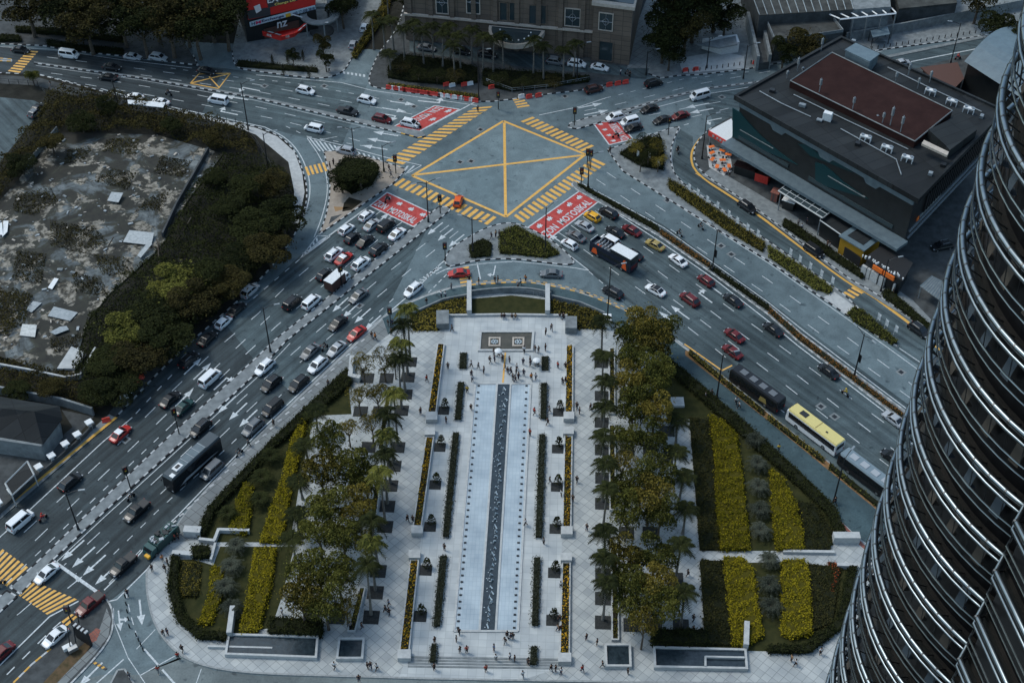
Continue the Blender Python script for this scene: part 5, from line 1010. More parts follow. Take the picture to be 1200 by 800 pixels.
for i, (x, y) in enumerate([(846, 179.5), (853, 184), (846.5, 190.5), (833.5, 175), (834, 182), (834.5, 189.5), (840, 198), (854, 197.5), (848.5, 202)]):
    if first is None:
        first = th = thing('cafe_table', (0, 0, 0), 'x', 'table', 'orange cafe tables'); MB().box((0, 0, .74), (1.4, .8, .08), ch=.02).build('table_top', M['orange'], th); MB().cyl((0, 0, 0), (0, 0, .7), .06, n=6).build('pedestal', M['metal_dark'], th)
        for s in (-1, 1): MB().box((.3*s, .95*s, .45), (.4, .35, .08)).box((.3*s, 1.12*s, .7), (.4, .06, .4)).box((.3*s, .95*s, .2), (.08, .08, .4)).build('chair', M['metal_dark'], th)
    else: th = cyc(first)
    c = g(x, y, LOT+.03); th.location = c; th.rotation_euler.z = R(-30+i*17); th['label'] = 'orange cafe table with two chairs '+cl[i]
for x, y, w_, lab in ((874, 205, 5, 'dark red canopy booth below the ledge'), (893, 212, 3, 'bright red poster booth in front of the dark block'), (908, 234, 1.4, 'small terracotta kiosk tower with dark slots by the glass canopy'), (924, 244, 2.4, 'small white topped stall in front of the glass canopy')):
    c = g(x, y, LOT); th = thing('stall', c, lab, 'stall'); mm = 'white' if 'white topped' in lab else ('brick' if 'terra' in lab else 'roof_red'); MB().box((c.x, c.y, 1.2), (w_, 1.6, 2.1), R(-30), ch=.05).build('body', M['red' if 'poster' in lab else ('brick' if 'terra' in lab else 'dark_wall')], th); MB().box((c.x, c.y, 2.45), (w_+.5, 2.1, .2), R(-30), ch=.05).build('roof', M[mm], th)
# buildings beyond, right top
bt = thing('arched_roof_building', g(1180, 100), 'building with curved blue metal roof partly behind the tower', 'building'); a, b = g(1130, 72, 8), g(1192, 112, 8); up_ = g(1162, 48, 8)-a; K = 9
def arc(p, t): return p+up_*1.9*t+Vector((0, 0, 2.6*math.sin(math.pi*min(1, t*1.1))))
mb = MB(); mb.strip([arc(a, k/K) for k in range(K+1)][::-1], [arc(b+(b-a)*.8, k/K) for k in range(K+1)][::-1]); ro = mb.build('roof', M['blue_roof'], bt)
a_, b_ = a.copy(), b+(b-a)*.8; MB().prism([a_+up_*.1+(b_-a_)*.02, b_+up_*.1, b_+up_*1.8, a_+up_*1.8], 0, 7.7).build('wall', M['dark_wall'], bt)
th, P = canopy_thing('low_building', [(1079, 79), (1122, 73), (1130, 92), (1112, 110)], 4, 'low building with flat brown roof behind the dark block', 'brown_roof', 'dark_wall', cat='building')
tr = thing('podium_building', g(930, 45), 'wide grey podium with flat concrete roof and pale parapet at the top right', 'building'); P = G([(895, 20), (970, 15), (988, 38), (908, 50)], 5.5); MB().prism(P, 0, 5.5).build('wall', M['concrete_dark'], tr); MB().prism([sum(P, Vector())/4+(p-sum(P, Vector())/4)*.97 for p in P], 5.5, 5.6).build('roof', M['roof_grey'], tr)
mb = MB(); c = sum(P, Vector())/4
for k in range(4): mb.prism([P[k], P[(k+1) % 4], c+(P[(k+1) % 4]-c)*.975, c+(P[k]-c)*.975], 5.5, 6.3)
mb.build('parapet', M['concrete'], tr); 
tr2 = thing('ribbed_roof_building', g(930, 10), 'long building with ribbed grey roof slopes at the top edge', 'building'); P = G([(872, -30), (985, -40), (1000, 12), (890, 19)], 8); MB().prism(P, 0, 8).build('wall', M['concrete_dark'], tr2); MB().prism(P, 8, 8.2).build('roof', M['roof_grey'], tr2); mb = MB()
for k in range(13): t = k/12; mb.cyl(P[0].lerp(P[1], t)+Vector((0, 0, .3)), P[3].lerp(P[2], t)+Vector((0, 0, .3)), .13, n=4)
mb.build('roof_rib', M['galv'], tr2)
P = G([(877, 14), (893, 20), (903, 64), (889, 66)], 4); th = thing('ramp_wall', P[0]*Vector((1, 1, 0)), 'pale concrete ramp walls running down beside the podium', 'wall'); mb = MB()
for a, b in ((P[0], P[3]), (P[1], P[2])): d = (b-a).normalized(); n = Vector((-d.y, d.x, 0))*.35; mb.prism([a-n, b-n, b+n, a+n], 0, 4)
mb.build('wall', M['concrete'], th); MB().prism(P, 0, 2).build('ramp', M['concrete_dark'], th)
th = thing('pergola', g(1010, 30), 'white steel pergola beams on the podium edge at the top right', 'pergola'); P = G([(970, 17), (984, 23), (1050, 16), (1044, 10)], 7); mb = MB(); mb.cyl(P[0], P[3], .25, n=4).cyl(P[1], P[2], .25, n=4)
for k in range(7): t = k/6; mb.cyl(P[0].lerp(P[3], t)+Vector((0, 0, .2)), P[1].lerp(P[2], t)+Vector((0, 0, .2)), .2, n=4)
mb.build('beams', M['white'], th)
for k in range(5): p = P[1].lerp(P[2], k/4); MB().cyl((p.x, p.y, .1), p, .18, n=6).build('post', M['concrete'], th)
th = thing('flat_roof_hall', g(1090, 5), 'grey flat roofed hall with raised rim at the top edge, right of the pergola', 'building'); P = G([(1044, -25), (1115, -30), (1121, 6), (1053, 13)], 5); MB().prism(P, 0, 5).build('wall', M['concrete_dark'], th); MB().prism(P, 5, 5.6).build('roof', M['roof_grey'], th)
th = thing('plaster_block', g(1020, 8), 'plain grey block behind the pergola at the top edge', 'building'); MB().prism(G([(992, -30), (1040, -30), (1044, 8), (992, 12)], 8), 0, 8).build('wall', M['concrete'], th)
lowwall([(990, 50), (1058, 38), (1165, 17), (1240, 2)], .4, 2.6, 'long grey panelled boundary wall along the upper right road', 'concrete'); 
th = thing('bus_shelter', g(1030, 50), 'bus shelter with curved blue grey roof beside the upper right road', 'bus shelter'); P = G([(1020, 36), (1040, 31), (1043, 40), (1023, 44)], 3); MB().prism(P, 2.8, 3).build('roof', M['blue_roof'], th); [MB().cyl((p.x, p.y, .1), (p.x, p.y, 2.8), .1, n=6).build('post', M['metal_dark'], th) for p in P]; MB().box((sum(P, Vector())/4)[:2]+(.5,), (4, .6, .1)).build('bench', M['metal_grey'], th)
sheet('forecourt_paving', [(798, 68), (845, 60), (872, 66), (872, 80), (800, 86), (797, 76)], M['stone'], E2, lotD); th = thing('guard_house', g(848, 62), 'small white walled gate house at the pale forecourt by the trees', 'building'); MB().prism(G([(822, 58), (862, 53), (865, 62), (845, 65)]), 0, 3).build('wall', M['white'], th); MB().prism(G([(815, 52), (862, 42), (864, 52), (843, 56)], 3.3), 3, 3.3).build('roof', M['concrete'], th)
# house on the left and others
hs = thing('dark_roofed_house', g(25, 515), 'long low house with dark hipped roof at the left edge', 'house'); R0 = G([(-60, 455), (70, 476), (73, 490), (50, 520), (-70, 500)], 4); MB().prism([p*Vector((1, 1, 0)) for p in G([(-60, 462), (66, 482), (68, 495), (48, 522), (-70, 505)], 4)], 0, 3.9).build('wall', M['concrete'], hs)
ri = g(40, 482, 7), g(-60, 472, 7); mb = MB(); mb.face([R0[0], R0[1], ri[0], ri[1]][::-1]); mb.face([R0[1], R0[2], ri[0]][::-1]); mb.face([R0[2], R0[3], ri[0]][::-1]); mb.face([R0[3], R0[4], ri[1], ri[0]][::-1]); mb.build('roof', M['roof_dark'], hs); MB().prism(R0, 3.8, 4.02).build('eaves', M['roof_dark'], hs)
sheet('yard', [(-60, 522), (50, 530), (85, 500), (72, 480), (110, 488), (60, 545), (0, 596), (-60, 640)], M['concrete_dark'], LOT+.006, lotE)
th = thing('garage_shelter', g(25, 575), 'small shelter with pale glass front at the left edge below the house', 'shelter'); P = G([(6, 566), (32, 540), (40, 556), (14, 580)], 3); MB().prism(P, 2.8, 3).build('roof', M['roof_dark'], th); mb = MB(); [mb.tube([P[k], P[(k+1) % 4]], .15, 4) for k in range(4)]; mb.build('roof_frame', M['stone'], th); [MB().cyl((p.x, p.y, .1), (p.x, p.y, 2.8), .12, n=6).build('post', M['stone'], th) for p in P]
# bus stop canopy at the top left road, information panel at the bottom left
th = thing('bus_stop_canopy', g(171, 122), 'long white flat bus stop canopy in front of two white cars', 'bus shelter'); P = G([(149.5, 117), (194, 120), (191, 126), (150, 121.5)], 2.9); MB().prism(P, 2.75, 2.9).build('roof', M['white'], th); [MB().cyl((p.x, p.y, .1), (p.x, p.y, 2.75), .1, n=6).build('post', M['metal_grey'], th) for p in P]
th = thing('sign_gantry', g(106, 757), 'black sign board with black and white striped cap on the bottom left corner', 'sign'); a, b = g(91, 746), g(108, 757); WB = Wall(a, b); q = [WB.p(0, 0, .2), WB.p(WB.len, 0, .2), WB.p(WB.len, 0, -.2), WB.p(0, 0, -.2)]; MB().prism(q, .14, 3.6).build('board', M['black'], th)
for k in range(8): MB().box((*WB.p(WB.len*(k+.5)/8, 0)[:2], 3.72), (WB.len/8*.96, .6, .24), math.atan2(WB.d.y, WB.d.x)).build('cap_block', M['kerb_w' if k % 2 else 'kerb_b'], th)
th = thing('gantry_frame', g(82, 762), 'dark post frame with white box lamps beside the bottom left crossing', 'sign frame'); c0, c1 = g(96, 752), g(84, 768); [MB().cyl(c, c+Vector((-.4, 2.6, 4.2)), .09, n=6).build('post', M['metal_dark'], th) for c in (c0, c1, (c0+c1)/2)]; [MB().box((c.x, c.y, 1.0), (1.5, .8, .7), R(35), ch=.04).build('box', M[m], th) for c, m in ((g(81, 762), 'white'), (g(87, 764), 'metal_grey'))]
# ------------------------------------------------------------ small street furniture
seqp = lambda lab, i: f'{ordn[i]} {lab}' if i < 12 else f'{i+1}th {lab}'
th0 = None
for i, (x, y) in enumerate([(107, 503), (93, 517), (79, 528), (63, 542), (48, 555), (32, 568), (17, 582), (1, 597)]):
    if th0 is None:
        th = th0 = thing('wall_lantern', (0, 0, 0), '', 'lantern', 'white square lanterns on the left footway'); MB().box((0, 0, .9), (.5, .5, 1.8), ch=.05).build('post', M['stone'], th); MB().box((0, 0, 1.95), (1.3, 1.3, .28), ch=.08).build('cap', M['white'], th)
    else: th = cyc(th0)
    th.location = g(x, y, LOT); th.rotation_euler.z = R(40); th['label'] = f'{ordn[i]} white square capped lantern post from the top along the left footway'
lowwall([(112, 500), (90, 522), (60, 548), (30, 574), (-10, 612)], .3, .9, 'low dark wall linking the white square lanterns', 'concrete_dark')
th0 = None
for i, (x, y) in enumerate([(746, 187), (759, 189), (770, 197), (806, 226), (816, 232), (827, 240), (839, 247), (852, 257), (862, 265), (874, 273), (886, 280), (924, 302), (935, 310), (947, 318), (960, 327), (973, 335), (1027, 378), (1036, 385), (1047, 392)]):
    if th0 is None:
        th = th0 = thing('banner_post', (0, 0, 0), '', 'flag', 'white flags along the long island'); MB().cyl((0, 0, 0), (0, 0, 2.6), .05, n=6).build('pole', M['white'], th)
        mb = MB(); mb.rings([[(.05, -.015, 1.0+z), (.05, .015, 1.0+z), (.62, .015+w_, 1.0+z-.1), (.62, -.015+w_, 1.0+z-.1)] for z, w_ in ((0, .05), (.5, .12), (1.0, 0), (1.5, .08))]); mb.build('banner', M['white'], th)
    else: th = cyc(th0)
    th.location = g(x, y, LOT); th.rotation_euler.z = R(-50); th['label'] = f'{ordn[i] if i < 12 else ["thirteenth","fourteenth","fifteenth","sixteenth","seventeenth","eighteenth","nineteenth"][i-12]} white flag post on the long planted island counting from the junction'
th0 = {}
def barrier(x, y, colr, ang, lab, L_=1.5):
    if colr not in th0:
        th = th0[colr] = thing('barrier', (0, 0, 0), '', 'barrier', 'red and white plastic barriers'); mb = MB(); mb.rings([[(a*L_/2*k, b*w_, z) for a, b in ((-1, -1), (1, -1), (1, 1), (-1, 1))] for z, w_, k in ((0, .28, 1), (.25, .28, 1), (.45, .14, .96), (1.0, .11, .92))]); mb.build('body', M[colr], th); MB().box((0, 0, 1.04), (.5, .16, .1)).build('lug', M[colr], th)
    else: th = cyc(th0[colr])
    c = g(x, y, RZ+.006); th.location = c; th.rotation_euler.z = ang; th['label'] = lab; th['category'] = 'barrier'
seqw = ordn+['thirteenth', 'fourteenth', 'fifteenth', 'sixteenth', 'seventeenth', 'eighteenth', 'nineteenth', 'twentieth', 'twenty-first', 'twenty-second']
a0, a1 = g(456, 104.5), g(557, 119.5); aa = math.atan2((a1-a0).y, (a1-a0).x)
for i in range(26):
    c_ = 'white' if i in (1, 3, 15, 17, 19, 21, 24) else 'red'; k = sum(1 for j in range(i+1) if ('white' if j in (1, 3, 15, 17, 19, 21, 24) else 'red') == c_)
    barrier(456+(557-456)*i/25, 104.5+15*i/25, c_, aa, f'{seqw[k-1]} {c_} barrier from the left in the long row below the hotel palms')
for x, y, c_, s_l in ((523, 101, 'red', 'alone behind the long row, left one'), (530, 102, 'white', 'white one behind the long row under the palms'), (544, 101, 'red', 'red behind the long row right of the white one'), (551, 100, 'white', 'white at the far upper right of the long row'), (576, 104, 'red', 'red beside the footway bend under the palms'), (611, 115, 'white', 'white left of the joined red pair on the upper kerb'), (620, 115, 'red', 'red left half of the joined pair on the upper kerb'), (631, 113.5, 'red', 'red right half of the joined pair on the upper kerb'), (714, 101, 'red', 'red one left in the driveway mouth line'), (724, 99.5, 'red', 'red one in the middle of the driveway mouth line'), (733, 98, 'red', 'red one right in the driveway mouth line'), (803, 84, 'red', 'red beside the pale forecourt, left'), (815, 83, 'red', 'red beside the pale forecourt, right of centre'), (885, 75, 'red', 'red on the kerb beside the podium ramp'), (159, 449, 'red', 'red by the scrub on the left road, upper'), (165, 444, 'red', 'red topmost by the scrub on the left road'), (146, 467, 'white', 'white by the scrub on the left road, lower'), (150, 462, 'white', 'white by the scrub on the left road, upper'), (125, 494, 'red', 'red at the start of the yellow edged footway')): barrier(x, y, c_, R(20), 'plastic barrier '+s_l)
# lamp posts (foot x, foot y, top y in the photograph, arms, label)
def lamp(x, y, ty, arms, ang, lab, sign=False):
    c = g(x, y, .14); lo, hi = 2, 30     # height from the projected top
    for _ in range(30):
        h = (lo+hi)/2; v = Vector((c.x, c.y, h))-Vector((0, 0, CAM_H)); py = 400-FPX*v.dot(_u)/v.dot(_f)
        if py > ty: lo = h
        else: hi = h
    th = thing('street_lamp', c, lab, 'street lamp', 'street lamps'); H = h
    MB().tube([c, c+Vector((0, 0, .8)), c+Vector((0, 0, .85)), Vector((c.x, c.y, H))], [.24, .22, .15, .09], 8).build('pole', M['metal_dark'], th)
    for k in range(arms):
        a = ang+math.pi*k; d = Vector((math.cos(a), math.sin(a), 0)); p = [Vector((c.x, c.y, H-.5))+d*(2.2*t)+Vector((0, 0, .7*math.sin(t*1.6))) for t in (0, .3, .6, 1)]
        MB().tube(p, .07, 6).build('arm', M['metal_dark'], th); q = p[-1]; mb = MB(); mb.box((q.x+d.x*.35, q.y+d.y*.35, q.z-.02), (1.1, .36, .14), a, ch=.05); mb.build('lamp_head', M['galv'], th)
    if sign: MB().box((c.x+.25, c.y, 4.6), (.7, .12, 1.9), ang, ch=.03).build('banner', M['black'], th)
LA = R(15)
for v in [(317, 412, 360, 1, LA, 'single arm lamp on the median of the left road near the taxi queue'), (139, 126, 93, 1, LA, 'lamp with camera cluster left of the bus stop canopy'), (291, 152, 97, 1, LA, 'lamp behind the white van near the slip road bend'), (315, 201, 156, 1, LA, 'lamp on the pale footway at the slip road curve'), (415, 181, 150, 2, R(0), 'double arm lamp left of the silver car by the triangle island'), (450, 201, 170, 1, R(20), 'lamp beside the round dark tree by the hatching'), (554, 296, 256, 2, R(-20), 'double arm lamp on the left tip of the junction triangle'), (502, 260, 213, 2, R(20), 'double arm lamp on the median nose beside the left red box'), (639, 295, 243, 1, R(40), 'lamp at the lower corner of the right red box'), (711, 384, 312, 1, LA, 'tall lamp between the slip lane and the trees of the plaza'), (834.5, 317, 269, 2, R(120), 'double arm lamp with black sign on the right road median'), (689, 219, 181, 1, LA, 'lamp on the tip of the right road median'), (840, 465, 415, 1, LA, 'lamp in the flower bed beside the black bus'), (977, 587, 536, 1, R(50), 'lamp beside the footway near the pale roofed bus'), (1001, 440, 391, 2, R(120), 'double arm lamp with black sign far down the right road median'), (1032, 341, 304, 1, LA, 'lamp in front of the orange sign kiosk'), (822.5, 186, 135, 1, LA, 'lamp at the slip road bend by the market tent'), (828, 80, 45, 1, LA, 'lamp on the pale forecourt near the gate house'), (871, 92, 53, 1, LA, 'lamp on the upper right road median near the dark block'), (1114, 74, 27, 1, R(170), 'lamp beside the upper right road behind the dark block'), (561, 118, 60, 1, LA, 'tall lamp at the right end of the red barrier row'), (92, 620, 577, 1, R(10), 'lamp on the median of the left road above the yellow crossing'), (676, 96, 52, 1, LA, 'lamp among the palms near the white cars'), (757, 88, 60, 1, LA, 'lamp at the foot of the ramp by the trees')]: lamp(*v, sign='black sign' in v[5])
def signal(x, y, lab, ang=0, h=4.2):
    c = g(x, y, .14); th = thing('traffic_light', c, lab, 'traffic light', 'traffic lights'); MB().cyl(c, c+Vector((0, 0, h)), .12, .09).build('pole', M['metal_dark'], th); d = (math.cos(ang)*.15, math.sin(ang)*.15)
    MB().box((c.x, c.y, c.z+h-.2), (.85, .5, 1.7), ang, ch=.06).build('signal_head', M['black'], th)
    for k, m in enumerate(('lamp_r', 'yellow', 'teal')): MB().box((c.x+.26*math.sin(ang), c.y-.26*math.cos(ang), c.z+h+.3-.5*k), (.26, .06, .26), ang).build('lens', M[m], th)
for v in [(516, 250, 'traffic light on the left road median nose'), (522, 306, 'traffic light by the corner where the slip lane begins'), (673, 147, 'traffic light on the upper right road median nose'), (464, 203, 'traffic light by the round tree at the upper left crossing'), (584, 128, 'traffic light at the far upper crossing beside the barriers'), (210, 508, 'large dark signal panel on the left median by the two dark green cars', .6, 6), (153, 572, 'dark signal panel on the left median above the empty lanes', .6, 5), (681, 218, 'traffic light at the end of the right red box'), (688, 196, 'traffic light at the right crossing corner of the long island'), (401, 336, 'dark signal panel on the left median beside the white lorry', .6, 5), (692, 197, 'second traffic light just right of the corner one on the long island'), (458, 382, 'short dark signal by the crowd at the footway corner'), (85, 731, 'signal beside the white car at the bottom left crossing'), (783, 158, 'orange topped sign post on the long island tip')]: signal(*v)
for i, (pa, pb, n, lab) in enumerate([((800, 86), (900, 72), 16, 'upper right footway by the podium'), ((1000, 62), (1150, 38), 22, 'upper right footway below the grey wall'), ((147, 700), (152, 735), 5, 'bottom left side street'), ((160, 745), (168, 762), 4, 'bottom left side street, lower run')]):
    th0b = None
    for k in range(n):
        t = k/(n-1)
        if th0b is None: th = th0b = MB().tube([(0, 0, 0), (0, 0, .9), (0, 0, .98)], [.11, .11, .06], 6).build('bollard', M['black'], None, origin=(0, 0, 0))
        else: th = cyc(th0b)
        th.location = g(pa[0]+(pb[0]-pa[0])*t, pa[1]+(pb[1]-pa[1])*t, LOT if i < 2 else .01); tag(th, f'{seqw[k]} black bollard from the left on the {lab}', 'bollard', f'bollards on the {lab}')
th = thing('height_bar', g(115, 783), 'black and yellow striped speed bump across the bottom left service lane', 'speed bump')
for k in range(7): a = g(107+16*k/7, 776+9*k/7); b = g(107+16*(k+1)/7, 776+9*(k+1)/7); n = Vector((.3, .3, 0)); MB().prism([a, b, b+n, a+n], .01, .12).build('segment', M['kerb_y' if k % 2 else 'black'], th)
# fences: railing of the derelict block, park railing by the slip lane
def railing(pix, h, lab, m='metal_dark', step=2.2, z=LOT):
    P = G(pix, z); c = P[0]; th = thing('railing', c, lab, 'railing'); mb = MB(); ps = MB()
    for a, b in zip(P, P[1:]):
        for hh in (h, h*.55): mb.cyl(a+Vector((0, 0, hh)), b+Vector((0, 0, hh)), .045, n=4)
        n = max(1, int((b-a).length/step)); 
        for k in range(n): q = a.lerp(b, k/n); ps.cyl(q, q+Vector((0, 0, h)), .07, n=5)
    mb.build('rails', M[m], th); ps.build('posts', M[m], th)
railing([(122, 118), (150, 124), (277, 148)], 2.2, 'dark mesh fence along the top of the derelict block behind the bus stop'); railing([(277, 148), (300, 170), (318, 200)], 2.2, 'dark fence turning down beside the pale footway', step=3)
railing([(0, 98), (45, 101), (54, 112)], 1.4, 'thin railing at the left edge of the top left footway'); railing([(20, 22), (35, 24), (36, 35)], 2.2, 'dark gate railing at the top left corner'); railing(smooth([(553, 346), (600, 342), (640, 348)]), 1.0, 'glass and steel balustrade behind the curved parapet', 'galv'); railing([(570, 97), (600, 108), (640, 104), (690, 95)], 1.1, 'curved grey railing around the palm garden of the hotel', 'galv')
railing([(152, 744), (175, 739), (192, 737)], .6, 'thin chain barrier across the bottom left side street') if False else None
# ------------------------------------------------------------ trees
def crown_points(R_, Hc, n, seed, lobes=9, flat=.75):
    r = np.random.default_rng(seed); P = []
    cs = [(0, 0, Hc)]+[(R_*.62*math.cos(a)*r.uniform(.7, 1.1), R_*.62*math.sin(a)*r.uniform(.7, 1.1), Hc+R_*r.uniform(-.5, .45)) for a in np.linspace(0, 6.28, lobes, endpoint=False)+r.random()]
    for c in cs:
        k = n//len(cs); rr = R_*r.uniform(.3, .46); d = r.normal(size=(k, 3)); d /= np.linalg.norm(d, axis=1)[:, None]
        d[:, 2] = np.where(d[:, 2] < -.3, -d[:, 2], d[:, 2]); P.append(np.array(c)+d*rr*np.array([1, 1, flat])*(.72+.34*r.random((k, 1))**.5))
    P.append(np.array([0, 0, Hc])+np.clip(r.normal(size=(n//12, 3)), -1.5, 1.5)*R_*np.array([.55, .55, .36]))
    return np.vstack(P)
TREES = {}
def tree(x, y, R_, H, kind, lab, grp, seed=0, m='leaf_mid', ground=None, name='tree'):
    """crown centre seen at x, y (height H); trunk straight below it"""
    key = (kind, m, seed % 4); c = g(x, y, H)
    if key not in TREES:
        t = thing(name, (0, 0, 0), lab, 'tree', grp); r = np.random.default_rng(seed+5)
        mb = MB(); mb.tube([(0, 0, 0), (.1, .1, 3), (-.1, 0, 5.2)], [.3, .22, .16], 7)
        for a in np.linspace(0, 6.28, 5, endpoint=False): mb.tube([(0, .05, 3.2+r.random()), (math.cos(a)*1.1, math.sin(a)*1.1, 5.2), (math.cos(a)*2.4, math.sin(a)*2.4, 7)], [.14, .1, .04], 5)
        mb.build('trunk', M['trunk'], t)
        n = {'b': 5400, 's': 2300, 'd': 6500, 'c': 900}[kind]; lf = {'b': .29, 's': .27, 'd': .29, 'c': .3}[kind]
        if kind == 'c':
            P = r.normal(size=(n, 3)); P /= np.linalg.norm(P, axis=1)[:, None]; z = r.random(n)**.8; P = np.c_[P[:, 0]*(1-z)*1.4, P[:, 1]*(1-z)*1.4, 1+z*6]*1.0
        else: P = crown_points(4, 7, n, seed, 11 if kind == 'b' else 8)
        leafcloud('crown', P, lf*(4/4), [M[m]], t, up=.3); TREES[key] = t
    else: t = cyc(TREES[key])
    t['label'] = lab; t['group'] = grp; t.location = (c.x, c.y, LOT-.02); s = R_/4.0; t.scale = (s, s, H/7.0); t.rotation_euler.z = seed*2.4; return t
def where_tree(x, y): return ''
park_l = [(425, 426, 2.6, 's'), (450, 424, 2.6, 's'), (442, 462, 2.7, 's'), (420, 462, 2.5, 's'), (435, 494, 2.6, 's'), (408, 500, 2.4, 's'), (384, 512, 3.5, 'b'), (462, 420, 1.9, 's'), (408, 545, 4.2, 'b'), (376, 552, 3.8, 'b'), (428, 560, 3.4, 'b'), (384, 590, 4.2, 'b'), (420, 592, 3.6, 'b'), (372, 620, 3.8, 'b'), (402, 628, 3.8, 'b'), (360, 668, 4.3, 'b'), (396, 672, 3.8, 'b'), (352, 700, 3.6, 'b'), (380, 705, 3.6, 'b'), (405, 710, 2.8, 's'), (428, 640, 2.4, 's')]
desc = 'topmost,second,third,fourth,fifth,sixth,seventh,eighth,ninth,tenth,eleventh,twelfth,thirteenth,fourteenth,fifteenth,sixteenth,seventeenth,eighteenth,nineteenth,twentieth,twenty-first,twenty-second,twenty-third,twenty-fourth,twenty-fifth,lowest'.split(',')
for i, (x, y, r_, k) in enumerate(sorted(park_l, key=lambda v: v[1])): tree(x, y, r_*.9, 7.5 if k == 'b' else 5.5, k, f'{desc[i]} {"small airy" if k == "s" else "broad olive"} leafy tree of the grove left of the plaza, counting downwards', 'trees of the left grove', i, 'leaf_olive' if (k == 's' or i % 3 == 0) else 'leaf_mid', name='leafy_tree')
park_r = [(752, 378, 3.4, 'b'), (778, 385, 3.2, 'b'), (738, 392, 3.2, 'b'), (766, 402, 3.7, 'b'), (744, 418, 3.7, 'b'), (770, 432, 3.4, 'b'), (738, 446, 3.4, 'b'), (758, 456, 3.6, 'b'), (742, 478, 3.3, 'b'), (768, 480, 3.4, 'b'), (735, 512, 2.9, 'b'), (762, 515, 3.2, 'b'), (730, 540, 2.7, 's'), (768, 552, 3.7, 'b'), (734, 570, 3.0, 'b'), (762, 582, 3.7, 'b'), (735, 600, 3.0, 'b'), (775, 600, 3.0, 'b'), (732, 650, 3.1, 'b'), (767, 652, 3.6, 'b'), (735, 680, 3.1, 'b'), (768, 684, 3.4, 'b'), (742, 705, 3.2, 'b'), (778, 708, 3.0, 'b'), (755, 728, 2.4, 's')]
for i, (x, y, r_, k) in enumerate(sorted(park_r, key=lambda v: v[1])): tree(x, y, r_*1.02, 7.5, k, f'{desc[i]} {"small airy" if k == "s" else "broad olive"} leafy tree of the grove right of the plaza, counting downwards', 'trees of the right grove', i+2, 'leaf_mid' if i % 3 else 'leaf_olive', name='leafy_tree')
for i, (x, y, r_, l_) in enumerate([(744, 172, 2.0, 'leftmost on the tip'), (757, 167, 2.4, 'topmost on the tip'), (770, 170, 2.2, 'right one on the tip'), (760, 182, 2.4, 'middle one on the tip'), (772, 188, 1.9, 'lower right one on the tip'), (751, 188, 1.7, 'lowest on the tip')]): tree(x, y, r_, 3.2, 's', f'small dark bushy tree {l_} of the long island', 'bushy trees on the tip of the long island', i, 'leaf_dark' if i % 2 else 'leaf_olive', name='bushy_tree')
for i, (x, y, r_, l_) in enumerate([(470, 78, 2.5, 'at the left front'), (490, 86, 2.4, 'left of centre in front'), (512, 88, 2.6, 'at the centre front'), (535, 88, 2.4, 'right of centre in front'), (585, 92, 2.4, 'right of the tall lamp'), (612, 96, 2.4, 'in the right bed'), (650, 94, 2.4, 'at the right end'), (480, 72, 2.2, 'at the left back')]): tree(x, y, r_, 2.6, 's', f'low dark garden bush {l_} under the hotel palms', 'low bushes under the hotel palms', i+1, 'leaf_dark' if i % 3 else 'leaf_brown', name='garden_bush')
bushes('shrub_bed', [(394, 200), (405, 188), (430, 190), (444, 203), (436, 218), (412, 228), (396, 218)], 1.3, M['leaf_dark'], 'dense dark shrubs under the round tree on the triangular island', 'shrubs', base=LOT, dens=26, leaf=.3, rough=.5)
tree(400, 211, 3.2, 3.6, 'd', 'smaller dark tree beside the round one on the triangular island', None, 1, 'leaf_dark', name='round_tree')
tree(421, 203, 5.2, 4.5, 'd', 'round dark tree on the triangular island between the top left road and the left road', None, 3, 'leaf_dark', name='round_tree')
# dark trees at the top left, behind the ruin, at the top
tl = [(30, -2), (70, -14), (75, 4), (110, 0), (140, 10), (150, -14), (180, 4), (205, -12), (215, 10), (245, 4), (252, -16), (165, 20), (100, 16), (262, 12), (228, 22), (197, 20)]
pl_ = ['at the top left corner', 'cut by the top edge, first from left', 'over the hedges, first full one', 'second full one over the footway', 'over the silver car, upper', 'cut by the top edge above the silver car', 'in the middle of the dark row', 'cut by the top edge, middle', 'over the side street mouth', 'large one beside the red billboard', 'cut by the top edge beside the billboard', 'low one hanging over the upper kerb', 'low one between the hedges', 'closest to the red billboard', 'lowest, over the yellow marked side street', 'low one left of the side street mouth']
for i, (x, y) in enumerate(tl): tree(x, y+(6 if y < 12 else 8), 6.3 if i % 3 else 7, 9.5, 'd', 'dark spreading street tree '+pl_[i], 'dark trees along the top left road', i, 'leaf_dark' if i % 3 else 'leaf_brown', name='street_tree')
el = [(125, 122, 3, 5), (95, 140, 4, 5), (60, 165, 4, 5), (25, 190, 4, 4.5), (290, 215, 5, 6), (320, 212, 4.5, 7), (330, 250, 6, 7.5), (300, 262, 6.5, 7), (315, 290, 5.5, 7), (285, 300, 5, 6), (270, 240, 4.5, 5), (205, 330, 6.5, 7), (235, 320, 5.5, 7), (180, 360, 6.5, 6.5), (225, 350, 6, 7), (150, 385, 6, 6), (195, 390, 6, 6.5), (165, 415, 6, 6), (130, 420, 5.5, 5.5), (140, 450, 5, 5), (270, 330, 4.5, 6), (250, 205, 3.5, 4), (200, 145, 3, 3.6), (250, 160, 3, 3.6), (37, 86, 2.2, 4), (115, 455, 4, 4.5), (60, 452, 3, 3.5), (20, 455, 3, 3.5)]
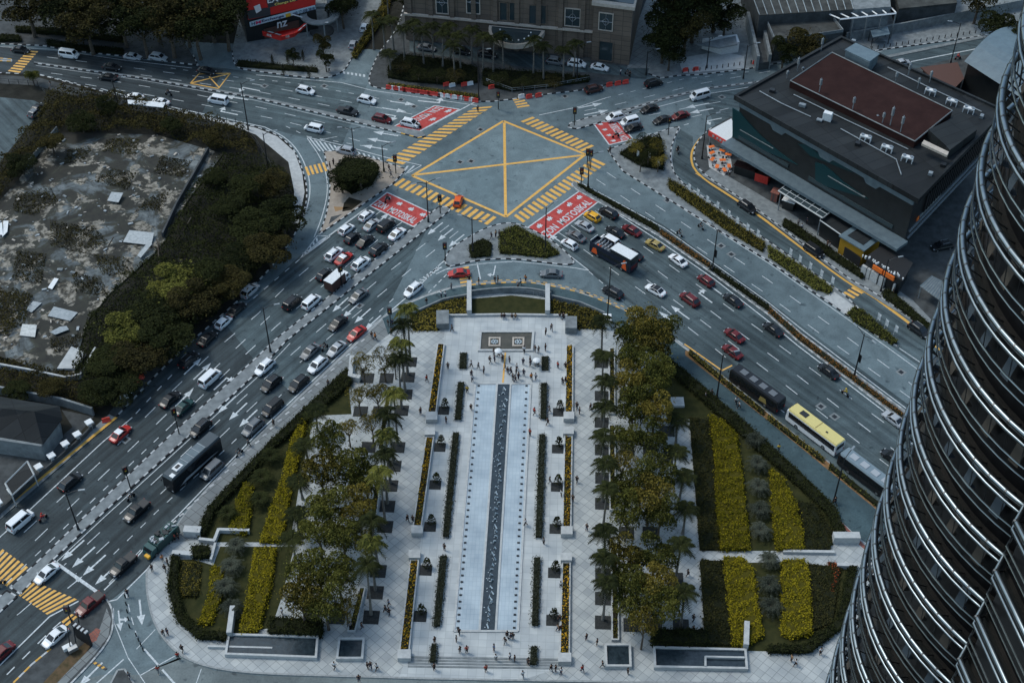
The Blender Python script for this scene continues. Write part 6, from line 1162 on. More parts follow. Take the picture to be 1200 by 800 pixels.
ed = ['at the top of the derelict block near the mesh fence', 'upper left of the derelict block, second', 'upper left of the derelict block, third', 'leftmost on the upper side of the derelict block', 'above the middle right of the derelict block', 'beside the pale curved footway, upper', 'large, nearest the slip road curve', 'large, in the middle of the right hand scrub', 'at the slip road, lower', 'right of the broken wall', 'small, between the slab and the scrub', 'large with lighter top above the left road', 'right neighbour of the lighter topped one', 'beside the lower right edge of the slab', 'near the silver car on the left road', 'at the lower slab corner', 'in the lower scrub near the kerb', 'lower, near the pale plinth', 'just right of the pale plinth', 'lowest in the scrub by the barriers', 'hanging over the kerb behind the silver car', 'small, upper right beside the slab', 'small in the scrub below the bus stop', 'small in the scrub near the white van', 'lone small one by the left yellow crossing', 'beside the grey wall near the house', 'by the white low wall above the house', 'leftmost, above the dark roofed house']
for i, (x, y, r_, h) in enumerate(el): tree(x, y+2, r_*.88, h*.72, 'd', 'dark bushy tree '+ed[i], 'bushy trees on the derelict block', i+1, 'leaf_mid' if i in (11, 15, 24) else ('leaf_brown' if i % 3 == 2 else 'leaf_dark'), name='bushy_tree')
tt = [(790, -5, 7, 11), (815, 8, 7, 10), (785, 25, 6, 9), (840, -4, 7, 10), (805, 30, 6, 8), (850, 20, 5, 7), (778, 45, 5, 7), (785, 62, 4, 5), (945, 50, 4.5, 7), (920, 58, 3.6, 6), (1172, 30, 5, 8), (1190, 40, 5, 7), (1150, -5, 5, 8), (1165, 58, 3, 5), (400, 5, 4, 7), (343, 66, 1.9, 3.5), (378, 50, 2.2, 5), (381, 68, 2.2, 4), (478, -8, 5, 8)]
td = ['tall and dark at the top edge beside the ramp', 'in the middle of the dark mass by the ramp', 'left side of the dark mass by the ramp', 'cut by the top edge near the ribbed roof', 'in the lower middle of the dark mass', 'at its right end by the gate house', 'low one by the foot of the ramp lane', 'small olive one at the driveway corner', 'in front of the concrete podium, right', 'in front of the concrete podium, left', 'beside the curved blue roof, left', 'beside the curved blue roof, right', 'at the top right edge', 'low bush where the blue roof meets the road', 'behind the red billboard', 'in front of the red canopy', 'right of the red canopy below the ring', 'lower right of the red canopy', 'at the top edge left of the hotel']
for i, (x, y, r_, h) in enumerate(tt): tree(x, y, r_, h, 'd', 'dark tree '+td[i], 'dark trees at the top', i, 'leaf_dark' if i % 4 else 'leaf_brown', name='dark_tree')
for i, (x, y) in enumerate([(318, 64), (336, 62), (354, 58), (331, 75), (361, 78)]): tree(x, y, 1.6, 3.2, 'c', f'{ordn[i]} narrow conical shrub in front of the red canopy', 'conical shrubs before the red canopy', 0, 'leaf_dark', name='conical_shrub')
# palms
PALM = {}
def palm(x, y, H, lab, grp, seed=0, m='leaf_dark', fr=15, L=2.6, name='palm_tree', from_base=True, lean=.0):
    v = seed % 3; key = (v, m, fr); c = g(x, y, LOT)
    if not from_base: c = g(x, y, H); c.z = LOT
    if key not in PALM:
        t = thing(name, (0, 0, 0), lab, 'palm tree', grp); r = np.random.default_rng(v+3)
        MB().tube([(0, 0, 0), (.06, .03, 2), (.12, .1, 5), (.15, .2, 8)], [.3, .2, .17, .15], 8).build('trunk', M['palm_trunk'], t); mb = MB()
        for k in range(fr):
            a = 2.4*k+r.random()*.4; e = r.uniform(-.15, 1.0) if k > 3 else 1.2; d = Vector((math.cos(a), math.sin(a), 0)); s = Vector((-d.y, d.x, 0)); pts = []
            for j in range(8):
                u = j/7; pts.append(Vector((.15, .2, 8))+d*(L*u*math.cos(e*.6))+Vector((0, 0, L*(math.sin(e)*.75*u-.75*u*u))))
            for j in range(7):
                p, q = pts[j], pts[j+1]; 
                for h in range(2):
                    p_ = p.lerp(q, h*.5); w_ = (.25+.6*math.sin(math.pi*min(1, (j+h*.5+1)/8)))*L/2.6*.8
                    for sd_ in (-1, 1):
                        tip = p_+s*sd_*w_+d*.3+Vector((0, 0, -.28*w_-r.random()*.15)); mb.face([p_, p_+d*.2, tip+d*.06, tip])
            mb.face([pts[0]+s*.05, pts[4]+s*.03, pts[7], pts[4]-s*.03, pts[0]-s*.05])
        mb.build('crown', M[m], t); PALM[key] = t
    else: t = cyc(PALM[key])
    t['label'] = lab; t['group'] = grp; t.location = c; t.scale = (1, 1, H/8); t.rotation_euler.z = seed*1.7; return t
for i, (x, y) in enumerate(colA): palm(x, y-3, 12.5, f'{ordn[i]} palm counting from the street in the row along the left side of the plaza', 'palms left of the plaza', i, 'leaf_dark' if i % 2 else 'leaf_mid')
for i, (x, y) in enumerate(colB): palm(x, y-3, 10, f'{ordn[i]} palm counting from the street in the row along the right side of the plaza', 'palms right of the plaza', i+1, 'leaf_dark')
for i, (x, y, l_) in enumerate([(791.5, 678, 'tall one in the square pit right of the grove'), (798, 733, 'lowest one right of the grove'), (790, 555, 'upper one on the pale strip beside the right lawn'), (796, 585, 'second one on the pale strip beside the right lawn'), (800, 625, 'third one on the pale strip beside the right lawn'), (792, 520, 'one by the small plinth on the right')]): palm(x, y, 8.5 if i < 2 else 6, 'palm, '+l_, 'palms on the outer side of the right grove', i, 'leaf_dark', L=3.0)
for i, (x, y) in enumerate([(372, 505), (362, 545), (355, 585), (350, 625), (346, 655)]): palm(x, y, 5, f'{ordn[i]} palm from the top on the outer edge of the left grove', 'palms on the outer side of the left grove', i, 'leaf_dark')
def cyc_(x, y, r_, lab, m='leaf_grey', grp='grey cycad clumps in the gardens'):
    t = thing('cycad', g(x, y, LOT), lab, 'cycad', grp); c = g(x, y, LOT); mb = MB(); rr = random.Random(x*7+y)
    mb2 = MB().cyl(c, c+Vector((0, 0, 1.1)), .22, .18); mb2.build('trunk', M['trunk'], t)
    for q in range(2):
        for k in range(20):
            a = k*.314+rr.random()*.3; d = Vector((math.cos(a), math.sin(a), 0)); s = Vector((-d.y, d.x, 0)); L_ = r_*rr.uniform(.7, 1.05)*(1-.35*q); pts = [c+Vector((0, 0, 1.1))+d*L_*u+Vector((0, 0, L_*((.8+q*.5)*u-.95*u*u))) for u in (0, .25, .5, .75, 1)]
            for j in range(4):
                for h in (0, .33, .66):
                    p_ = pts[j].lerp(pts[j+1], h); w_ = .42*(1-.6*abs(j/4-.4))
                    for sd_ in (-1, 1): mb.face([p_, p_+d*.13, p_+s*sd_*w_+d*.25+Vector((0, 0, -.1))])
    mb.build('crown', M[m], t)
for i, (x, y, r_, l_) in enumerate([(884, 520, 2.4, 'topmost of the column in the upper right garden'), (887, 548, 2.4, 'second of the column in the upper right garden'), (888, 575, 2.4, 'third of the column in the upper right garden'), (889, 602, 2.4, 'fourth of the column in the upper right garden'), (890, 626, 2.2, 'lowest of the column in the upper right garden'), (900, 660, 2.1, 'beside the right garden path, below it'), (900, 690, 2.5, 'in the middle of the lower right garden'), (902, 715, 2.5, 'lowest in the lower right garden'), (278, 644, 2.2, 'standing on the left garden path'), (272, 668, 2.4, 'upper one in the lower left garden'), (265, 692, 2.5, 'middle one in the lower left garden'), (272, 716, 2.2, 'lowest one in the lower left garden'), (318, 540, 2.6, 'topmost of the column in the upper left garden'), (308, 565, 2.6, 'second of the column in the upper left garden'), (306, 590, 2.4, 'third of the column in the upper left garden'), (268, 606, 2, 'near the left footway in the upper left garden')]): cyc_(x, y, r_, 'grey green spiky clump '+l_, 'leaf_grey' if i < 12 else 'leaf_dark')
tp = [(438, 58), (452, 66), (462, 62), (474, 74), (486, 68), (497, 77), (508, 70), (519, 80), (528, 72), (540, 82), (553, 74), (566, 84), (458, 84), (533, 92), (578, 86), (625, 88), (637, 95), (660, 98), (672, 92), (456, 30), (590, 82)]
for i, (x, y) in enumerate(tp): palm(x, y, 9.5 if i not in (12,) else 5, f'tall dark palm number {i+1} of the hotel garden' if False else 'tall dark palm in the hotel garden '+['at the corner of the side street', 'second from the side street', 'third from the side street, further back', 'in the left cluster, front', 'in the left cluster, back', 'in the left cluster, forward right', 'left of the tall windows, back', 'left of the tall windows, front', 'below the leftmost lattice window', 'between the two left lattice windows', 'below the second lattice window', 'left of the entrance canopy, front', 'low and wide, at the left front', 'in the middle front by the barriers', 'left of the entrance canopy, back', 'just under the canopy, left one', 'with yellowing crown', 'left of the parked white car', 'right one beside the white cars', 'up the side street', 'under the centre of the canopy'][i], 'tall palms of the hotel garden', i, 'leaf_dark', L=2.7)
# ------------------------------------------------------------ vehicles
PAINT = {}
cols = dict(white=(.72, .73, .74), silver=(.34, .36, .38), grey=(.13, .14, .15), black=(.012, .013, .015), green=(.012, .045, .042), teal=(.02, .07, .07), red=(.42, .03, .025), darkred=(.12, .012, .014), orange=(.75, .11, .02), yellow=(.72, .36, .02), gold=(.32, .24, .08), brown=(.06, .025, .02), cream=(.62, .52, .2), navy=(.01, .015, .03), slatebus=(.05, .065, .075), busblue=(.17, .22, .25))
def paint(c):
    if c not in PAINT:
        m = mat('paint_'+c, cols[c], .38, spec=.35); b = m.node_tree.nodes['Principled BSDF']; b.inputs['Coat Weight'].default_value = .15; b.inputs['Coat Roughness'].default_value = .12; PAINT[c] = m
    return PAINT[c]
SPEC = {  # length, half width, hood z, belt z, roof z, x of: windscreen base, roof front, roof rear, rear glass base
 'sedan': (4.55, .89, .8, .92, 1.43, 1.15, .3, -.85, -1.7), 'hatch': (3.95, .86, .84, .96, 1.5, 1.2, .4, -1.25, -1.86), 'suv': (4.6, .93, .95, 1.05, 1.68, 1.35, .5, -1.5, -2.15),
 'mpv': (4.6, .92, .92, 1.05, 1.76, 1.65, .8, -1.9, -2.18), 'van': (4.9, .92, 1.15, 1.25, 2.05, 1.85, 1.25, -2.2, -2.38), 'pickup': (5.2, .93, 1.0, 1.05, 1.75, 1.2, .65, -.55, -.85)}
VEH = {}
def wheel_mesh(rad, wd):
    mb = MB(); n = 12
    mb.rings([[(rad*k*math.cos(2*math.pi*j/n), y, rad*k*math.sin(2*math.pi*j/n)) for j in range(n)] for y, k in ((-wd/2, .86), (-wd/2*.7, 1), (wd/2*.7, 1), (wd/2, .86))]); return mb
def add_wheels(th, xs, y, rad, wd=.24):
    for x in xs:
        for s in (-1, 1):
            key = ('wheel', rad)
            if key not in VEH: VEH[key] = (wheel_mesh(rad, wd).mesh('wheel', M['tyre']), MB().rings([[(rad*.6*math.cos(j*.785), yy, rad*.6*math.sin(j*.785)) for j in range(8)] for yy in (-wd/2-.015, wd/2+.015)]).mesh('rim', M['rim']))
            o = bpy.data.objects.new('wheel', VEH[key][0]); col.objects.link(o); o.parent = th; o.location = (x, s*y, rad)
            r = bpy.data.objects.new('rim', VEH[key][1]); col.objects.link(r); r.parent = o
def build_car(typ, colr, roof=None):
    L, w_, zh, zb, zr, xw, xf, xr, xg = SPEC[typ]; h = L/2; th = thing(typ if typ not in ('hatch', 'suv', 'mpv') else {'hatch': 'hatchback', 'suv': 'suv', 'mpv': 'family_van'}[typ], (0, 0, 0), '', 'car')
    st = [(-h, .36, .7, .7), (-h+.12, .26, zb-.12, .88), (-h+.5, .22, zb-.02, 1), (xg, .2, zb, 1), (0, .2, zb, 1.0), (xw, .2, zb-.01, 1), (h-.8, .22, zh-.03, .97), (h-.3, .24, zh-.15, .88), (h-.08, .3, zh-.26, .74), (h, .38, zh-.36, .6)]
    if typ in ('van',): st[-2] = (h-.2, .25, zh-.1, .95)
    rg = []
    for x, z0_, z1, k in st:
        w = w_*k; rg.append([(x, y*w, z) for y, z in ((-.9, z0_), (-1, z0_+.14), (-1, z1-.2), (-.9, z1-.03), (-.6, z1), (.6, z1), (.9, z1-.03), (1, z1-.2), (1, z0_+.14), (.9, z0_))])
    mb = MB().rings(rg); wr = w_*.76; wb = w_*.92
    if typ == 'pickup': pass
    low = [(xg, -wb, zb-.03), (xw, -wb, zb-.03), (xw, wb, zb-.03), (xg, wb, zb-.03)]; mid = [(xr, -wr, zr-.05), (xf, -wr, zr-.06), (xf, wr, zr-.06), (xr, wr, zr-.05)]; top = [(xr+.12, -wr*.86, zr), (xf-.15, -wr*.86, zr), (xf-.15, wr*.86, zr), (xr+.12, wr*.86, zr)]
    mats = [paint(colr), paint(roof or colr)]
    mb.rings([low, mid]); mb.rings([mid, top], 1)
    mb.build('body', mats, th, smooth=False)
    def L3(a, b, t): return tuple(a[i]+(b[i]-a[i])*t for i in range(3))
    def quad(name, a, b, c, d, nrm, par=th, i0=.08, i1=.92, j0=.1, j1=.9):
        P = [L3(L3(a, b, i0), L3(d, c, i0), j0), L3(L3(a, b, i1), L3(d, c, i1), j0), L3(L3(a, b, i1), L3(d, c, i1), j1), L3(L3(a, b, i0), L3(d, c, i0), j1)]
        P = [(p[0]+nrm[0]*.02, p[1]+nrm[1]*.02, p[2]+nrm[2]*.02) for p in P]; MB().face(P).build(name, M['glass'], par)
    quad('windscreen', low[1], low[2], mid[2], mid[1], (1, 0, .6)); quad('rear_window', low[3], low[0], mid[0], mid[3], (-1, 0, .5))
    for s, (i, j) in ((-1, (0, 1)), (1, (3, 2))):
        a, b, c, d = low[i], low[j], mid[j], mid[i]
        quad('side_window', a, b, c, d, (0, s, .3), i0=.06, i1=.5); quad('side_window', a, b, c, d, (0, s, .3), i0=.54, i1=.93)
        MB().box((xw-.25, s*(w_+.07), zb+.06), (.16, .2, .13), ch=.02).build('mirror', paint(colr), th)
        MB().box((h-.2, s*w_*.62, zh-.27), (.32, .34, .15), s*-.35, ch=.03).build('headlight', M['lamp_w'], th); MB().box((-h+.09, s*w_*.72, zb-.24), (.14, .28, .2), ch=.03).build('tail_light', M['lamp_r'], th)
    MB().box((h-.01, 0, .5), (.06, w_*1.0, .22), ch=.01).build('grille', M['black'], th)
    if typ == 'suv':
        for s in (-1, 1): MB().tube([(xr+.2, s*wr*.8, zr+.06), (xf-.2, s*wr*.8, zr+.06)], .03, 4).build('roof_rail', M['metal_grey'], th)
    if typ == 'pickup': MB().box((-1.7, 0, zb-.02), (1.45, 1.5, .06)).build('cargo_bed', M['black'], th)
    add_wheels(th, (h-.85, -h+.85), w_-.11, .34 if typ in ('suv', 'pickup', 'van') else .31)
    return th
LOAD = {}
def vehicle(x, y, typ, colr, dirv, lab, roof=None, cat=None, grp=None):
    key = (typ, colr, roof)
    if key not in LOAD: t = LOAD[key] = build_car(typ, colr, roof) if typ in SPEC else BIG[typ](colr)
    else: t = cyc(LOAD[key])
    z = .75 if typ in SPEC else (0 if typ in ('motorbike',) else 1.6)
    c = g(x, y, z); e = g(x+dirv[0], y+dirv[1]); s = g(x, y); t.location = (c.x, c.y, RZ+.008 if not (dirv[2:] ) else LOT+.02); t.rotation_euler.z = math.atan2(e.y-s.y, e.x-s.x)
    t['label'] = lab; t['category'] = cat or {'sedan': 'car', 'hatch': 'car', 'suv': 'car', 'mpv': 'car', 'van': 'van', 'pickup': 'pickup truck'}.get(typ, typ.replace('_', ' '))
    if grp: t['group'] = grp
    return t
PX = {'L': [(0, 690), (107, 598), (300, 422), (400, 333), (511, 245)], 'T': [(-60, 62), (40, 74), (165, 91), (300, 115), (500, 160)], 'R': [(672, 215), (775, 272), (900, 363), (1062, 486), (1200, 592)], 'U': [(665, 148), (735, 130), (825, 105), (885, 98), (1250, 24)], 'D': [(790, 170), (800, 205), (870, 242), (960, 303), (1090, 395)]}
def rdir(r, x, s):
    P = PX[r]; k = 0
    while k < len(P)-2 and x > P[k+1][0]: k += 1
    a, b = P[k], P[k+1]; return ((b[0]-a[0])*s*.3, (b[1]-a[1])*s*.3)
def bus(colr, kind):
    L, w_, H = 11.5, 1.25, 3.2
    if kind == 'coach': L, H = 12.0, 3.8
    th = thing('bus' if kind != 'coach' else 'coach', (0, 0, 0), '', 'bus'); h = L/2; rg = []
    for x, k, z0_, z1 in ((-h, .95, .5, H-.15), (-h+.15, 1, .35, H), (h-.4, 1, .35, H), (h-.1, .97, .4, H-.35), (h, .93, .5, 1.6)):
        w = w_*k; rg.append([(x, -w, z0_), (x, -w, z1-.3), (x, -w*.85, z1), (x, w*.85, z1), (x, w, z1-.3), (x, w, z0_)])
    side = {'city': 'white', 'black': 'black', 'pale': 'black', 'coach': 'black'}[kind]; top = {'city': 'cream', 'black': 'black', 'pale': 'busblue', 'coach': 'slatebus'}[kind]
    mb = MB().rings(rg); mats = [paint(side), paint(top)]
    for i, f in enumerate(mb.f):
        if all(mb.v[v][2] > H-.5 for v in f): mb.m[i] = 1
    mb.build('body', mats, th)
    for s in (-1, 1):
        MB().face([(-h+.3, s*(w_+.015), 1.4), (h-.6, s*(w_+.015), 1.4), (h-.6, s*(w_+.015), H-.55), (-h+.3, s*(w_+.015), H-.55)]).build('side_window', M['glass'], th)
        MB().box((h-.02, s*.85, .75), (.1, .4, .2)).build('headlight', M['lamp_w'], th); MB().box((-h, s*1.0, 1.0), (.08, .2, .5)).build('tail_light', M['lamp_r'], th); MB().box((h+.1, s*1.35, 2.4), (.12, .12, .5)).build('mirror', M['black'], th)
    MB().face([(h+.01, -1.05, 1.25), (h+.01, 1.05, 1.25), (h-.1, 1.05, H-.75), (h-.1, -1.05, H-.75)]).build('windscreen', M['glass'], th); MB().face([(-h-.02, -.95, 1.7), (-h-.02, .95, 1.7), (-h-.02, .95, H-.6), (-h-.02, -.95, H-.6)]).build('rear_window', M['glass'], th)
    if kind == 'coach':
        MB().box((.5, 0, H+.05), (L*.55, 1.9, .1)).build('glass_roof', M['slate'], th); [MB().box((a, 0, H+.12), (.07, 1.9, .05)).build('roof_bar', paint('silver'), th) for a in (-2.6, -1.2, .2, 1.6)]; MB().box((3.3, .1, H+.14), (1.7, 1.2, .24), ch=.05).build('air_hatch', M['white'], th); MB().box((3.3, .1, H+.28), (.9, .6, .05)).build('fan', M['black'], th); MB().box((5.1, .6, H+.02), (.8, .9, .12), ch=.03).build('front_panel', M['white'], th)
        for s in (-1, 1): MB().face([(-h+.8, s*(w_+.03), 1.0), (h-1.5, s*(w_+.03), .9), (h-3, s*(w_+.03), 1.5), (-h+3, s*(w_+.03), 1.35)]).build('side_stripe', paint('silver'), th)
    if kind == 'city':
        MB().box((2.8, 0, H+.06), (1.5, 1.1, .12), ch=.03).build('roof_hatch', M['black'], th); MB().box((-2.6, .2, H+.05), (.4, .3, .1)).build('vent', M['black'], th); MB().box((-.6, 0, H+.02), (.12, 2.0, .05)).build('roof_seam', paint('gold'), th); textmesh('lettering', '22', (3.0, .25, H+.14), (0, -.6, 0), (.5, 0, 0), M['white'], th) if False else None
    if kind in ('black', 'pale'):
        for k in range(4): MB().box((-3.6+k*2.3, 0, H+.05), (1.4, 1.2, .1), ch=.03).build('roof_unit', paint('grey' if kind == 'black' else 'silver'), th)
    if kind == 'black':
        for s in (-1, 1): MB().face([(-3.5, s*(w_+.03), 1.0), (-1.6, s*(w_+.03), .8), (-1.9, s*(w_+.03), 2.0), (-3.1, s*(w_+.03), 2.1)]).build('side_print', paint('gold'), th)
    add_wheels(th, (h-2.6, -h+2.6), w_-.13, .48, .3); return th
def dd(colr):
    th = thing('double_decker', (0, 0, 0), '', 'bus'); L, w_ = 10.5, 1.25; h = L/2; mb = MB(); mb.box((0, 0, 1.35), (L, 2.5, 1.9), ch=.12); 
    for s in (-1, 1): mb.box((0, s*1.2, 2.65), (L-.1, .1, .9))
    mb.box((h-.15, 0, 2.75), (.1, 2.4, 1.0)); mb.build('body', paint('navy'), th)
    MB().box((0, 0, 2.33), (L-.4, 2.3, .06)).build('upper_deck', M['metal_grey'], th); MB().box((-2.6, 0, 4.1), (5.2, 2.5, .14), ch=.05).build('roof', M['white'], th)
    mb = MB(); mb.box((-5.15, 0, 3.2), (.12, 2.4, 1.7)); [mb.box((-2.6, s*1.2, 3.55), (5.1, .08, 1.0)) for s in (-1, 1)]; mb.build('upper_window', M['glass'], th)
    for k in range(6):
        for s in (-.62, .62): MB().box((4.0-.8*k, s, 2.7), (.42, .85, .12)).box((3.8-.8*k, s, 2.98), (.1, .85, .55)).build('seat', paint('silver'), th)
    MB().box((h-.15, 0, 3.35), (.08, 2.3, .28)).build('front_rail', M['white'], th); MB().box((3.2, .75, 2.75), (1.0, .5, .3)).build('orange_seat', paint('orange'), th)
    for s in (-1, 1):
        MB().face([(-4.9, s*1.27, 1.4), (4.6, s*1.27, 1.4), (4.6, s*1.27, 2.1), (-4.9, s*1.27, 2.1)]).build('side_window', M['glass'], th)
        MB().face([(3.1, s*1.275, .7), (4.7, s*1.275, .7), (4.3, s*1.275, 2.0), (3.5, s*1.275, 2.2)]).build('side_print', paint('orange'), th); MB().face([(-4.3, s*1.28, .7), (-3.1, s*1.28, .9), (-3.4, s*1.28, 3.0), (-3.9, s*1.28, 3.2)]).build('side_print', paint('orange'), th); MB().box((h-.02, s*.9, .8), (.12, .4, .2)).build('headlight', M['lamp_w'], th)
    MB().face([(h+.02, -1.1, 1.3), (h+.02, 1.1, 1.3), (h+.02, 1.1, 2.2), (h+.02, -1.1, 2.2)]).build('windscreen', M['glass'], th); MB().face([(-h-.02, -1, 1.2), (-h-.02, 1, 1.2), (-h-.02, 1, 2.1), (-h-.02, -1, 2.1)]).build('rear_panel', paint('darkred'), th)
    add_wheels(th, (3.1, -3.0), 1.13, .48, .3); return th
def lorry(colr):
    th = thing('box_lorry', (0, 0, 0), '', 'lorry'); MB().box((-.7, 0, 1.7), (4.2, 2.1, 2.2), ch=.04).build('cargo_box', paint('brown' if colr == 'white' else colr), th); MB().box((-.7, 0, 2.84), (4.25, 2.15, .1), ch=.03).build('box_roof', M['white'], th)
    MB().rings([[(x, -1, .5), (x, -1, z), (x, 1, z), (x, 1, .5)] for x, z in ((1.5, 2.1), (2.4, 2.1), (2.9, 1.3), (3.0, .8))]).build('cab', paint('white'), th); MB().face([(2.45, -.85, 2.02), (2.88, -.85, 1.38), (2.88, .85, 1.38), (2.45, .85, 2.02)]).build('windscreen', M['glass'], th)
    [MB().face([(1.7, s*1.02, 1.3), (2.5, s*1.02, 1.3), (2.3, s*1.02, 1.95), (1.7, s*1.02, 1.95)]).build('side_window', M['glass'], th) for s in (-1, 1)]; [MB().box((3.0, s*.7, .85), (.08, .3, .18)).build('headlight', M['lamp_w'], th) for s in (-1, 1)]; add_wheels(th, (2.1, -1.7), .9, .4); return th
def garbage(colr):
    th = thing('refuse_truck', (0, 0, 0), '', 'truck'); mb = MB(); mb.box((-1.0, 0, 1.4), (5.0, 2.2, 1.6), ch=.05); mb.build('body', paint('green'), th); mb = MB(); rr = random.Random(3); [mb.box((rr.uniform(-3.1, 1.2), rr.uniform(-.8, .8), 2.3+rr.uniform(0, .2)), (rr.uniform(.3, .8), rr.uniform(.2, .6), .25), rr.random()*3, rr.randrange(3)) for _ in range(34)]; mb.build('load', [paint('teal'), paint('silver'), paint('black')], th)
    MB().box((-1, 1.0, 2.35), (4.6, .25, .3), ch=.04).build('side_rail', paint('teal'), th); MB().rings([[(x, -1, .5), (x, -1, z), (x, 1, z), (x, 1, .5)] for x, z in ((1.6, 2.0), (2.5, 2.0), (2.9, 1.3), (3.0, .8))]).build('cab', paint('teal'), th); MB().face([(2.55, -.85, 1.95), (2.88, -.85, 1.38), (2.88, .85, 1.38), (2.55, .85, 1.95)]).build('windscreen', M['glass'], th); MB().box((3.2, .3, .8), (.6, 1.0, .5), ch=.05).build('front_bin', paint('yellow'), th); add_wheels(th, (2.0, -1.2, -2.3), .95, .42); return th
def bike(colr):
    th = thing('motorbike', (0, 0, 0), '', 'motorbike'); MB().tube([(-.75, 0, .7), (-.3, 0, .78), (.1, 0, .72), (.45, 0, .85), (.55, 0, .95)], [.1, .14, .13, .14, .06], 7).build('body', paint(colr), th); MB().box((-.35, 0, .88), (.65, .26, .1), ch=.03).build('seat', M['black'], th); MB().cyl((.5, -.36, 1.02), (.5, .36, 1.02), .025, n=5).build('handlebar', M['metal_dark'], th); MB().cyl((.52, 0, .95), (.68, 0, .3), .04, n=5).build('fork', M['metal_grey'], th); MB().box((.66, 0, .86), (.1, .18, .16), ch=.02).build('headlight', M['lamp_w'], th)
    for x in (-.65, .68): o = wheel_mesh(.29, .12).build('wheel', M['tyre'], th); o.location = (x, 0, .29)
    return th
BIG = {'city': lambda c: bus(c, 'city'), 'black_bus': lambda c: bus(c, 'black'), 'pale_bus': lambda c: bus(c, 'pale'), 'coach': lambda c: bus(c, 'coach'), 'double_decker': dd, 'lorry': lorry, 'refuse_truck': garbage, 'motorbike': bike}
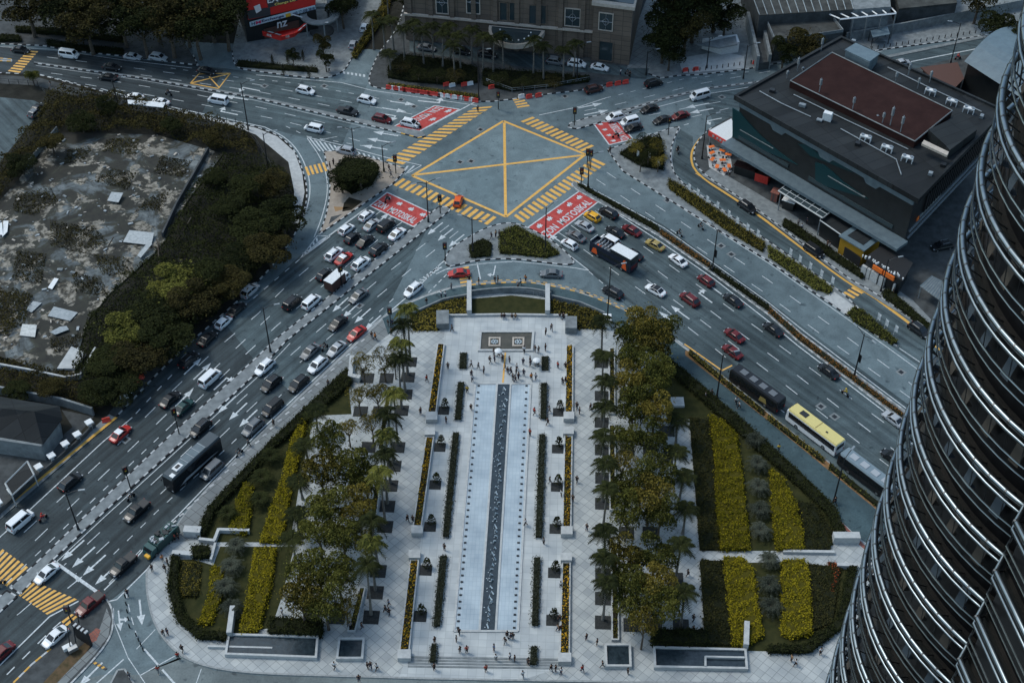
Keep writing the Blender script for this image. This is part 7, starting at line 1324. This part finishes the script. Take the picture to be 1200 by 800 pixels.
# x, y, type, colour, road, direction (+1 towards the first named way), label
V = [
# left road, towards the junction
(429.5, 252, 'hatch', 'white', 'L', 1, 'white car at the head of the left queue, under the word ZON'), (406, 268, 'hatch', 'white', 'L', 1, 'white hatchback in the outer lane, second behind the left red box'), (436, 262.5, 'sedan', 'silver', 'L', 1, 'pale silver sedan second from the left in the front row of the left queue'),
(452.5, 264, 'mpv', 'black', 'L', 1, 'black van-like car in the front row of the left queue'), (465.5, 273, 'sedan', 'white', 'L', 1, 'white sedan in the front row of the left queue, beside the median'), (413, 278, 'hatch', 'black', 'L', 1, 'black hatchback behind the pale silver sedan'), (428, 282, 'sedan', 'black', 'L', 1, 'black sedan behind the black van-like car'), (444, 291.5, 'suv', 'black', 'L', 1, 'black suv beside the median behind the white sedan'),
(391.5, 297, 'suv', 'white', 'L', 1, 'white suv left of the red taxi with the white roof'), (403, 302, 'sedan', 'red', 'L', 1, 'red taxi with white roof in the left queue', 'white'), (423, 308, 'suv', 'white', 'L', 1, 'white suv beside the median, right of the red taxi'), (380, 321, 'hatch', 'black', 'L', 1, 'black hatchback left of the white topped lorry'), (395, 327, 'lorry', 'white', 'L', 1, 'small lorry with white top and brown sides in the left queue'),
(365, 353, 'mpv', 'white', 'L', 1, 'white people carrier behind the lorry beside the median'), (342.5, 354, 'mpv', 'black', 'L', 1, 'black people carrier behind the lorry, left lane'), (293, 340, 'suv', 'silver', 'L', 1, 'silver car by the trees of the derelict block'), (262, 377, 'hatch', 'white', 'L', 1, 'white hatchback close to the kerb of the derelict block'), (277, 362, 'sedan', 'black', 'L', 1, 'dark car between the white hatchback and the silver car by the kerb'), (243, 396, 'sedan', 'black', 'L', 1, 'dark car in the shade of the kerb trees'),
(221, 421, 'suv', 'black', 'L', 1, 'dark car by the kerb beside the straight arrow'), (246, 443, 'van', 'white', 'L', 1, 'large white van on the left road among the lane arrows'), (199, 467, 'sedan', 'black', 'L', 1, 'very dark sedan, left of the teal pair on the left road'), (215, 476, 'sedan', 'green', 'L', 1, 'dark teal green sedan beside the very dark one'), (141, 507, 'sedan', 'red', 'L', 1, 'red taxi with white roof by the yellow edged footway', 'white'), (82.5, 564, 'suv', 'black', 'L', 1, 'black car alone below the white lanterns'), (24, 610, 'van', 'white', 'L', 1, 'white van near the left edge above the yellow crossing'),
# left road, away from the junction
(484, 339, 'suv', 'white', 'L', -1, 'white suv leaving the junction beside the hatched wedge'), (419.5, 346, 'sedan', 'grey', 'L', -1, 'dark grey sedan in the outer lane of the left road away from the junction'), (395.5, 378, 'sedan', 'black', 'L', -1, 'black sedan ahead of the red one leaving the junction'), (417.5, 390, 'sedan', 'red', 'L', -1, 'dull red sedan leaving the junction close to the footway'), (394, 408, 'sedan', 'silver', 'L', -1, 'silver sedan near the motorbike on the left road'), (363, 411, 'sedan', 'grey', 'L', -1, 'grey sedan left of the motorbike on the left road'),
(372, 427, 'suv', 'white', 'L', -1, 'white suv near the white wall corner of the garden'), (310, 429.5, 'suv', 'white', 'L', -1, 'white suv beside the median at the middle of the left road'), (317.5, 449, 'suv', 'black', 'L', -1, 'black suv just below the white suv beside the median'), (349.5, 449, 'suv', 'black', 'L', -1, 'black suv in the lane beside the left footway'), (319, 477, 'mpv', 'black', 'L', -1, 'black people carrier behind the pair of black suvs'), (296, 500, 'suv', 'grey', 'L', -1, 'dark grey suv ahead of the scooter near the coach'), (234.5, 501, 'suv', 'black', 'L', -1, 'black suv directly behind the coach beside the median'),
(226, 543, 'coach', 'grey', 'L', -1, 'long dark touring coach with pale roof hatch on the left road'), (248, 550, 'mpv', 'grey', 'L', -1, 'dark people carrier alongside the coach'), (160, 598, 'pickup', 'black', 'L', -1, 'black pickup ahead of the coach on the left road'), (54, 671, 'sedan', 'white', 'L', -1, 'white sedan crossing the lower yellow crossing beside the median'), (144, 661, 'pickup', 'black', 'L', -1, 'black pickup by the last straight arrow before the stop line'), (187, 632, 'refuse_truck', 'green', 'L', -1, 'green refuse truck beside the garden entrance', None), (105, 707, 'pickup', 'darkred', 'L', -1, 'dark red pickup past the stop line by the side street'), (64, 745, 'sedan', 'white', 'L', -1, 'white car with black windows in the bottom left kerb lane'), (1, 764, 'sedan', 'darkred', 'L', -1, 'dark red car cut by the left edge near the bottom'),
# right road, towards the junction
(694, 253, 'hatch', 'yellow', 'R', -1, 'orange yellow taxi at the right red box'), (713, 249, 'suv', 'black', 'R', -1, 'black suv beside the orange yellow taxi'), (685, 264, 'sedan', 'silver', 'R', -1, 'silver sedan left of the orange yellow taxi'), (675, 276, 'sedan', 'grey', 'R', -1, 'dark grey sedan between the silver sedan and the white hatchback'), (667, 285.5, 'hatch', 'white', 'R', -1, 'white hatchback at the lower end of the right red box'), (721, 271, 'sedan', 'black', 'R', -1, 'black sedan right of the white car beside the open bus'), (740, 269, 'sedan', 'darkred', 'R', -1, 'dark sedan with reddish roof near the right road median'), (714.5, 281.5, 'mpv', 'white', 'R', -1, 'white people carrier beside the open topped bus'),
(719, 299, 'double_decker', 'navy', 'R', -1, 'open topped double decker bus with white rear roof and orange prints'), (767.5, 286, 'sedan', 'gold', 'R', -1, 'olive gold sedan on the right road'), (794.5, 304, 'sedan', 'white', 'R', -1, 'white sedan behind the olive gold sedan'), (768, 339, 'sedan', 'white', 'R', -1, 'white sedan with dark roof in the middle of the right road', 'black'), (718, 342, 'suv', 'black', 'R', -1, 'black suv in the left lane behind the open topped bus'), (742, 297, 'sedan', 'black', 'R', -1, 'dark car half hidden behind the open topped bus'), (827, 328, 'hatch', 'darkred', 'R', -1, 'dark red hatchback near the curved arrows'), (808, 350, 'suv', 'darkred', 'R', -1, 'dark red suv left of the curved arrows'), (859, 351, 'sedan', 'black', 'R', -1, 'black sedan in the lane beside the right median planting'), (860.5, 392, 'sedan', 'darkred', 'R', -1, 'dark red sedan, right one of the two near the bus bay'), (858, 411, 'sedan', 'darkred', 'R', -1, 'maroon sedan closest to the bus bay'), (906, 385, 'sedan', 'black', 'R', -1, 'black sedan further down beside the right median'), (971, 434, 'sedan', 'black', 'R', -1, 'black sedan near the rider in yellow'), (1047, 490, 'sedan', 'silver', 'R', -1, 'silver white sedan next to the tower on the right road'), (1046, 535, 'sedan', 'black', 'R', -1, 'dark car partly hidden by the tower'),
(887, 455, 'black_bus', 'black', 'R', -1, 'black single deck bus first in the bus bay'), (955, 503, 'city', 'cream', 'R', -1, 'yellow roofed city bus in the middle of the bus bay'), (1017, 556, 'pale_bus', 'silver', 'R', -1, 'bus with pale grey roof last in the bus bay by the tower'), (876, 242, 'suv', 'black', 'D', 1, 'black suv on the slip road passing the red poster booth'), (954, 293, 'mpv', 'black', 'D', 1, 'black people carrier on the slip road beside the roadside hedge'), (1077, 386, 'suv', 'black', 'D', 1, 'black suv at the lower end of the slip road near the tower'), (1104, 288, 'suv', 'black', 'U', -1, 'black car parked in the yard between the dark block and the tower'),
(646, 320, 'sedan', 'grey', None, (-60, -3), 'dark grey sedan on the slip lane below the junction triangle'), (537.5, 319.5, 'sedan', 'red', None, (-40, 2), 'bright red sedan on the small yellow crossing of the slip lane'), (537, 234.5, 'hatch', 'orange', None, (6, -22), 'orange red car crossing the lower yellow crossing of the junction'),
# upper right road
(820, 112, 'van', 'white', 'U', -1, 'white van on the upper right road'), (761, 127, 'sedan', 'black', 'U', -1, 'black sedan next to the upper right median'), (797, 135, 'sedan', 'darkred', 'U', -1, 'dark red sedan on the upper right road'), (776, 140, 'sedan', 'black', 'U', -1, 'black sedan left of the dark red one on the upper right road'), (721, 137, 'suv', 'white', 'U', -1, 'white suv at the right small red box beside the median'), (738, 142, 'mpv', 'white', 'U', -1, 'white people carrier second at the right small red box'), (742, 149.5, 'sedan', 'black', 'U', -1, 'black sedan lowest at the right small red box'), (766, 97, 'suv', 'black', 'U', 1, 'black suv passing the driveway mouth on the upper right road'), (696, 104, 'suv', 'brown', 'U', 1, 'dark brown suv by the upper kerb near the joined barriers'), (1057, 73, 'sedan', 'silver', 'U', 1, 'silver car on the upper right road behind the dark block'),
(703, 79, 'sedan', 'white', None, (20, 4), 'white sedan in front of the hotel corner', None, 1), (676, 75, 'suv', 'white', None, (20, 3), 'white suv in the hotel driveway left of the white sedan', None, 1), (651, 72.5, 'suv', 'grey', None, (20, 3), 'dark grey car in the hotel driveway', None, 1), (541, 60, 'suv', 'black', None, (20, 3), 'dark car behind the palms left of the entrance canopy', None, 1), (571, 64, 'suv', 'black', None, (20, 3), 'dark car under the entrance canopy of the hotel', None, 1), (500, 56, 'sedan', 'grey', None, (20, 3), 'grey car behind the palms at the left end of the hotel', None, 1),
# top left road
(81, 64, 'van', 'white', 'T', 1, 'small white box van at the top left'), (155.5, 66, 'sedan', 'silver', 'T', 1, 'silver white sedan under the dark trees'), (185.5, 67, 'suv', 'silver', 'T', 1, 'silver suv right of the sedan under the dark trees'), (24, 58, 'sedan', 'black', 'T', 1, 'black car leaving the yellow crossing at the top left'), (131, 78, 'sedan', 'black', 'T', 1, 'black sedan above the top left median'), (126, 90, 'sedan', 'black', 'T', -1, 'black sedan below the top left median'), (242, 82.5, 'sedan', 'black', 'T', 1, 'black sedan on the small yellow box at the top'), (255.5, 117.5, 'van', 'white', 'T', -1, 'white minibus on the top left road'), (157.5, 113, 'sedan', 'white', 'T', -1, 'white car behind the left end of the bus stop canopy'), (187.5, 119, 'sedan', 'white', 'T', -1, 'white car behind the right end of the bus stop canopy'),
(358, 106, 'suv', 'white', 'T', 1, 'white suv left of the other white suv on the top left road'), (430, 117, 'suv', 'white', 'T', 1, 'white suv nearest the side street on the top left road'), (407.5, 130, 'pickup', 'black', 'T', 1, 'black open pickup between white suvs and the red one'), (447.5, 139, 'suv', 'darkred', 'T', 1, 'dark red suv behind the small red box'), (480.5, 144, 'suv', 'white', 'T', 1, 'white suv standing on the left small red box'), (367.5, 150, 'mpv', 'white', 'T', -1, 'white people carrier leaving on the lower side of the top left road'), (405, 176, 'suv', 'silver', 'T', -1, 'silver car parked on the hatching above the round dark tree'),
(44, 127, 'sedan', 'black', 'L', 1, 'dark car parked in the back lane at the left, upper', None, 1), (41, 132, 'hatch', 'grey', 'L', 1, 'grey car parked in the back lane at the left, lower', None, 1), (427, 32, 'hatch', 'white', None, (8, -20), 'small white car up the side street at the top', None, 1), (414, 52, 'hatch', 'silver', None, (8, -20), 'small pale car at the foot of the side street', None, 1)]
for v in V:
    x, y, t, c, rd, d, lab = v[:7]; roof = v[7] if len(v) > 7 else None
    dv = rdir(rd, x, d) if rd else d
    if len(v) > 8: dv = (*dv, 1)
    vehicle(x, y, t, c, dv, lab, roof, grp='cars in the streets' if t in SPEC else None)
BK = [(51, 608, 'red', 'L', 1, 'red', 'on the left road near the white van'), (381, 408, 'black', 'L', -1, 'black', 'between the grey and the silver sedan'), (281, 532, 'black', 'L', -1, 'black', 'behind the coach near the footway'), (154, 583, 'black', 'L', -1, 'grey', 'just ahead of the black pickup'), (454, 235, 'black', 'L', 1, 'black', 'on the left red box'), (489.5, 148.5, 'black', 'T', 1, 'black', 'ahead of the white suv on the small red box'), (721.5, 160, 'black', 'U', -1, 'grey', 'on the right small red box'), (796, 275, 'black', 'R', 1, 'black', 'on the empty upper lanes of the right road'), (990, 462, 'black', 'R', -1, 'yellow', 'on the right road near the black sedan'), (794, 178, 'black', 'D', 1, 'black', 'on the slip road bend'), (1122, 69, 'red', 'U', 1, 'red', 'on the upper right road beyond the dark block'), (2, 685, 'black', 'L', 1, 'black', 'at the left edge on the upper yellow crossing'), (198, 111, 'black', 'T', -1, 'black', 'right of the bus stop canopy'), (735, 88, 'black', None, (10, 6), 'black', 'in the driveway mouth of the hotel'), (821, 267, 'black', 'R', 1, 'black', 'under the lamp arm on the right road'), (346, 66, 'red', None, (10, 2), 'black', 'parked before the red canopy')]
# ------------------------------------------------------------ people
CL = dict(black=(.015, .015, .018), white=(.62, .63, .64), grey=(.14, .15, .16), navy=(.02, .03, .06), red=(.42, .03, .025), orange=(.6, .18, .03), yellow=(.62, .42, .04), tan=(.35, .22, .12), blue=(.08, .16, .28), pink=(.5, .2, .22))
CM = {k: mat('cloth_'+k, v, .85) for k, v in CL.items()}
POSE = {
 'walk': dict(hip=(0, 0, .93), neck=(.05, 0, 1.47), head=(.08, 0, 1.64), lk=(.2, .1, .5), la=(.28, .1, .07), rk=(.06, -.1, .49), ra=(-.3, -.1, .12), le=(-.1, .25, 1.15), lh=(-.02, .27, .88), re=(.1, -.25, 1.16), rh=(.24, -.25, .93)),
 'stand': dict(hip=(0, 0, .94), neck=(0, 0, 1.48), head=(.03, 0, 1.65), lk=(.02, .1, .5), la=(0, .12, .07), rk=(.02, -.1, .5), ra=(.02, -.13, .07), le=(-.02, .27, 1.17), lh=(.14, .2, 1.0), re=(-.02, -.27, 1.17), rh=(.05, -.28, .9)),
 'sit': dict(hip=(0, 0, .52), neck=(.08, 0, 1.04), head=(.12, 0, 1.2), lk=(.44, .12, .52), la=(.46, .13, .09), rk=(.44, -.12, .52), ra=(.42, -.14, .09), le=(.12, .26, .78), lh=(.34, .16, .62), re=(.12, -.26, .78), rh=(.34, -.16, .62)),
 'ride': dict(hip=(-.3, 0, .98), neck=(-.05, 0, 1.45), head=(.02, 0, 1.62), lk=(.12, .22, .85), la=(.02, .24, .42), rk=(.12, -.22, .85), ra=(.02, -.24, .42), le=(.18, .32, 1.2), lh=(.46, .3, 1.08), re=(.18, -.32, 1.2), rh=(.46, -.3, 1.08))}
def skin(name, V_, E_, rad, root=0, sub=1):
    me = bpy.data.meshes.new(name); me.from_pydata(V_, E_, []); o = bpy.data.objects.new(name, me); col.objects.link(o); m_ = o.modifiers.new('s', 'SKIN'); m_.use_smooth_shade = True
    if not me.skin_vertices: me.skin_vertices.new() if hasattr(me.skin_vertices, 'new') else None
    for i, r in enumerate(rad): me.skin_vertices[0].data[i].radius = r if isinstance(r, tuple) else (r, r); me.skin_vertices[0].data[i].use_root = (i == root)
    if sub: s_ = o.modifiers.new('u', 'SUBSURF'); s_.levels = sub; s_.render_levels = sub
    bpy.context.view_layer.update(); r = bpy.data.meshes.new_from_object(o.evaluated_get(bpy.context.evaluated_depsgraph_get())); bpy.data.objects.remove(o); r.name = name; return r
PM = {}
def pose_meshes(k):
    p = {a: Vector(b) for a, b in POSE[k].items()}; sp = p['hip'].lerp(p['neck'], .5); ls, rs = p['neck']+Vector((-.01, .17, -.07)), p['neck']+Vector((-.01, -.17, -.07)); lh, rh = p['hip']+Vector((0, .09, -.03)), p['hip']+Vector((0, -.09, -.03))
    V_ = [p['hip'], sp, p['neck'], p['head'], p['head']+Vector((0, 0, .1)), ls, p['le'], p['lh'], rs, p['re'], p['rh'], lh, p['lk'], p['la'], p['la']+Vector((.14, 0, -.03)), rh, p['rk'], p['ra'], p['ra']+Vector((.14, 0, -.03))]
    for h in ('lh', 'rh'):                     # palm and five fingers
        d = (p[h]-p['le' if h == 'lh' else 're']).normalized(); V_.append(p[h]+d*.08)
    E_ = [(0, 1), (1, 2), (2, 3), (3, 4), (2, 5), (5, 6), (6, 7), (2, 8), (8, 9), (9, 10), (0, 11), (11, 12), (12, 13), (13, 14), (0, 15), (15, 16), (16, 17), (17, 18), (7, 19), (10, 20)]
    rad = [(.13, .1), (.12, .09), (.055, .055), (.085, .095), (.075, .08), .055, .042, .03, .055, .042, .03, .085, .058, .038, .035, .085, .058, .038, .035, (.035, .02), (.035, .02)]
    body = skin('person', [tuple(v) for v in V_], E_, rad)
    nk = p['neck']-Vector((0, 0, .06)); top = skin('shirt', [tuple(v) for v in (p['hip']+Vector((0, 0, .02)), sp, nk, ls, p['le'], rs, p['re'])], [(0, 1), (1, 2), (2, 3), (3, 4), (2, 5), (5, 6)], [(.165, .125), (.155, .12), (.11, .09), .08, .058, .08, .058])
    tr_ = skin('trousers', [tuple(v) for v in (p['hip']+Vector((0, 0, .04)), lh, p['lk'], p['la']+Vector((0, 0, .05)), rh, p['rk'], p['ra']+Vector((0, 0, .05)))], [(0, 1), (1, 2), (2, 3), (0, 4), (4, 5), (5, 6)], [(.15, .12), .105, .078, .06, .105, .078, .06])
    h = p['head']; hair = MB().blob((h.x-.025, h.y, h.z+.06), (.115, .1, .11), n=10, k=6).mesh('hair', M['hair'], smooth=True); helm = MB().blob((h.x, h.y, h.z+.05), (.15, .14, .15), n=10, k=6).mesh('helmet', M['black'], smooth=True)
    return dict(body=body, top=top, trousers=tr_, hair=hair, helmet=helm)
def person(x, y, colr, lab, pose='walk', ang=None, low=None, z=LOT, loc=None, hel=False, grp='people in the park and streets'):
    if pose not in PM: PM[pose] = pose_meshes(pose)
    pm = PM[pose]
    def ms(k, m):
        key = (pose, k, m.name)
        if key not in PM: q = pm[k].copy(); q.materials.clear(); q.materials.append(m); PM[key] = q
        return PM[key]
    c = Vector(loc) if loc is not None else g(x, y+2.4, z); o = bpy.data.objects.new('person', ms('body', M['skin'])); col.objects.link(o); o.location = c; rr = random.Random(int(x*31+y*17)); o.rotation_euler.z = ang if ang is not None else rr.random()*6.28
    s = rr.uniform(.98, 1.12) if loc is None else 1; o.scale = (s*1.08, s*1.08, s); tag(o, lab, 'person', grp)
    low = low or rr.choice(['black', 'navy', 'grey', 'black'])
    for k, n, m in (('top', 'shirt', CM[colr]), ('trousers', 'trousers', CM[low]), ('helmet' if hel else 'hair', 'helmet' if hel else 'hair', CM[colr] if hel else M['hair'])):
        q = bpy.data.objects.new(n, ms(k, m)); col.objects.link(q); q.parent = o
    return o
for x, y, c, rd, d, pc, lab in BK:
    dv = rdir(rd, x, d) if rd else d; t = vehicle(x, y+1, 'motorbike', c, dv, f'{c} motorbike {lab}', grp='motorbikes'); person(x, y, pc if pc != 'red' or c == 'red' else 'black', f'rider in {pc} on the motorbike {lab}', 'ride', t.rotation_euler.z, loc=t.location, hel=True, grp='motorbike riders')
# x, y, shirt colour, what singles the person out
PE = '''588,372,black,left of the pair seated on the parapet above the basin,s
591,372,black,right of the left hand seated pair on the parapet,s
600,372,black,left of the right hand pair seated on the parapet,s
604,372,tan,right of the right hand pair seated on the parapet,s
656,371,black,seated left one at the right end of the parapet,s
660,371.5,black,seated right one at the right end of the parapet,s
646,386,grey,upper one of two standing right of the brown basin,w
639.5,391,black,lower one of two standing right of the brown basin,w
614,412.5,white,sitting on the lower right rim of the brown basin,w
627,411,black,first right of the basin corner,w
631,412,grey,second right of the basin corner,w
639,409.5,black,third right of the basin corner,w
579,415,black,left of the white umbrella,w
584,416.5,grey,holding a white umbrella below the basin,w
587,414,black,right of the white umbrella,w
574,424,black,upper left of the crowd by the yellow strip,w
579.6,423,navy,between two dark walkers left of the yellow strip,w
589,422.5,black,touching the yellow strip on its left,w
597,424,navy,just right of the upper yellow strip,w
613,426,navy,in the upper middle of the crowd right of the yellow strip,w
621,424,black,tall pair left half in the crowd,w
621.5,428,navy,tall pair lower half in the crowd,w
627,426,grey,pushing the pale pram left,w
630.5,426.5,white,pushing the pale pram right,w
653.6,430,red,with red lower clothes beside the right flower planter,w
552,429,white,in white near the left turf bed,w
560.5,431,grey,with white and dark clothes left of centre,w
567,436,grey,striding left of the yellow strip,w
592,432,black,on the yellow strip,w
595,437,black,leading the dark group right of the strip,w
598.5,437,black,following in the dark group right of the strip,w
606,432,white,in white with bag near the crowd centre,w
605,437,grey,behind the one in white with bag,w
613.7,439,navy,alone below the crowd centre,w
601,445,black,left in the dark group above the pool,w
604,446,black,middle in the dark group above the pool,w
607.5,443,black,right in the dark group above the pool,w
622.6,444,orange,in orange above the right corner of the pool,w
628,443,white,pale one right of the person in orange,w
552.6,440,navy,upper one left above the pool corner,w
553.5,446,white,white lower one left above the pool corner,w
547.6,459,yellow,in yellow near the upper left pool corner,w
525,431,black,beside the top left flower planter,w
500,445.5,red,in red left of the top left flower planter,w
552,479,black,on the left pool edge walk,w
493,484,black,on the outer walk left of the planters,w
523,494,black,by the second dark pit left of the pool,w
385,451,black,alone on the upper left footway,w
321,498,black,alone on the left footway further down,w
626,484.5,red,in red on the right pool edge walk upper,w
621,509,red,in red on the right pool edge walk lower,w
644,482,grey,by the first right topiary,w
642,496,black,sitting by the end of the first right hedge,w
659,449,black,left of two at the right planter edge,w
662.5,448,black,right of two at the right planter edge,w
662.5,431.5,black,upper one at the right planter edge,w
676,477.5,black,upper of two right of the first right planter,w
679,483.5,black,lower of two right of the first right planter,w
692,479,black,left of a couple by the right palm row,w
696,479,black,right of a couple by the right palm row,w
644,565,black,by the third right topiary,w
657.5,580,white,in white at the middle right planter,w
671,586,black,right of the middle right planter low down,w
676,563.5,black,alone right of the middle right planter,w
834,462,black,walking on the blue footway upper,w
826,466,grey,crouching on the blue footway,w
862.5,472,white,left of two in white on the blue footway,w
866,477,white,right of two in white on the blue footway,w
912,527,yellow,alone on the blue footway beside the yellow bus,w
978,589,black,walking beside the lamp on the blue footway,w
616,614,white,standing by the right pool edge,w
687.5,620,black,alone on the right walk in the middle,w
637,636,grey,at the end of the second right hedge,w
657,687,white,leaning at the lower right planter,w
656,726,black,beside the last right topiary,w
654,737,tan,in tan sitting by the last right topiary,w
687,748,black,upper left of two on the lower right walk,w
699.5,754,black,lower right of two on the lower right walk,w
601,747,black,right pool corner upper,w
603,773,black,on the steps right of the pool,w
646,785,black,left of the pair below the steps at right,w
651,785,black,right of the pair below the steps at right,w
657.5,788,white,in white by the last right end block,w
682,785,red,red and white clothed on the bottom walk,w
735.5,788,black,below the right square basin,w
706,780,black,left of the right square basin,w
612.5,792,white,in white at the very bottom middle,w
619,777,black,left of the last right hedge box,w
812,726,black,upper one on the pale strip by the lower right lawn,w
812,739,black,lower one on the pale strip by the lower right lawn,w
806,673,black,on the pale strip beside the tall palm,w
710,632,blue,by the palm row opposite the right garden path,w
478,610,black,left of two by the left palm row,w
484,610,black,right of two by the left palm row,w
456,708,blue,upper of three on the lower left walk,w
452,716,black,left of three on the lower left walk,w
456,719,black,lower of three on the lower left walk,w
521,643,black,between two left hedges,w
538,741,black,at the lower left pool corner,w
535,750,grey,just below the lower left pool corner,w
539,763,black,left of the couple above the steps,w
547,763,red,in dark red above the steps,w
579,761,blue,in blue above the steps,w
581,772,white,in white on the steps,w
569.5,785,red,in red below the steps,w
597.5,771,white,pale one on the right steps,w
592,752,black,left of three below the pool,w
594.5,746,black,middle of three below the pool,w
598,747,navy,right of three below the pool,w
509.5,752,black,at the top of the last left hedge box,w
509,783,black,below the last left hedge box,w
392,782,white,in white below the left square basin,w
431,782,black,left of the group on the bottom left walk,w
434.5,781,black,middle of the group on the bottom left walk,w
442,783,white,right of the group on the bottom left walk,w
421,797,black,cut by the bottom edge at left,w
331,718,white,in white at the foot of the left grove,w
411,735,grey,left of the last left flower strip,w
424,735,black,right of the last left flower strip,w
529,338,grey,cycling posture one at the small yellow crossing,w
517,347,white,upper of two at the corner of the slip lane,w
522,348,white,lower of two at the corner of the slip lane,w
500,356,black,at the dark railing of the corner footway,w
561,332,black,left of three along the yellow dotted line,w
580,330,black,middle of three along the yellow dotted line,w
583.5,330,black,right of three along the yellow dotted line,w
550,329,black,at the end of the small yellow crossing,w
455,381,black,upper left in the corner crowd,w
460,381,navy,upper right in the corner crowd,w
459,391,black,lower in the corner crowd,w
440,397,orange,in orange on the left footway bend,w
436,395,black,beside the one in orange on the footway bend,w
530,387,black,by the grey stone block at the plaza corner,w
576,278,black,left of three on the path of the junction triangle,w
581,276.5,tan,middle of three on the path of the junction triangle,w
585,276,black,right of three on the path of the junction triangle,w
616,328.5,orange,in orange waiting below the slip lane,w
610,333,white,white one beside the one in orange below the slip lane,w
607,337,grey,lowest of the three waiting below the slip lane,w
660,373,black,by the right end of the parapet,w
205,631,red,in red beside the refuse truck,w
209.5,630,black,right of the one in red beside the refuse truck,w
191,656,orange,with orange top at the left garden entrance,w
197,660,black,right one at the left garden entrance,w
194,668,black,lower one at the left garden entrance,w
179,668,black,at the kerb corner of the left garden,w
192,743,black,left half of the seated pair on the curved footway,w
197,742,navy,right half of the seated pair on the curved footway,w
209,770,red,in red at the chain by the lower footway,w
214,762,black,leaning at the chain by the lower footway,w
152,793,grey,near the bottom left service lane,w
186,786,red,in dark red on the pale drive at the bottom left,w
150,696,black,at the top of the bottom left side street,w
927,773,tan,left of two on the bottom right walk,w
932,778,white,right of two on the bottom right walk,w
961,765,white,alone on the bottom right walk by the tower,w
456,199,black,upper at the corner beside the round tree,w
458,206,grey,lower at the corner beside the round tree,w
391,192,black,left on the island above the round tree,w
398,194,grey,middle on the island above the round tree,w
387,196,black,lower left on the island above the round tree,w
714.5,178,black,standing at the tip of the long island,w
727,87,white,left of the riders in the driveway mouth,w
738,89,black,right in the driveway mouth,w
386,83,white,at the plaza kerb by the side street,w
560,130,black,at the right end of the barrier row,w
60,100,black,left one on the top left footway,w
75,102,black,right one on the top left footway,w
935,263,grey,left in the group before the glass canopy,w
945,261,navy,right in the group before the glass canopy,w
939,268,white,lower in the group before the glass canopy,w
969,288,black,left of two before the yellow kiosk,w
972,290,grey,right of two before the yellow kiosk,w
1046,343,black,alone below the orange sign kiosk,w
855,205,white,in white at the terrace front,w
870,186,white,in white behind the terrace,w
292,521,grey,walking on the road beside the dark grey suv,w
51,448,black,in the scrub at the left,w'''
for ln in PE.split('\n'):
    x, y, c, lab, p = ln.split(','); x, y = float(x), float(y)
    zz = LOT+.1 if p == 's' else (RZ if (x, y) in ((292., 521.), (550., 329.), (529., 338.)) else LOT)
    person(x, y-1, c, f'person in {c} {lab}' if f'in {c}' not in lab else 'person '+lab, 'sit' if p == 's' else ('stand' if int(x) % 2 else 'walk'), z=zz, ang=R(90) if p == 's' else None)
for x, y, lab in ((584, 411, 'white umbrella held below the brown basin'), (629, 422, 'pale parasol over the pram in the crowd')):
    c = g(x, y, LOT+1.9); th = thing('umbrella', (c.x, c.y, LOT+1), lab, 'umbrella'); mb = MB(); n = 10; mb.rings([[(c.x+r*math.cos(6.283*j/n), c.y+r*math.sin(6.283*j/n), c.z+z) for j in range(n)] for r, z in ((.75, 0), (.6, .14), (.35, .26), (.03, .32))]); mb.build('canopy', M['white'], th); MB().cyl((c.x, c.y, LOT+1.0), (c.x, c.y, c.z+.3), .02).build('shaft', M['metal_grey'], th)
for x, y, lab in ((629, 428, 'pale pram in the crowd right of the yellow strip'), (657, 737, 'small brown cart beside the last right topiary')):
    c = g(x, y, LOT); th = thing('pram', c, lab, 'pram'); MB().box((c.x, c.y, LOT+.6), (.8, .45, .35), .5, ch=.05).build('basket', M['concrete' if 'pale' in lab else 'roof_red'], th); [MB().cyl((c.x+a, c.y+b, LOT+.12), (c.x+a, c.y+b+.05, LOT+.12), .12, n=8).build('wheel', M['tyre'], th) for a in (-.3, .3) for b in (-.22, .2)]; MB().cyl((c.x-.4, c.y-.2, LOT+.7), (c.x-.7, c.y-.3, LOT+1.0), .02).build('handle', M['metal_dark'], th)
